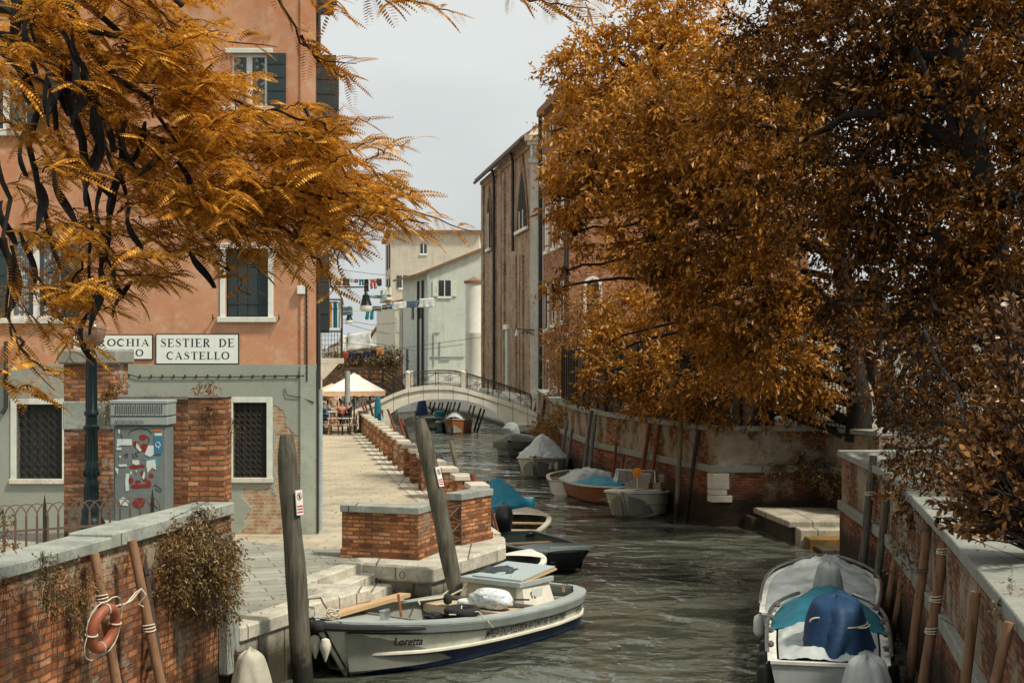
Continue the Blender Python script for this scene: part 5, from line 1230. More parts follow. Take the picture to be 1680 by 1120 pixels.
# orange stub block and blue bundle
pole((775, 777), (781, 800), 31.6, 11, 'pole_red', 'short thick orange brown pole top behind the second near pillar', .01)
r = tag(MB().blob(W(620, 680, 63), (.16, .16, .85), .8, .08, 2, 3).build('covered_bundle', m_cloth('cloth_teal', (.02, .16, .22)), smooth=True, loc=tuple(W(620, 700, 63))), 'upright dark blue wrapped bundle leaning behind the far pillars', 'bundle')
pl = MB(); pl.prism([(W(629, 0, 58).x, 58), (W(640, 0, 58).x, 58), (W(640, 0, 58).x, 58.1), (W(629, 0, 58).x, 58.1)], lambda x, y: 1.0, lambda x, y: 2.6 - (x - W(629, 0, 58).x) * 1.2); tag(pl.build('white_board', M['white_paint'], loc=tuple(W(634, 720, 58))), 'pale slanted board standing beside the red poles', 'board')

# ladder, lifebuoy, rope, pipe
ld = empty('wooden_ladder', (-4.15, 16.2, 0), 'dark wooden ladder leaning on the near brick wall behind the brown pole', 'ladder')
a0, a1 = W(233, 905, 16.9), W(272, 1150, 16.5); b0, b1 = W(219, 930, 17.3), W(243, 1160, 17.0)
m_wood('ladder_wood', (.10, .06, .04), (.04, .03, .02))
mb = MB(); mb.bar(a0, a1, .05, .07); mb.bar(b0, b1, .05, .06); mb.build('stile', M['ladder_wood'], ld)
for k in range(1, 8): mb = MB(); t_ = k / 8; mb.bar(a0.lerp(a1, t_), b0.lerp(b1, t_), .035, .05); mb.build('rung', M['pole_weathered'], ld)
lb = empty('lifebuoy', W(168, 1030, 15.05), 'orange red lifebuoy hanging with white rope on the brown pole', 'lifebuoy')
c0 = W(170, 1030, 15.0); ax = Vector((.93, -.28, -.22)).normalized(); up_ = Vector((.25, .1, .96)); up_ = (up_ - ax * up_.dot(ax)).normalized(); sd_ = ax.cross(up_)
P_ = lambda a, rr, o=0.0: c0 + up_ * math.cos(a) * rr * 1.0 + sd_ * math.sin(a) * rr + ax * o
mb = MB(); mb.tube([P_(i * math.pi / 14, .215) for i in range(28)], .056, 12, close=True); mb.build('ring', m_worn('buoy', (.34, .10, .05), (.22, .065, .035), .5, .5, 6, .1), lb, smooth=True)
mb = MB()
for q in (0.3, 1.87, 3.44, 5.0): mb.tube([P_(q, .215) + (P_(q, 1).__sub__(c0)).normalized() * .061 * math.cos(b) + ax * .061 * math.sin(b) for b in [i * math.pi / 5 for i in range(10)]], .010, 4, close=True)
for k in range(4):
    q0 = .3 + k * 1.57; mb.tube([P_(q0 + 1.57 * i / 6, .30 + .06 * math.sin(math.pi * i / 6)) for i in range(7)], .008, 4)
mb.build('grab_rope', M['rope'], lb)
mb = MB(); A1 = P_(.5, .24); B1 = W(232, 965, 15.9); mb.tube([A1, W(205, 990, 15.4), W(215, 985, 15.6), B1], .010, 5); mb.tube([A1, W(200, 998, 15.4), W(222, 972, 15.7), B1], .009, 5); mb.tube([B1, W(240, 975, 15.8), W(228, 990, 15.8), W(236, 995, 15.8)], .008, 5)
tag(mb.build('tied_rope', M['rope'], loc=tuple(B1)), 'white rope stretched from the lifebuoy to the right brown pole', 'rope')
mb = MB(); p = W(383, 1075, 19.2); mb.tube([p + Vector((.12, .1, .0)), p + Vector((.05, 0, .0)), p + Vector((0, 0, -.05)), p + Vector((0, 0, -1.2))], .05, 8); mb.lathe(p + Vector((-.01, 0, 0)), [(.06, -.02), (.07, .03), (.05, .08)], 10); tag(mb.build('outlet_pipe', M['iron'], loc=tuple(p)), 'rusty pipe with dark cap at the water beside the near wall', 'pipe')
# iron ring and mooring bar on the quay
mb = MB(); p = W(660, 942, 24.88); mb.tube([p + Vector((.045 * math.cos(a), -.04, .06 * math.sin(a))) for a in [i * math.pi / 7 for i in range(14)]], .008, 5, close=True); tag(mb.build('mooring_ring', M['iron_rust'], loc=tuple(p)), 'iron mooring ring on the dark stone below the parapet', 'ring')
mb = MB(); mb.tube([W(505, 1000, 20.9), W(506, 982, 20.9), W(526, 980, 21.1), W(531, 990, 21.1), W(546, 1012, 20.95)], .014, 5); tag(mb.build('iron_rod', M['iron_rust'], loc=tuple(W(505, 1000, 20.9))), 'bent iron rod from quay edge down to the workboat bow', 'rod')

# ---------------------------------------------------------------- cafe at the far end of the lane
um = empty('parasol', (W(581, 0, 69).x, 69, 1), 'large square cream parasol over the cafe tables by the canal', 'parasol')
ux, uy, uzr, uzt = W(581, 0, 69).x, 69.0, zz(640, 69), zz(611, 69); hw = 1.47
mb = MB(); rings = []
def cano(u, v):
    a = v * 2 * math.pi; sq = 1 / max(abs(math.cos(a)), abs(math.sin(a))); rr = u * hw * sq; z = uzt - (uzt - uzr) * u ** .92
    if u > .12 and u < .2: z += .04
    sag = .07 * u * (1 - abs(math.cos(2 * a))) ; x, y = rr * math.cos(a), rr * math.sin(a); c_, s__ = math.cos(.12), math.sin(.12)
    return Vector((ux + x * c_ - y * s__, uy + x * s__ + y * c_, z - 0 * sag))
mb.grid(cano, 12, 32); m_cloth('canvas_cream', (.88, .82, .72)); mb.build('canopy', M['canvas_cream'], um)
mb = MB(); mb.grid(lambda u, v: (lambda q: Vector((q.x, q.y, q.z - .22 * u - .04 * abs(math.sin(v * 24 * math.pi)) * u)))(cano(1.0, v)), 2, 96); mb.build('valance', m_cloth('canvas_peach', (.80, .52, .34)), um)
mb = MB(); mb.tube([(ux, uy, 1), (ux, uy, uzt)], .04, 8); mb.build('pole', M['pole_brown'], um)
for k in range(8):
    mb = MB(); q = cano(.97, k / 8); mb.bar((ux, uy, uzr + .35), (q.x, q.y, q.z - .04), .03); mb.build('rib', M['pole_brown'], um)
mb = MB(); mb.box((ux, uy, 1.06), (.6, .6, .12)); mb.build('base', M['dark_stone'], um, bevel=.02)
u2 = empty('parasol', (-11.8, 79, 1), 'second parasol mostly hidden at the left edge of the cafe', 'parasol')
def cano2(u, v):
    a = v * 2 * math.pi; sq = 1 / max(abs(math.cos(a)), abs(math.sin(a))); return Vector((-10.0 + u * 1.3 * sq * math.cos(a), 79 + u * 1.3 * sq * math.sin(a), 3.2 - .65 * u))
mb = MB(); mb.grid(cano2, 8, 24); mb.build('canopy', M['canvas_peach'], u2); mb = MB(); mb.tube([(-10.0, 79, 1), (-10.0, 79, 3.2)], .04, 6); mb.build('pole', M['pole_brown'], u2)
m_worn('chair_wood', (.22, .07, .04), None, .5, .3); m_worn('chair_dark', (.05, .03, .02), None, .5, .3)
def chair(x, y, rz, label, mat='chair_wood'):
    r = local_root(empty('cafe_chair', (x, y, 1), label, 'chair', 'wooden cafe chairs', rz)); m = M[mat]
    mb = MB(); mb.box((0, 0, .45), (.42, .42, .04)); mb.build('seat', m_worn('straw', (.42, .30, .16)), r)
    for a in (-.18, .18):
        mb = MB(); mb.bar((a, -.18, 0), (a, -.18, .44), .04); mb.build('leg', m, r)
        mb = MB(); mb.bar((a, .18, 0), (a, .22, .90), .04); mb.build('leg', m, r)
    mb = MB()
    for z in (.60, .73, .86): mb.box((0, .21, z), (.36, .02, .06))
    mb.build('backrest', m, r)
    mb = MB()
    for z in (.14, .27): mb.bar((-.18, -.18, z), (.18, -.18, z), .025); mb.bar((-.18, -.18, z), (-.18, .18, z), .025); mb.bar((.18, -.18, z), (.18, .18, z), .025)
    mb.build('stretcher', m, r)
def cx_(p, Y): return (p - CX) * Y / FP
chair(cx_(549, 67), 67.0, R(180), 'reddish wooden cafe chair facing the white table, back to the camera'); chair(cx_(537, 67.6), 67.6, R(90), 'dark cafe chair at the left of the white table', 'chair_dark')
chair(cx_(577, 67.6), 67.6, R(-90), 'dark cafe chair at the right of the white table', 'chair_dark'); chair(cx_(568, 66.8), 66.8, R(180), 'dark cafe chair tucked before the right half of the table', 'chair_dark')
def table(x, y, w_, label):
    r = local_root(empty('cafe_table', (x, y, 1), label, 'table', 'cafe tables'))
    mb = MB(); mb.box((0, 0, .74), (w_, .75, .03)); mb.build('tabletop', M['frame_white'], r)
    for a in (-1, 1):
        for b in (-1, 1): mb = MB(); mb.bar((a * (w_ / 2 - .06), b * .3, 0), (a * (w_ / 2 - .06), b * .3, .73), .05); mb.build('leg', M['plaster_cream'], r)
table(cx_(559, 67.9), 67.9, 1.2, 'white cafe table nearest the camera with four chairs'); table(-11.1, 72.5, 1.2, 'cafe table with people behind the first white table'); table(-9.3, 76, 1.2, 'cafe table under the parasol further back')
def person(x, y, z0, rz, top, low, skin, hair, label, sit=False, h=1.7):
    """one continuous skinned body; clothes and hair as thin shells that follow it"""
    r = local_root(empty('person', (x, y, z0), label, 'person', None, rz)); k = h / 1.7
    hip = .92 if not sit else .50
    V = [(0, 0, hip), (0, 0, hip + .25), (0, 0, hip + .48), (0, -.02, hip + .58), (0, -.03, hip + .66), (0, -.03, hip + .78)]; rad = [.15, .125, .16, .06, .085, .075]; E = [(0, 1), (1, 2), (2, 3), (3, 4), (4, 5)]
    def ch(st, pts):
        p = st
        for q, rr in pts: V.append(q); rad.append(rr); E.append((p, len(V) - 1)); p = len(V) - 1
    for s in (-1, 1):
        if sit: ch(0, [((s * .10, -.02, hip), .10), ((s * .13, -.42, hip + .02), .065), ((s * .13, -.44, .10), .045), ((s * .13, -.56, .05), .04)]); ch(2, [((s * .19, 0, hip + .46), .06), ((s * .25, -.05, hip + .20), .045), ((s * .16, -.30, hip + .24), .035), ((s * .12, -.38, hip + .25), .035)])
        else: ch(0, [((s * .10, 0, hip - .08), .10), ((s * .11, -.02, .50), .065), ((s * .11, .02, .09), .045), ((s * .12, -.12, .04), .04)]); ch(2, [((s * .19, 0, hip + .46), .06), ((s * .26, .02, hip + .18), .045), ((s * .24, -.10, hip - .04), .035), ((s * .23, -.14, hip - .12), .035)])
    def grow(idx, infl, name, mat, parent):
        mp = {j: i for i, j in enumerate(idx)}; me = bpy.data.meshes.new(name)
        me.from_pydata([tuple(Vector(V[j]) * k) for j in idx], [(mp[a], mp[b]) for a, b in E if a in mp and b in mp], [])
        o = bpy.data.objects.new(name, me); col.objects.link(o); md = o.modifiers.new('skin', 'SKIN'); me.skin_vertices.new() if not me.skin_vertices else None
        for i, j in enumerate(idx): me.skin_vertices[0].data[i].radius = (rad[j] * k * infl,) * 2; me.skin_vertices[0].data[i].use_root = (i == 0)
        s2 = o.modifiers.new('sub', 'SUBSURF'); s2.levels = 1; s2.render_levels = 1
        bpy.context.view_layer.update(); dg = bpy.context.evaluated_depsgraph_get(); m2 = bpy.data.meshes.new_from_object(o.evaluated_get(dg)); o.modifiers.clear(); o.data = m2; m2.materials.clear(); m2.materials.append(mat); o.parent = parent
        return o
    ar = list(range(6, 10)), list(range(10, 14)), list(range(14, 18)), list(range(18, 22))
    grow(list(range(len(V))), 1.0, 'body', skin, r)
    grow([0, 1, 2] + [10, 11, 12] + [18, 19, 20], 1.12, 'top', top, r); grow([0] + [6, 7, 8] + [14, 15, 16], 1.13, 'trousers', low, r)
    mb = MB(); mb.blob((0, .0, (hip + .76) * k), (.10, .115, .12), 1, .05, 3, 1, nu=8, nv=10); mb.build('hair', hair, r, smooth=True)
sk = m_flat('skin', (.48, .28, .19), .6); dk = m_cloth('cloth_black', (.02, .02, .025)); bl = m_cloth('cloth_blue', (.03, .14, .28)); crm = m_cloth('cloth_sand', (.55, .42, .30)); rd = m_cloth('cloth_red', (.30, .06, .04)); wh = m_cloth('cloth_white', (.75, .76, .74)); hb = m_cloth('hair_brown', (.07, .035, .02)); hg = m_cloth('hair_fair', (.45, .36, .22)); nv_ = m_cloth('cloth_navy', (.02, .035, .09)); gy = m_cloth('cloth_grey', (.10, .12, .12))
person(cx_(540, 78), 78, 1, 0, dk, bl, sk, hb, 'standing person in black top and long blue skirt at the cafe')
person(cx_(548, 77), 77, 1, 0, crm, crm, sk, hg, 'person in sand coloured clothes standing at the cafe')
person(cx_(561, 75), 75, 1, R(30), rd, dk, sk, hb, 'seated person in dark red at a cafe table', True)
person(cx_(556, 78), 78.5, 1, R(-20), dk, dk, sk, hb, 'seated person in black left of the one in red', True)
person(cx_(572, 78), 78, 1, R(10), nv_, dk, sk, hb, 'person in navy standing by the parasol pole')
person(cx_(533, 74), 74, 1, R(-60), bl, nv_, sk, hg, 'seated person in blue at the left edge of the cafe', True)
person(cx_(552, 84), 84, 1, R(0), wh, dk, sk, hg, 'person in a white top standing furthest back at the cafe')
person(cx_(568, 75), 75.5, 1, R(-30), dk, dk, sk, hg, 'seated fair haired person in black next to the parasol pole', True)

# timber footbridge, hedge wall at the end
tb = empty('timber_bridge', (-13, 118, 1), 'dark timber footbridge crossing behind the cafe parasol', 'bridge')
m_wood('timber', (.14, .10, .07), (.06, .045, .03), axis=0)
Yt = 118; pts = [(528, 634), (548, 618), (566, 604), (628, 604), (646, 618), (662, 632)]
mb = MB()
for dz in (0, .45, .9):
    for a, b in zip(pts, pts[1:]): mb.bar(W(a[0], a[1], Yt) - Vector((0, 0, dz)), W(b[0], b[1], Yt) - Vector((0, 0, dz)), .12, .10 if dz else .16)
mb.build('handrail', M['timber'], tb)
mb = MB()
for a in pts + [(586, 604), (607, 604)]: p = W(a[0], a[1], Yt); mb.bar(p, (p.x, p.y, 1.0), .2)
mb.build('post', M['timber'], tb)
mb = MB()
for a, b in zip(pts, pts[1:]): mb.bar(W(a[0], a[1], Yt + 1) - Vector((0, 0, 1.3)), W(b[0], b[1], Yt + 1) - Vector((0, 0, 1.3)), 2.2, .25)
mb.build('deck', M['timber'], tb)
mb = MB(); mb.prism([(cx_(528, 132), 132), (cx_(650, 132), 132), (cx_(650, 132), 133), (cx_(528, 132), 133)], .9, zz(597, 132)); tag(mb.build('boundary_wall', M['brick_lodge'], loc=(cx_(590, 132), 132, 1)), 'low wall under the hedge at the end of the canal', 'wall')

# laundry
def line(name, pts, label, r_=.012): mb = MB(); mb.tube(pts, r_, 4); return tag(mb.build(name, M['rope'], loc=tuple(pts[0])), label, 'clothes line')
def garment(p0, p1, y0, y1, Y, mat, kind, label, seed=0, skew=0.0):
    a, b = W(p0, y0, Y), W(p1, y0 + skew, Y); zb = zz(y1, Y); w_ = b.x - a.x; h = a.z - zb; o = (a + b) / 2
    mb = MB()
    def cl(x0, x1, z0, z1, n=6, m=6, fl=.0):
        def f(u, v):
            x = x0 + (x1 - x0) * u; z = z0 + (z1 - z0) * v
            wv_ = .22 * w_ * mnoise.noise(Vector((u * 2.5 + seed, v * 2, seed * 1.7))) 
            z = z * (1 + .10 * mnoise.noise(Vector((u * 2 + seed, 5, 1))))
            return Vector((a.x + x * w_ + fl * v * w_ + wv_ * v, Y + .12 * w_ * math.sin(u * 7 + seed + v * 2), a.z + (b.z - a.z) * x - z * h))
        mb.grid(f, n, m)
    if kind == 'sheet': cl(0, 1, 0, 1, 10, 8)
    elif kind == 'trousers': cl(0, 1, 0, .35); cl(.02, .44, .35, 1, fl=-.04); cl(.56, .98, .35, 1, fl=.04)
    elif kind == 'shirt': cl(.2, .8, 0, 1); cl(0, .2, .0, .45); cl(.8, 1, .0, .45)
    elif kind == 'sock': cl(.1, .35, 0, 1, fl=.1); cl(.6, .9, 0, .8, fl=-.1)
    elif kind == 'shorts': cl(0, 1, 0, .5); cl(0, .45, .5, 1, fl=-.05); cl(.55, 1, .5, 1, fl=.05)
    oo = mb.build(kind if kind not in ('sheet',) else 'hung_cloth', mat, smooth=True, loc=tuple(o)); tag(oo, label, {'sheet': 'cloth'}.get(kind, kind), 'washing on the clothes lines')
    sm = oo.modifiers.new('thickness', 'SOLIDIFY'); sm.thickness = .02
Cc = lambda n, c: m_cloth(n, c)
blk = dk; teal = Cc('cloth_teal2', (.02, .22, .28)); pink = Cc('cloth_pink', (.55, .16, .13)); brn = Cc('cloth_brown', (.07, .06, .05)); mau = Cc('cloth_mauve', (.28, .14, .16)); lg = Cc('cloth_pale', (.58, .64, .66)); red2 = Cc('cloth_bright_red', (.45, .05, .03)); org = Cc('cloth_orange', (.62, .26, .07)); gtl = Cc('cloth_sage', (.25, .36, .36)); slate = Cc('cloth_slate', (.10, .16, .22))
Y1 = 78
line('clothes_line', [W(540, 455, Y1), W(590, 458, Y1), W(640, 457, Y1 + 6)], 'upper clothes line with dark shirts and pink garment')
for q in ((551, 561, 457, 468, gy, 'sheet', 'black cloth at the left end of the upper line'), (562, 573, 457, 469, brn, 'sheet', 'dark brown cloth, second on the upper line'), (574, 581, 457, 463, lg, 'sheet', 'small pale cloth on the upper line'), (582, 588, 458, 464, mau, 'sheet', 'small mauve cloth on the upper line'),
          (589, 597, 458, 468, teal, 'trousers', 'teal trousers on the upper line'), (598, 605, 458, 478, blk, 'trousers', 'black tights on the upper line behind the lamp'), (607, 617, 458, 474, pink, 'trousers', 'pink red leggings on the upper line'), (618, 626, 457, 469, brn, 'sheet', 'dark cloth at the right end of the upper line')):
    garment(q[0], q[1], q[2], q[3], Y1, q[4], q[5], q[6], q[0] * .37)
Y2 = 72
line('clothes_line', [W(535, 512, Y2), W(590, 510, Y2 - 1), W(650, 500, Y2), W(712, 490, Y2 + 8)], 'middle clothes line reaching across to the pale house')
for q in ((560, 578, 503, 517, slate, 'sheet', 'slate blue cloth left of the hanging lamp'), (600, 613, 503, 524, teal, 'trousers', 'teal tights hanging on the middle line'), (613, 626, 502, 510, gy, 'sheet', 'dark crumpled garment on the middle line'), (627, 636, 500, 508, brn, 'sheet', 'brown garment on the middle line'), (636, 645, 499, 507, bl, 'shirt', 'bright blue garment on the middle line'),
          (645, 666, 496, 508, wh, 'sheet', 'white towel on the middle line'), (668, 686, 494, 505, slate, 'sheet', 'blue grey towel right of the white one'), (688, 711, 490, 505, wh, 'sheet', 'white billowing cloth at the right end of the middle line'), (605, 634, 484, 489, gtl, 'sheet', 'pale sage strip of cloth above the middle line')):
    garment(q[0], q[1], q[2], q[3], Y2, q[4], q[5], q[6], q[0] * .21, -1.5 if q[0] > 640 else 0)
Y3 = 90
line('clothes_line', [W(553, 556, Y3), W(570, 552, Y3), W(610, 543, Y3)], 'line carrying the large white sheets')
garment(556, 568, 550, 578, Y3, wh, 'sheet', 'narrow white sheet left of the big sheet', 1.1); garment(571, 608, 549, 576, Y3, wh, 'sheet', 'big white bed sheet blowing on the line', 2.3, -6)
line('clothes_line', [W(555, 580, Y3 - 4), W(590, 579, Y3 - 4), W(630, 570, Y3 - 4)], 'lower clothes line with a row of shorts')
for k, q in enumerate(((559, 570, red2, 'red shorts at the left end of the lower line'), (572, 582, nv_, 'navy shorts next to the red ones'), (583, 593, blk, 'black shorts in the middle of the lower line'), (595, 607, nv_, 'dark blue shorts right of the black ones'), (608, 617, blk, 'black shorts near the right end of the lower line'), (617, 629, org, 'orange garment at the right end of the lower line'))):
    garment(q[0], q[1], 579 - max(0, k - 2) * 2.3, 589 - max(0, k - 2) * 2.3, Y3 - 4.1, q[2], 'shorts', q[3], k * 1.3, -1.5)
for k, (c_, lab) in enumerate(((lg, 'pale towel hanging in the balcony'), (org, 'orange cloth hanging in the balcony'), (teal, 'teal cloth hanging in the balcony'), (wh, 'white shirt hanging in the balcony'))):
    q = f2.pt(2.2, 6.45, .12 + .16 * k); mb = MB(); mb.grid(lambda u, v: Vector((q.x + .13 * u, q.y + .03 * math.sin(6 * u + v), q.z - .85 * v)), 5, 5); tag(mb.build('hung_cloth', c_, smooth=True, loc=tuple(q)), lab, 'cloth', 'washing on the clothes lines')
# overhead wires
mb = MB()
for a, b, c in (((555, 527), (600, 540), (640, 548)), ((555, 523), (610, 533), (650, 530)), ((545, 440), (600, 448), (640, 452)), ((600, 560), (680, 575), (760, 565)), ((560, 562), (650, 572), (790, 553))):
    mb.tube([W(*a, 84), W(*b, 86), W(*c, 92)], .014, 4)
tag(mb.build('overhead_wires', M['pipe_dark'], loc=tuple(W(600, 540, 86))), 'thin overhead wires strung across the lane', 'wire')
# wall lamps with bell shades
def bell(px, py0, py1, Y, wpx, x_arm, label):
    c = W(px, py0, Y); s = Y / FP; r = empty('hanging_lamp', c, label, 'street lamp', 'bell shaped wall lamps over the lane'); h = (py1 - py0) * s; w_ = wpx * s / 2
    mb = MB(); mb.lathe((c.x, c.y, c.z - h), [(w_ * .95, h * .30), (w_ * .9, h * .33), (w_ * .62, h * .62), (w_ * .55, h * .8), (w_ * .3, h * .86), (w_ * .18, h * 1.0)], 16); mb.build('shade', M['iron_green'], r, smooth=True)
    mb = MB(); mb.lathe((c.x, c.y, c.z - h), [(w_ * .8, 0), (w_ * 1.0, h * .10), (w_ * .92, h * .30)], 16); mb.build('lamp_glass', M['frame_white'], r, smooth=True)
    mb = MB(); t = c + Vector((0, 0, 9 * s)); mb.tube([c, t], .03, 6); mb.bar(t + Vector((0, 0, -2 * s)), (x_arm, c.y, t.z - 2 * s), .05); mb.tube([t + Vector((0, 0, -.02)), t + Vector((0, 0, 3 * s))], .05, 6); mb.build('arm', M['iron'], r)
bell(600.5, 478, 511, 52, 21, f2.pt(9, 0).x, 'nearer bell shaped green lamp hanging on a long arm over the lane'); bell(573, 514, 530, 74, 13, -10.0, 'smaller farther bell shaped lamp hanging below the nearer one')

# ---------------------------------------------------------------- plank fence, gate pier and grille on the garden wall
m_wood('fence_board', (.075, .07, .06), (.03, .028, .025), axis=2)
FW = [(1.9 + .5, 66), (2.3 + .35, 56.9), (3.0 + .35, 50), (4.2 + .35, 44.5), (5.75, 39.75), (7.35, 39.75)]
fe = empty('plank_fence', (4.2, 45, 2.6), 'tall dark vertical plank fence on top of the right canal wall', 'fence')
mb = MB(); mb2 = MB(); zt_ = 5.0
for a, b in zip(FW, FW[1:]):
    L_ = math.dist(a, b); n = max(1, int(L_ / .34))
    for i in range(n):
        p, q = lerp2(a, b, i / n), lerp2(a, b, (i + .96) / n); oo = .02 * (i % 2); mb.prism(thick_line([p, q], -oo, .03 + oo), 2.7, zt_ + .03 * math.sin(i * 3))
    for i in range(max(2, int(L_ / 1.5))): p = lerp2(a, b, i / max(2, int(L_ / 1.5))); mb2.box((p[0] - .07, p[1] - .05, 3.9), (.09, .09, 2.5)); mb2.build('post', M['iron'], fe); mb2 = MB()
mb.build('boards', M['fence_board'], fe)
gp2 = px_box(1313, 1337, 39.7, 40.2)
gg = empty('garden_pier', (gp2[0][0], 40, 2.6), 'slim brick pier standing on the wall beside the garden grille', 'pier')
mb = MB(); mb.prism(gp2, 2.7, 5.1); mb.build('brickwork', M['brick_right'], gg); mb = MB(); mb.prism(off_poly(gp2, .06), 5.1, 5.22); mb.build('cap', M['coping_right'], gg)
gq = px_box(1425, 1450, 38.4, 39)
g4 = empty('white_pier', (gq[0][0], 38.5, 2.6), 'pale plastered pier at the right end of the garden grille', 'pier')
mb = MB(); mb.prism(gq, 2.5, 5.0); mb.build('shaft', M['plaster_cream'], g4); mb = MB(); mb.prism(off_poly(gq, .06), 5.0, 5.12); mb.build('cap', M['stone_plain'], g4)
gr = empty('iron_grille', (9, 39.4, 2.7), 'dark iron bar grille between the brick pier and the pale pier', 'grille')
mb = MB(); a, b = Vector((gp2[1][0], 39.9, 0)), Vector((gq[0][0], 38.7, 0)); n = 14
for i in range(n + 1): p = a.lerp(b, i / n); mb.tube([(p.x, p.y, 2.7), (p.x, p.y, 4.6)], .014, 4)
for z in (2.85, 3.7, 4.5): mb.bar((a.x, a.y, z), (b.x, b.y, z), .03)
mb.build('bars', M['iron'], gr)
lod = empty('garden_lodge', (12, 58, 2.4), 'pale low garden building glimpsed through the foliage behind the grille', 'building')
mb = MB(); mb.prism([(9.5, 56), (30, 56), (30, 62), (9.5, 62)], 2.4, 6.4); mb.build('wall', M['plaster_pale'], lod); mb = MB(); mb.prism([(9.1, 55.6), (30.4, 55.6), (30.4, 62.4), (9.1, 62.4)], 6.4, 6.8); mb.build('roof', M['tile_roof'], lod)
for x in (11, 14, 17, 20): mb = MB(); mb.prism([(x, 55.95), (x + 1, 55.95), (x + 1, 56), (x, 56)], 3.4, 5.2); mb.build('window', M['glass'], lod)
# ---------------------------------------------------------------- boats (local frame: x to the bow, y to port, z up from the waterline)
for nm, c_ in (('gel_bright', (.86, .78, .62)), ('gel_white', (.78, .77, .68)), ('gel_cream', (.55, .50, .38)), ('gel_grey', (.34, .36, .34)), ('hull_black', (.018, .022, .024)), ('hull_blue', (.012, .055, .085)), ('hull_orange', (.34, .12, .04)), ('deck_teal', (.02, .20, .26)), ('deck_grey', (.20, .24, .24)), ('hull_green_grey', (.10, .13, .12)), ('inner_grey', (.26, .26, .22)), ('rub_black', (.02, .02, .02)), ('motor_black', (.012, .014, .016)), ('pale_cream', (.72, .68, .56)), ('paint_bluegrey', (.36, .40, .37))):
    m_worn(nm, c_, tuple(x * .5 for x in c_), .42, .55, 3, .12, 30, 0, .45)
m_worn('wood_bright', (.55, .36, .19), (.36, .22, .11), .6, .5, 6, .3); m_worn('tyre', (.018, .018, .018), (.05, .045, .04), .85, .4, 9, .4); m_worn('chrome', (.55, .56, .55), None, .25, .2, 5, .05, 40, .9)
for nm, c_ in (('tarp_grey', (.30, .33, .32)), ('tarp_pale', (.46, .49, .46)), ('tarp_olive', (.16, .17, .13)), ('tarp_blue', (.010, .045, .11)), ('tarp_bright', (.02, .26, .38)), ('tarp_teal', (.015, .14, .19)), ('tarp_cream', (.46, .43, .34)), ('tarp_silver', (.48, .51, .49))): m_cloth(nm, c_, .6)
def lerp_tab(t, T, V): return float(np.interp(t, T, V))
def smooth_tab(t, T, V):
    e = .04; return (lerp_tab(t - e, T, V) + 2 * lerp_tab(t, T, V) + lerp_tab(t + e, T, V)) / 4 if e < t < 1 - e else lerp_tab(t, T, V)
def drape(mb, c, r, h, seed, rz=0.0, folds=9, lean=0.0, flat=.25, top=.35):
    """cloth hanging over a motor: rounded crown, folds that deepen towards a loose hem"""
    c = Vector(c)
    def f(u, v):
        a = v * 2 * math.pi; k = min(1, u / flat); rad = (top * math.sin(k * math.pi / 2) + (1 - top) * u ** .7) if u < flat else top + (1 - top) * u ** .7
        n = mnoise.noise(Vector((math.cos(a) * 1.3 + seed, math.sin(a) * 1.3, u * 1.2))); fo = abs(math.sin(a * folds / 2 + 2.2 * n + seed)) ** .6
        rad *= 1 + (.20 * fo - .10) * u + .22 * n * u; z = h * (1 - (u ** 1.5)) + (.06 * n * h if u > .9 else .10 * h * n * (1 - u))
        x, y = r[0] * rad * math.cos(a) + lean * (z / h), r[1] * rad * math.sin(a)
        return Vector((x * math.cos(rz) - y * math.sin(rz), x * math.sin(rz) + y * math.cos(rz), z)) + c
    return mb.grid(f, 18, 54)
class Hull:
    def __init__(s, L, B, H, Hb, tw=.8, rake=.35, bluff=2.4, pram=0.0, btab=None, ztab=None):
        s.L, s.B, s.H, s.Hb, s.tw, s.rake, s.bluff, s.pram, s.btab, s.ztab = L, B, H, Hb, tw, rake, bluff, pram, btab, ztab
    def b(s, t):
        if s.btab: return smooth_tab(t, *s.btab) * s.B / 2
        a = s.tw + (1 - s.tw) * math.sin(min(1, t / .5) * math.pi / 2)
        if t > .45: a *= max(0, 1 - ((t - .45) / .55) ** s.bluff) * (1 - s.pram) + s.pram
        return max(a, .015) * s.B / 2
    def z(s, t): return smooth_tab(t, *s.ztab) if s.ztab else s.H + (s.Hb - s.H) * t ** 2
    def p(s, t, k, side):
        """k: 0 gunwale .. 1 chine .. 1.6 keel"""
        zs = s.z(t); b = s.b(t)
        if k <= 1: z = zs * (1 - k) + .02 * k; y = b * (1 - .16 * k - .22 * k * t ** 3)
        else: u = (k - 1) / .6; z = .02 - .22 * u; y = b * (.84 - .22 * t ** 3) * (1 - u)
        x = s.L * (t - .5) - s.rake * (1 - max(z, -.1) / zs) * max(0, (t - .55) / .45) ** 2 + .06 * (1 - t) ** 4 * (z / zs)
        return Vector((x, side * y, z))
    def side(s, t, z, side, out=0.0):
        zs = s.z(t); return s.p(t, (zs - z) / (zs - .02), side) + Vector((0, side * out, 0))
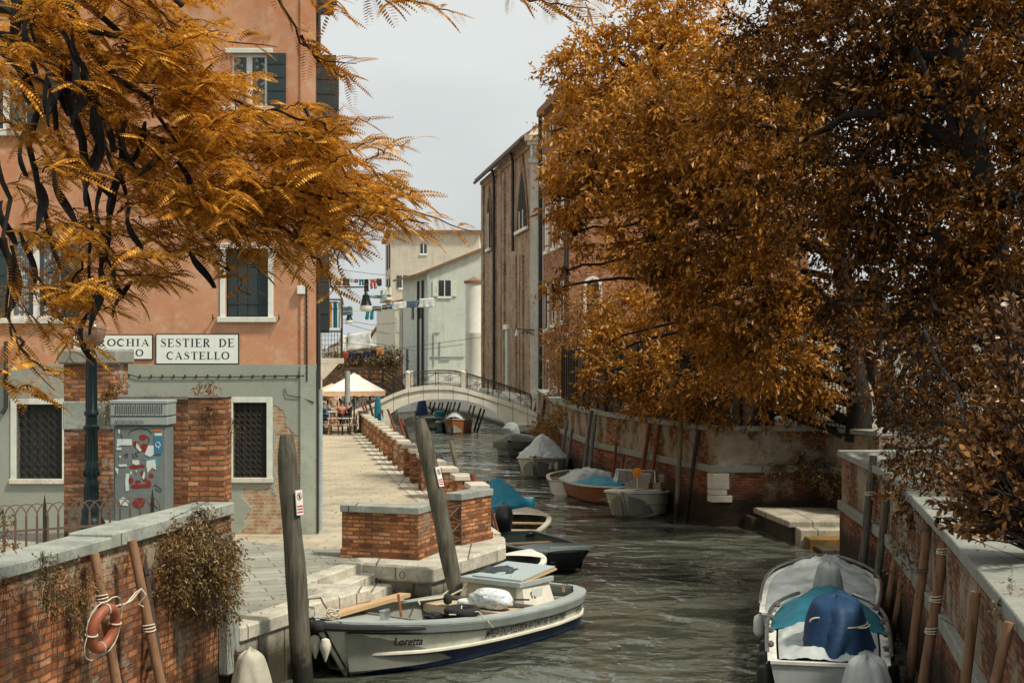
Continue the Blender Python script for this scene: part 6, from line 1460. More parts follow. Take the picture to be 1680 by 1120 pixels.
def boat(name, px, py, Ywl, heading, L, B, H, Hb, hull, inner, label, stern_at=True, rail='gel_white', tw=.8, rake=.35, bluff=2.4, pram=0.0, low=None, lowz=.12, deckf=0.0, thwarts=(.3, .6), group=None, **kw):
    """px, py: pixel of the waterline at the end nearest the camera; heading in degrees"""
    h = Hull(L, B, H, Hb, tw, rake, bluff, pram, kw.get('btab'), kw.get('ztab')); hd = Vector((math.cos(R(heading)), math.sin(R(heading))))
    e = W(px, py, Ywl); near = -1 if hd.y > 0 else 1
    c = Vector((e.x, e.y)) - hd * near * (L * .5 - .15)
    r = local_root(empty(name, (c.x, c.y, 0), label, 'boat', group, R(heading)))
    N = 26; ks = [0, .25, .5, .75, 1, 1.3, 1.6]
    mb = MB(); T = [i / N for i in range(N + 1)]
    for sd in (1, -1):
        base = len(mb.v)
        for t in T:
            for k in ks: mb.v.append(tuple(h.p(t, k, sd)))
        K = len(ks)
        for i in range(N):
            for j in range(K - 1):
                q = [base + i * K + j, base + (i + 1) * K + j, base + (i + 1) * K + j + 1, base + i * K + j + 1]
                mb.f.append(q if sd < 0 else q[::-1]); mb.m.append(1 if (low and ks[j] >= .75) else 0)
    tr = [h.p(0, k, 1) for k in ks] + [h.p(0, k, -1) for k in ks[::-1]]; mb.add(tr, [list(range(len(tr)))])
    if pram > 0: tr = [h.p(1, k, 1) for k in ks] + [h.p(1, k, -1) for k in ks[::-1]]; mb.add(tr, [list(range(len(tr)))[::-1]])
    mb.build('hull', [M[hull], M[low]] if low else M[hull], r, smooth=True)
    # inside
    mb = MB(); w_ = .07; fl = .10; tt = [t for t in T if t <= .97]
    for sd in (1, -1):
        base = len(mb.v)
        for t in tt:
            g = h.p(t, 0, sd); bi = max(.005, abs(g.y) - w_)
            mb.v += [(g.x, sd * bi, g.z + .005), (g.x - rake * .3 * t ** 3, sd * bi * .86, fl), (g.x - rake * .3 * t ** 3, 0, fl)]
        for i in range(len(tt) - 1):
            for j in range(2):
                q = [base + i * 3 + j, base + (i + 1) * 3 + j, base + (i + 1) * 3 + j + 1, base + i * 3 + j + 1]; mb.f.append(q if sd > 0 else q[::-1]); mb.m.append(0)
    g = h.p(0, 0, 1); mb.add([(g.x + .07, g.y, h.z(0)), (g.x + .07, -g.y, h.z(0)), (g.x + .07, -g.y * .85, fl), (g.x + .07, g.y * .85, fl)], [(0, 1, 2, 3)])
    mb.build('interior', M[inner], r)
    mb = MB()
    for sd in (1, -1):
        for i in range(N):
            a0, a1 = h.p(T[i], 0, sd), h.p(T[i + 1], 0, sd); o = .035; w2 = w_ + .02
            def q(a): return [(a.x, sd * (abs(a.y) + o), a.z - .03), (a.x, sd * (abs(a.y) + o), a.z + .02), (a.x, sd * max(0, abs(a.y) - w2), a.z + .02), (a.x, sd * max(0, abs(a.y) - w2), a.z - .03)]
            A, B_2 = q(a0), q(a1); f = [(0, 4, 5, 1), (1, 5, 6, 2), (2, 6, 7, 3)]; mb.add(A + B_2, f if sd < 0 else [x[::-1] for x in f])
    mb.box((h.p(0, 0, 1).x + .03, 0, h.z(0) + .002), (.12, 2 * h.b(0), .04)); mb.build('gunwale', M[rail], r)
    for t in thwarts: mb = MB(); x = h.p(t, 0, 1).x; mb.box((x, 0, h.z(t) - .12), (.24, 2 * h.b(t) - .1, .03)); mb.build('thwart', M[kw.get('tm', 'wood_bright')], r)
    if deckf > 0:
        mb = MB(); n = 8
        def dk_(u, v): t = 1 - deckf + deckf * u * .995; b_ = h.b(t); return Vector((h.p(t, 0, 1).x, (2 * v - 1) * b_, h.z(t) + .025 + .06 * (1 - (2 * v - 1) ** 2) * b_))
        mb.grid(dk_, 12, 8); mb.build('foredeck', M[kw.get('deckm', rail)], r, smooth=True)
    if kw.get('strake'):
        for z_ in kw['strake']:
            mb = MB()
            for sd in (1, -1): mb.tube([h.side(t, h.z(t) * z_, sd, .012) for t in T[:-1]], .018, 5)
            mb.build('rubbing_strake', M[kw.get('strakem', 'rub_black')], r)
    r['_h'] = 0; BH[r.name] = h
    return r, h
BH = {}
def cover(r, h, t0, t1, ht, mat, ridge=.25, skirt=.14, seed=0, peak=None, name='tarpaulin', over=.05, wr=.035, flat=2.0):
    mb = MB()
    def f(u, v):
        t = t0 + (t1 - t0) * u; y = (v * 2 - 1); b_ = h.b(t) + over; zz_ = h.z(t) + .035
        env = min(1, u / .12 + .25, (1 - u) / .12 + .25); pk = 1.0 if peak is None else math.exp(-((t - peak) / .22) ** 2)
        yy = y * 1.12
        if abs(yy) > 1: z = zz_ - skirt * (abs(yy) - 1) / .12; yy = math.copysign(1.0, yy)
        else: z = zz_ + ht * env * pk * (1 - abs(yy) ** flat) + ridge * 0
        nz = wr * mnoise.noise(Vector((t * 9 + seed, y * 3, seed * 2.0))) + wr * .6 * mnoise.noise(Vector((t * 22 + seed, y * 6, seed))) - wr * .40 * (1 - abs(mnoise.noise(Vector((t * 7 + y * 2.5 + seed, y * 1.5 - t * 3, seed + 4.0))))) ** 9 + wr * .30 * (1 - abs(mnoise.noise(Vector((t * 12 - y * 2 + seed, y * 2.4, seed + 8.0))))) ** 10
        return Vector((h.L * (t - .5), yy * b_, z + nz * (1 if abs(y) < .85 else .3)))
    mb.grid(f, 70, 44); return mb.build(name, M[mat], r, smooth=True)
def motor(r, x, y, z, mat, rz=0.0, tilt=0.0, s=1.0, covered=None):
    rt = Matrix.Rotation(rz, 3, 'Z') @ Matrix.Rotation(tilt, 3, 'Y'); o = Vector((x, y, z)); P_ = lambda a, b, c: o + rt @ (Vector((a, b, c)) * s)
    mb = MB()
    if covered: drape(mb, P_(0, 0, -.15), (.33 * s, .30 * s), .85 * s, x * 3 + y, rz); return mb.build('motor_cover', M[covered], r, smooth=True)
    mb.blob(P_(0, 0, .38), (.26 * s, .17 * s, .21 * s), .62, .02, 2, 1, rz, tilt, 16, 22); c_ = mb.build('motor_cowling', M[mat], r, smooth=True)
    mb = MB(); mb.tube([P_(-.02, 0, .22), P_(-.02, 0, -.25), P_(-.02, 0, -.7)], [.10 * s, .07 * s, .05 * s], 8); mb.box(P_(.06, 0, .10), (.14 * s, .22 * s, .2 * s), M=rt); mb.bar(P_(.1, 0, .22), P_(.5, .06, .34), .04 * s); mb.build('motor_leg', M['motor_black'], r, smooth=True)
    return c_
def fender(r, h, t, sd, mat='gel_white', s=1.0, z=None, ln=.38):
    p = h.side(t, .2, sd, .10); zt_ = (h.z(t) - .12) if z is None else z; mb = MB(); mb.lathe((p.x, h.side(t, .3, sd, .12).y, zt_ - ln), [(.02, 0), (.07 * s, .04), (.085 * s, .1), (.085 * s, ln - .12), (.07 * s, ln - .04), (.02, ln)], 10); f = mb.build('fender', M[mat], r, smooth=True)
    mb = MB(); mb.tube([(p.x, h.side(t, .3, sd, .12).y, zt_ - .02), (p.x, h.p(t, 0, sd).y - sd * .03, h.z(t) + .03)], .008, 4); mb.build('rope', M['rope'], r)
HD = -99.2   # heading of a boat lying along the canal with its bow towards the camera

# -- the big cream and grey workboat
bt_ = ([0, .03, .10, .25, .45, .62, .80, .92, .975, 1], [.30, .62, .84, .98, 1.0, 1.0, .84, .50, .22, .03])
zt2 = ([0, .1, .3, .5, .7, .85, 1], [.60, .57, .56, .59, .68, .77, .86])
hd = math.degrees(math.atan2(20.55 - 25.75, -2.72 - 1.05))
r, h = boat('workboat', 0, 0, 1, hd, 6.2, 2.16, .5, .9, 'pale_cream', 'inner_grey', 'long cream and grey wooden workboat with blue bottom moored by the stairs', btab=bt_, ztab=zt2, rake=.62, thwarts=(), rail='paint_bluegrey', bluff=2, strake=None)
r.location = (-.945, 22.96, 0)
for ch in list(r.children):
    if ch.name.startswith('hull'): hull_o = ch
tm = NT('workboat_paint'); o_ = xyz(tm); tn = tm.noise(2.5, 6, .65); tg_ = tm.noise(12, 4, .6)
zb_ = tm.math('SUBTRACT', tm.math('SUBTRACT', .235, tm.math('MULTIPLY', tm.math('MAXIMUM', tm.math('SUBTRACT', o_[0], 1.50), 0.0), .235)), o_[2])
cr = tm.mix(tm.math('MULTIPLY', tm.ramp(tn, [(.42, 0.0), (.68, 1.0)]), .5), (.72, .75, .63), (.80, .77, .62)); cr = tm.mix(tm.math('MULTIPLY', tm.ramp(tg_, [(.55, 0.0), (.75, 1.0)]), .5), cr, (.26, .25, .18))
bl_ = tm.mix(tm.ramp(tn, [(.4, 0.0), (.62, 1.0)]), (.008, .018, .075), (.014, .05, .095))
b_ = tm.mix(tm.ramp(zb_, [(0.0, 0.0), (.01, 1.0)]), cr, bl_)
hull_o.data.materials.clear(); hull_o.data.materials.append(tm.set(b_, .38, tm.bump(tg_, .15, .01), 0, .45))
SD = 1
T = [i / 40 for i in range(40)]
mb = MB()
for sd in (1, -1):
    up0 = [h.side(t, h.z(t) - .005, sd, .045) for t in T]; dn0 = [h.side(t, h.z(t) - .135, sd, .035) for t in T]; tp = [h.p(t, 0, sd) + Vector((0, sd * .04, .028)) for t in T]; ti = [Vector((h.p(t, 0, sd).x, sd * max(.0, h.b(t) - .20), h.z(t) + .035)) for t in T]
    for i in range(len(T) - 1):
        f = [(0, 1, 3, 2), (2, 3, 5, 4), (4, 5, 7, 6)]; q = [dn0[i], dn0[i + 1], up0[i], up0[i + 1], tp[i], tp[i + 1], ti[i], ti[i + 1]]; mb.add(q, f if sd < 0 else [x[::-1] for x in f])
mb.build('wide_gunwale', M['paint_bluegrey'], r)
for z_, rr, mt, sg_, pr in ((lambda t: h.z(t) - .145, .014, 'rub_black', 'dark_rub_strake', 1), (lambda t: (h.z(t) - .145) * .42 + .055, .030, 'pale_cream', 'white_rub_strake', 1), (lambda t: (h.z(t) - .145) * .42 + .020, .012, 'rub_black', 'dark_rub_strake', 1)):
    mb = MB()
    for sd in (1, -1): mb.tube([h.side(t, z_(t), sd, .03 + .05 * max(0, (t - .6) / .4)) for t in T], rr, 6)
    mb.build(sg_, M[mt], r, smooth=True)
mb = MB()
for sd in (1, -1): mb.tube([h.p(t, 0, sd) + Vector((0, sd * .06, -.06)) for t in [.80, .86, .9, .94, .97, .985, 1.0]], [.02, .035, .045, .05, .055, .06, .06], 7)
mb.blob(h.p(1, 0, 1) + Vector((.05, 0, -.05)), (.12, .10, .09), .8, .1, 3, 2); mb.build('bow_fender_strip', M['tyre'], r, smooth=True)
mb = MB(); mb.bar(h.p(1, .05, 1) * Vector((1, 0, 1)) + Vector((.03, 0, 0)) if False else Vector((h.p(1, .0, 1).x + .015, 0, h.z(1) - .1)), Vector((h.p(1, .95, 1).x + .02, 0, .0)), .04, .05); mb.build('stem', M['pale_cream'], r)
# decks
mb = MB()
def deck(u, v, t0, t1, zo=.0, inset=.19): t = t0 + (t1 - t0) * u; b_ = max(.01, h.b(t) - inset); return Vector((h.p(t, 0, 1).x, (2 * v - 1) * b_, h.z(t) + zo))
mb.grid(lambda u, v: deck(u, v, .72, .985, -.04), 10, 8); mb.build('foredeck', M['paint_bluegrey'], r)
mb = MB(); mb.grid(lambda u, v: deck(u, v, .05, .24, -.16), 8, 8); mb.build('afterdeck', M['pale_cream'], r)
xL = lambda t: h.L * (t - .5)
mb = MB(); mb.box((xL(.72), 0, .42), (.05, 1.5, .52)); mb.build('bulkhead', M['inner_grey'], r); mb = MB(); mb.box((xL(.335), 0, .36), (.05, 1.7, .5)); mb.build('bulkhead', M['inner_grey'], r)
mb = MB(); mb.grid(lambda u, v: deck(u, v, .335, .44, -.03, .12), 4, 6); mb.box((xL(.44), 0, h.z(.44) - .10), (.03, 1.85, .12)); mb.build('cross_deck', m_worn('deck_tan', (.55, .44, .29), (.38, .30, .2), .7), r)
# cabin box
mb = MB(); c0, c1 = xL(.325), xL(.19); zc0, zc1 = .38, .93
mb.add([(c1, -.72, zc0), (c0 + .1, -.74, zc0), (c0 + .1, .74, zc0), (c1, .72, zc0), (c1 + .05, -.55, zc1), (c0, -.58, zc1), (c0, .58, zc1), (c1 + .05, .55, zc1)], [(0, 1, 5, 4), (1, 2, 6, 5), (2, 3, 7, 6), (3, 0, 4, 7), (4, 5, 6, 7)]); mb.build('cabin', M['pale_cream'], r)
mb = MB(); mb.add([(c0 + .105, -.55, .45), (c0 + .105, .50, .45), (c0 + .012, .48, .90), (c0 + .012, -.52, .90)], [(0, 1, 2, 3)]); mb.build('cabin_window', m_worn('dirty_glass', (.34, .31, .22), (.20, .19, .14), .5), r)
mb = MB(); mb.box((c0 + .06, 0, zc1 - .02), (.10, 1.26, .09)); mb.box((c1 + .1, 0, zc1 - .02), (.10, 1.20, .09)); mb.box(((c0 + c1) / 2, .60, zc1 - .02), (.9, .07, .09)); mb.box(((c0 + c1) / 2, -.60, zc1 - .02), (.9, .07, .09)); mb.build('cabin_trim', M['paint_bluegrey'], r, bevel=.01)
Mh = Matrix.Rotation(R(7), 3, 'Y'); mb = MB(); mb.box(((c0 + c1) / 2 - .05, .08, zc1 + .10), (1.0, 1.02, .025), M=Mh); mb.build('hatch_board', m_worn('board_grey', (.36, .42, .41), (.28, .33, .32), .5, .3, 2, .05), r)
mb = MB(); mb.box(((c0 + c1) / 2 - .04, .08, zc1 + .06), (1.04, 1.08, .03), M=Mh); mb.build('hatch_frame', M['wood_bright'], r)
mb = MB()
def jk(u, v): return Vector(((c0 + c1) / 2 + .25 - .42 * u - .3 * v * u, -.52 + .70 * v, zc1 + .10 - .05 * (.25 - .4 * u) * 2 + .06 * mnoise.noise(Vector((u * 4, v * 5, 3))) + .05 * math.sin(u * 3.1) * math.sin(v * 3.1)))
mb.grid(jk, 14, 16); jo = mb.build('folded_jacket', m_cloth('jacket', (.05, .065, .07)), None, smooth=True)
# loose things in the boat are things of their own
LR = Matrix.Rotation(R(hd), 4, 'Z'); LO = Vector(r.location)
def tow(v): return LR.to_3x3() @ Vector(v) + LO
def loose(mb, name, mat, label, cat, smooth=False, mats=None):
    mb.v = [tuple(tow(v)) for v in mb.v]; c = mb.v[0]; return tag(mb.build(name, mat, smooth=smooth, loc=c), label, cat)
bpy.data.objects.remove(jo)
mb = MB(); mb.grid(jk, 14, 16); loose(mb, 'jacket', M['jacket'], 'dark grey jacket with orange edge thrown on the workboat hatch', 'jacket', True)
mb = MB(); mb.grid(lambda u, v: jk(.82 + .18 * u, .25 + .4 * v) + Vector((-.02, 0, .012)), 4, 8)
for q in ((.03, .06), ): pass
o2 = mb; o2.v = [tuple(tow(v)) for v in o2.v]; oj = bpy.data.objects['jacket']; o2.build('orange_edge', M['cloth_orange'], None, smooth=True, loc=tuple(oj.location)); ob = bpy.data.objects['orange_edge']; ob.parent = oj; ob.location = (0, 0, 0)
mb = MB(); mb.blob((xL(.40), .30, h.z(.4) + .14), (.22, .40, .17), .75, .10, 2.5, 4, nu=20, nv=28)
ts = NT('sack_plastic'); n_ = ts.noise(5, 4, .6); n2_ = ts.noise(14, 3, .7, sc=(1, 1, 2)); zc_ = xyz(ts)
b_ = ts.mix(ts.math('MULTIPLY', ts.ramp(n2_, [(.56, 0.0), (.60, 1.0)]), .9), (.74, .76, .74), (.10, .36, .46)); b_ = ts.mix(ts.math('MULTIPLY', ts.ramp(n_, [(.60, 0.0), (.64, 1.0)]), .8), b_, (.60, .24, .14)); ts.set(b_, .3, ts.bump(n_, .6, .03), 0, .5); M['sack'] = ts.m
loose(mb, 'cement_sack', M['sack'], 'white plastic sack with blue and red print lying on the workboat', 'sack', True)
mb = MB(); mb.blob((xL(.415), -.10, h.z(.4) + .05), (.12, .22, .06), .7, .05, 2, 2); loose(mb, 'white_bundle', M['frame_white'], 'flat white bundle beside the printed sack', 'bundle', True)
mb = MB(); mb.tube([(xL(.425), -.42, h.z(.42) + .08), (xL(.34), .80, h.z(.4) + .12)], .014, 6); mb.tube([(xL(.425), .75, h.z(.42) + .07), (xL(.41), 1.0, h.z(.42) + .07)], .012, 5); mb.blob((xL(.43), -.46, h.z(.42) + .08), (.08, .07, .09), .8, .15, 6, 1); loose(mb, 'mop', M['tyre'], 'dark headed mop lying behind the printed sack', 'mop', True)
mb = MB(); mb.bar((xL(.93), -.34, h.z(.9) + .02), (xL(.50), -1.02, h.z(.5) + .14), .20, .06); loose(mb, 'wooden_plank', M['wood_bright'], 'long pale wooden plank along the far side of the workboat', 'plank')
mb = MB(); mb.tube([(xL(.70), .02, .30), (xL(.715), -.03, 1.02)], .022, 7); loose(mb, 'wooden_stick', M['hull_orange'], 'upright wooden stick in the workboat near the tyre', 'stick')
mb = MB(); cy = .66; mb.tube([(xL(.60) + .22 * math.cos(a), cy + .22 * math.sin(a), h.z(.6) + .10) for a in [i * math.pi / 11 for i in range(22)]], .068, 9, close=True); loose(mb, 'tyre_fender', M['tyre'], 'small black tyre lying on the workboat gunwale', 'tyre', True)
mb = MB(); mb.blob((xL(.68), .48, h.z(.68) + .05), (.15, .14, .05), .9, .35, 5, 6); loose(mb, 'black_net', M['tyre'], 'crumpled black bundle left of the tyre on the workboat', 'bundle')
mb = MB(); mb.tube([(xL(.62), .80, h.z(.6) + .10), (xL(.60), .98, h.z(.6) + .12), (xL(.59), 1.14, h.z(.6) - .05), (xL(.57), 1.12, h.z(.6) - .14)], .010, 5); mb.tube([(xL(.64), .62, h.z(.64) + .06), (xL(.66), .7, h.z(.64) + .08), (xL(.63), .78, h.z(.64) + .06), (xL(.61), .7, h.z(.62) + .18)], .01, 5); loose(mb, 'thin_rope', M['rope'], 'thin rope looped over the tyre and the workboat side', 'rope')
mb = MB(); mb.tube([(xL(.30), -.45, zc1 + .05), (xL(.34), -.55, .75), (xL(.37), -.75, .62), (xL(.47), -.9, .62), (xL(.52), -.6, .64)], .016, 6); mb.tube([(xL(.30), .30, zc1 + .12), (xL(.32), .33, .92), (xL(.32), .2, .84)], .014, 5); mb.tube([(xL(.30), -.60, zc1 - .1), (xL(.33), -.9, .7), (xL(.36), -.95, .6)], .012, 5); loose(mb, 'cabin_rope', M['rope'], 'pale ropes hanging from the workboat cabin roof', 'rope')
mb = MB(); mb.box((xL(.27), .645, .72), (.30, .012, .2), M=Matrix.Rotation(R(-9), 3, 'X')); mb.build('number_plate', M['frame_white'], r)
text_mesh('VE', lambda x, y_: Vector((xL(.30) - x * .15, .657 + (.0 - y_ * .03), .66 + y_ * .15)), 'plate_lettering', M['ink'], r)
mb = MB(); mb.box((xL(.80), .15, h.z(.8) + .05), (.12, .10, .16)); mb.box((xL(.80), .15, h.z(.8) + .12), (.2, .06, .04)); mb.box((xL(.05), .3, h.z(.05) + .02), (.1, .08, .14)); mb.build('mooring_bitt', M['chrome'], r, bevel=.01)
mb = MB()
for k in range(5): mb.tube([(xL(.95) + .09 * math.cos(a + k), .09 * math.sin(a + k) - .03, h.z(.95) + .05 + k * .025 + .02 * math.sin(a * 2)) for a in [i * math.pi / 5 for i in range(10)]], .011, 4, close=True)
mb.build('coiled_rope', M['rope'], r)
mb = MB(); mb.box((xL(.12), -.45, h.z(.12) + .02), (1.1, .07, .06), rz=R(4)); mb.box((xL(.16), .35, h.z(.16) - .04), (.07, .8, .06), rz=R(20)); mb.build('stern_rail', M['paint_bluegrey'], r)
mb = MB(); mb.box((xL(.15), -.1, h.z(.15) - .1), (.22, .12, .04), rz=.4); mb.build('red_strap', M['cloth_orange'], r)
mb = MB(); mb.add([(0, 0, 0)], []) if False else None
for k_, (yy, zz_) in enumerate(((-.10, .62), (.10, .60))):
    p = Vector((h.p(.99, 0, 1).x + .05, yy, zz_)); mb = MB(); mb.lathe(p + Vector((0, 0, -.30)), [(.01, 0), (.07, .16), (.085, .24), (.06, .32), (.02, .34)], 10); f_ = mb.build('bow_fender', M['pale_cream'], r, smooth=True)
    mb = MB(); mb.lathe(p + Vector((0, 0, -.30)), [(.087, .215), (.089, .24), (.064, .325), (.02, .345)], 10); mb.build('fender_cap', M['deck_teal'], f_, smooth=True); mb = MB()
# lettering on the side: s runs from the bow end aft on the port side
def on_side(t_start, zc_, ht):
    def f(x, y_):
        t = t_start - x / h.L; zc2 = zc_(t) + y_ * ht; return h.side(t, zc2, 1, .0 + .022 + .0)
    return f
strk = lambda t: (h.z(t) - .145) * .42 + .055
def side_text(body, t0, t1, lo_, hi_, shear=0.0):
    global TXO; TXO = .018
    cu = bpy.data.curves.new('m', 'FONT'); cu.body = body; cu.size = 1; cu.space_character = 1.02; to = bpy.data.objects.new('m', cu); col.objects.link(to); bpy.context.view_layer.update(); wd = to.dimensions.x; bpy.data.objects.remove(to); bpy.data.curves.remove(cu)
    def f(x, y_):
        t = t0 + (t1 - t0) * x / wd; zl = strk(t) + .035; zh = h.z(t) - .155; q = lo_ + (hi_ - lo_) * y_ / .72; return h.side(t, zl + (zh - zl) * q, 1, .018)
    return text_mesh(body, f, 'side_lettering', M['ink'], r, 1.0, 1.02, shear)
side_text('IMPRESA EDILE-POZZOBON ANTONIO SRL TEL 041770083', .575, .205, .12, .95)
side_text('Loretta', .875, .80, .30, .80, .35); side_text('VE 6080', .135, .07, .15, .7)

# -- boats behind it on the left bank
r, h = boat('black_boat', 905, 936, 31.0, -70, 4.2, 1.7, .45, .50, 'hull_black', 'hull_green_grey', 'black flat-bowed boat just beyond the cream workboat', pram=.55, rake=.45, rail='hull_green_grey', tw=.9, deckf=.3, deckm='hull_green_grey', thwarts=(.3,))
r.location.x = .50; r.location.y = 32.3
b2 = MB(); b2.box((2.2, 0, .62), (.1, 1.0, .05)); b2.build('bow_board', M['deck_grey'], r)
r, h = boat('small_motorboat', 850, 925, 29.5, 100, 3.2, 1.25, .4, .5, 'gel_grey', 'inner_grey', 'stern of a grey dinghy with white motor tucked between workboat and black boat', deckf=.3); r.location = (.05, 30.9, 0)
r.location = (0.02, 29.2, 0); r.rotation_euler = (0, 0, R(76)); mb = MB(); bpy.data.objects.remove(r) if False else None
r, h = boat('cream_boat', 855, 900, 34.2, 82, 4.4, 1.75, .42, .55, 'gel_cream', 'inner_grey', 'cream open boat with black tilted outboard beyond the black boat', rail='gel_cream', tw=.9, deckf=.35)
r.location = (.10, 36.6, 0); motor(r, -2.25, -.05, .42, 'motor_black', 0, R(-35), 1.25); fender(r, h, .12, -1, 'gel_white', 1.1)
mb = MB(); mb.tube([(-2.2, -.55, .35), (-2.35, -.95, .45)], .03, 6); mb.build('tiller', M['motor_black'], r)
r, h = boat('blue_covered_boat', 825, 860, 40, HD, 4.6, 1.7, .45, .6, 'hull_blue', 'inner_grey', 'boat under a bright blue pitched tarpaulin beside the near pillars', thwarts=())
r.location = (-.40, 40.4, 0); cover(r, h, .04, .99, .75, 'tarp_bright', skirt=.25, peak=.55, flat=1.2, seed=3)

# -- right bank, from near to far
r, h = boat('white_motorboat', 1040, 846, 41.6, -108, 4.0, 1.8, .62, .80, 'gel_bright', 'inner_grey', 'cream speedboat with glass windshield and orange flower at the right wall', bluff=3.2, rake=.7, rail='gel_white', deckf=.42, strake=(.97,), thwarts=(.3,), tw=.9)
r_mb = r
r.location = (3.78, 42.5, 0)
mb = MB()
for sd in (1, -1): mb.tube([h.side(t, .45 - .22 * (1 - t), sd, .005) for t in [i / 20 for i in range(20)]], .02, 5)
mb.build('spray_rail', M['gel_cream'], r)
xw = .25; mb = MB(); P3 = [Vector((xw + .55, 0, .98)), Vector((xw + .25, .62, .97)), Vector((xw - .75, .88, .93))]; Pt = [Vector((xw + .25, 0, 1.30)), Vector((xw, .55, 1.30)), Vector((xw - .8, .8, 1.26))]
mb.tube([p * Vector((1, -1, 1)) for p in Pt[::-1]] + Pt, .022, 6)
for i in (1, 2):
    for s_ in (1, -1): q = Vector((1, s_, 1)); mb.tube([P3[i] * q, Pt[i] * q], .018, 5)
mb.build('windshield_frame', M['chrome'], r)
gl_ = NT('windshield_glass'); gl_.set((.5, .6, .6), .05); gl_.p.inputs['Transmission Weight'].default_value = .85; gl_.p.inputs['IOR'].default_value = 1.1; M['wglass'] = gl_.m
mb = MB()
for s_ in (1, -1):
    for i in (0, 1): q = Vector((1, s_, 1)); mb.add([P3[i] * q, P3[i + 1] * q, Pt[i + 1] * q, Pt[i] * q], [(0, 1, 2, 3)])
mb.build('windshield', M['wglass'], r)
mb = MB(); mb.grid(lambda u, v: Vector((1.9 - 1.4 * u, (.25 + .62 * u) * (1 if v < 2 else 1), h.z(.9) + .035)) + Vector((0, (v - .5) * .16, .04)), 6, 2); mb.build('blue_stripe', M['hull_blue'], r)
mb = MB()
for sd in (1, -1): mb.grid(lambda u, v: h.side(.95 - .5 * u, h.z(.95 - .5 * u) * (.99 - .06 * v) , sd, .006), 12, 1)
mb.build('blue_side_stripe', M['hull_blue'], r)
mb = MB()
for k in range(12): a = k * math.pi / 6; mb.blob((.95, .18 + .10 * math.cos(a), 1.28 + .10 * math.sin(a)), (.03, .055, .055), 1, .02, nu=5, nv=6)
mb.blob((.97, .18, 1.28), (.04, .08, .08), nu=6, nv=8); fo = mb.build('flower_head', m_worn('flower', (.75, .26, .02), None, .6), r); mb = MB(); mb.tube([(.95, .18, 1.2), (.95, .18, .85)], .012, 5); mb.build('flower_stem', M['frame_white'], r)
mb = MB(); mb.box((-.4, 0, .62), (.9, 1.2, .12)); mb.box((-.85, 0, .85), (.12, 1.2, .4)); mb.build('seat', M['gel_cream'], r, bevel=.03)
r, h = boat('orange_boat', 1000, 826, 44.8, -75, 4.6, 1.8, .50, .60, 'hull_orange', 'inner_grey', 'varnished orange boat with bright teal cover and grey tarpaulin', rail='gel_white', tw=.85, rake=.3, bluff=2.8, thwarts=())
r.location = (2.95, 46.6, 0); cover(r, h, .40, .97, .18, 'tarp_bright', seed=1, skirt=.02, over=-.05); cover(r, h, .02, .42, .35, 'tarp_silver', seed=2, skirt=.05, over=.02, wr=.08); fender(r, h, .9, 1, 'gel_cream'); 
g_ = MB(); g_.blob((1.3, .55, .80), (.65, .35, .28), .8, .18, 2, 5); g_.build('grey_tarpaulin', M['tarp_grey'], r, smooth=True)
r, h = boat('white_dinghy', 945, 815, 47.2, 88, 3.6, 1.5, .48, .55, 'gel_white', 'inner_grey', 'small white open dinghy with dark shaded transom', rail='gel_cream', tw=.85)
r.location = (1.98, 49.9, 0)
r, h = boat('canopy_boat', 905, 788, 53.8, -100, 5.0, 2.05, .62, .85, 'gel_white', 'inner_grey', 'grey boat with pointed silver canopy and fenders in the middle of the right row', rail='gel_white', rake=.8, bluff=2.6, strake=(.96,), thwarts=())
r.location = (1.28, 56.3, 0); cover(r, h, .05, .93, .95, 'tarp_silver', seed=5, skirt=.03, peak=.60, flat=1.15, over=-.02, wr=.07)
for t_ in (.90, .82): fender(r, h, t_, 1, 'pale_cream', 1.2)
r, h = boat('blue_rowboat', 882, 767, 60, -95, 3.0, 1.35, .48, .6, 'hull_blue', 'hull_blue', 'small dark blue rowing boat beyond the silver canopy boat', rail='deck_grey', bluff=2.2)
r.location = (.98, 61.6, 0); cover(r, h, .1, .95, .10, 'tarp_teal', seed=8, skirt=.0, over=-.06)
r, h = boat('covered_boat', 840, 751, 65.5, -97, 4.6, 2.0, .6, .7, 'gel_grey', 'inner_grey', 'boat under olive and grey covers nearest the bridge on the right', rail='gel_grey', tw=.9, thwarts=())
r.location = (.15, 68.0, 0); cover(r, h, .45, .98, .35, 'tarp_olive', seed=9, skirt=.3); cover(r, h, .02, .5, .25, 'tarp_pale', seed=4, skirt=.1); g_ = MB(); g_.blob((-.9, -.3, 1.1), (.6, .4, .4), .8, .2, 2, 9); g_.build('bundled_cover', M['tarp_grey'], r, smooth=True)
# -- beyond the bridge
r, h = boat('orange_bow_boat', 758, 711, 86.5, -96, 4.8, 1.6, .75, .95, 'hull_orange', 'inner_grey', 'orange hulled boat with white cover, bow on under the bridge', rail='gel_cream', rake=.4); r.location = (-3.35, 87.5, 0); cover(r, h, .1, .85, .45, 'tarp_pale', seed=3, skirt=.0, over=-.03)
r, h = boat('dark_grey_boat', 715, 700, 90, -80, 5, 2.0, .65, .75, 'hull_green_grey', 'inner_grey', 'dark grey boat with teal bundle under the bridge, left of the orange one', rail='deck_grey', deckf=.4, deckm='deck_grey'); r.location = (-5.2, 93.5, 0); g_ = MB(); g_.blob((1.2, .3, .9), (.45, .4, .3), .8, .2, 2, 4); g_.build('teal_bundle', M['tarp_teal'], r, smooth=True)
r, h = boat('pale_blue_boat', 735, 705, 90, -95, 3.4, 1.1, .55, .6, 'deck_teal', 'deck_grey', 'narrow pale blue boat squeezed beside the orange bow under the bridge', rail='gel_white'); r.location = (-4.25, 90.0, 0)
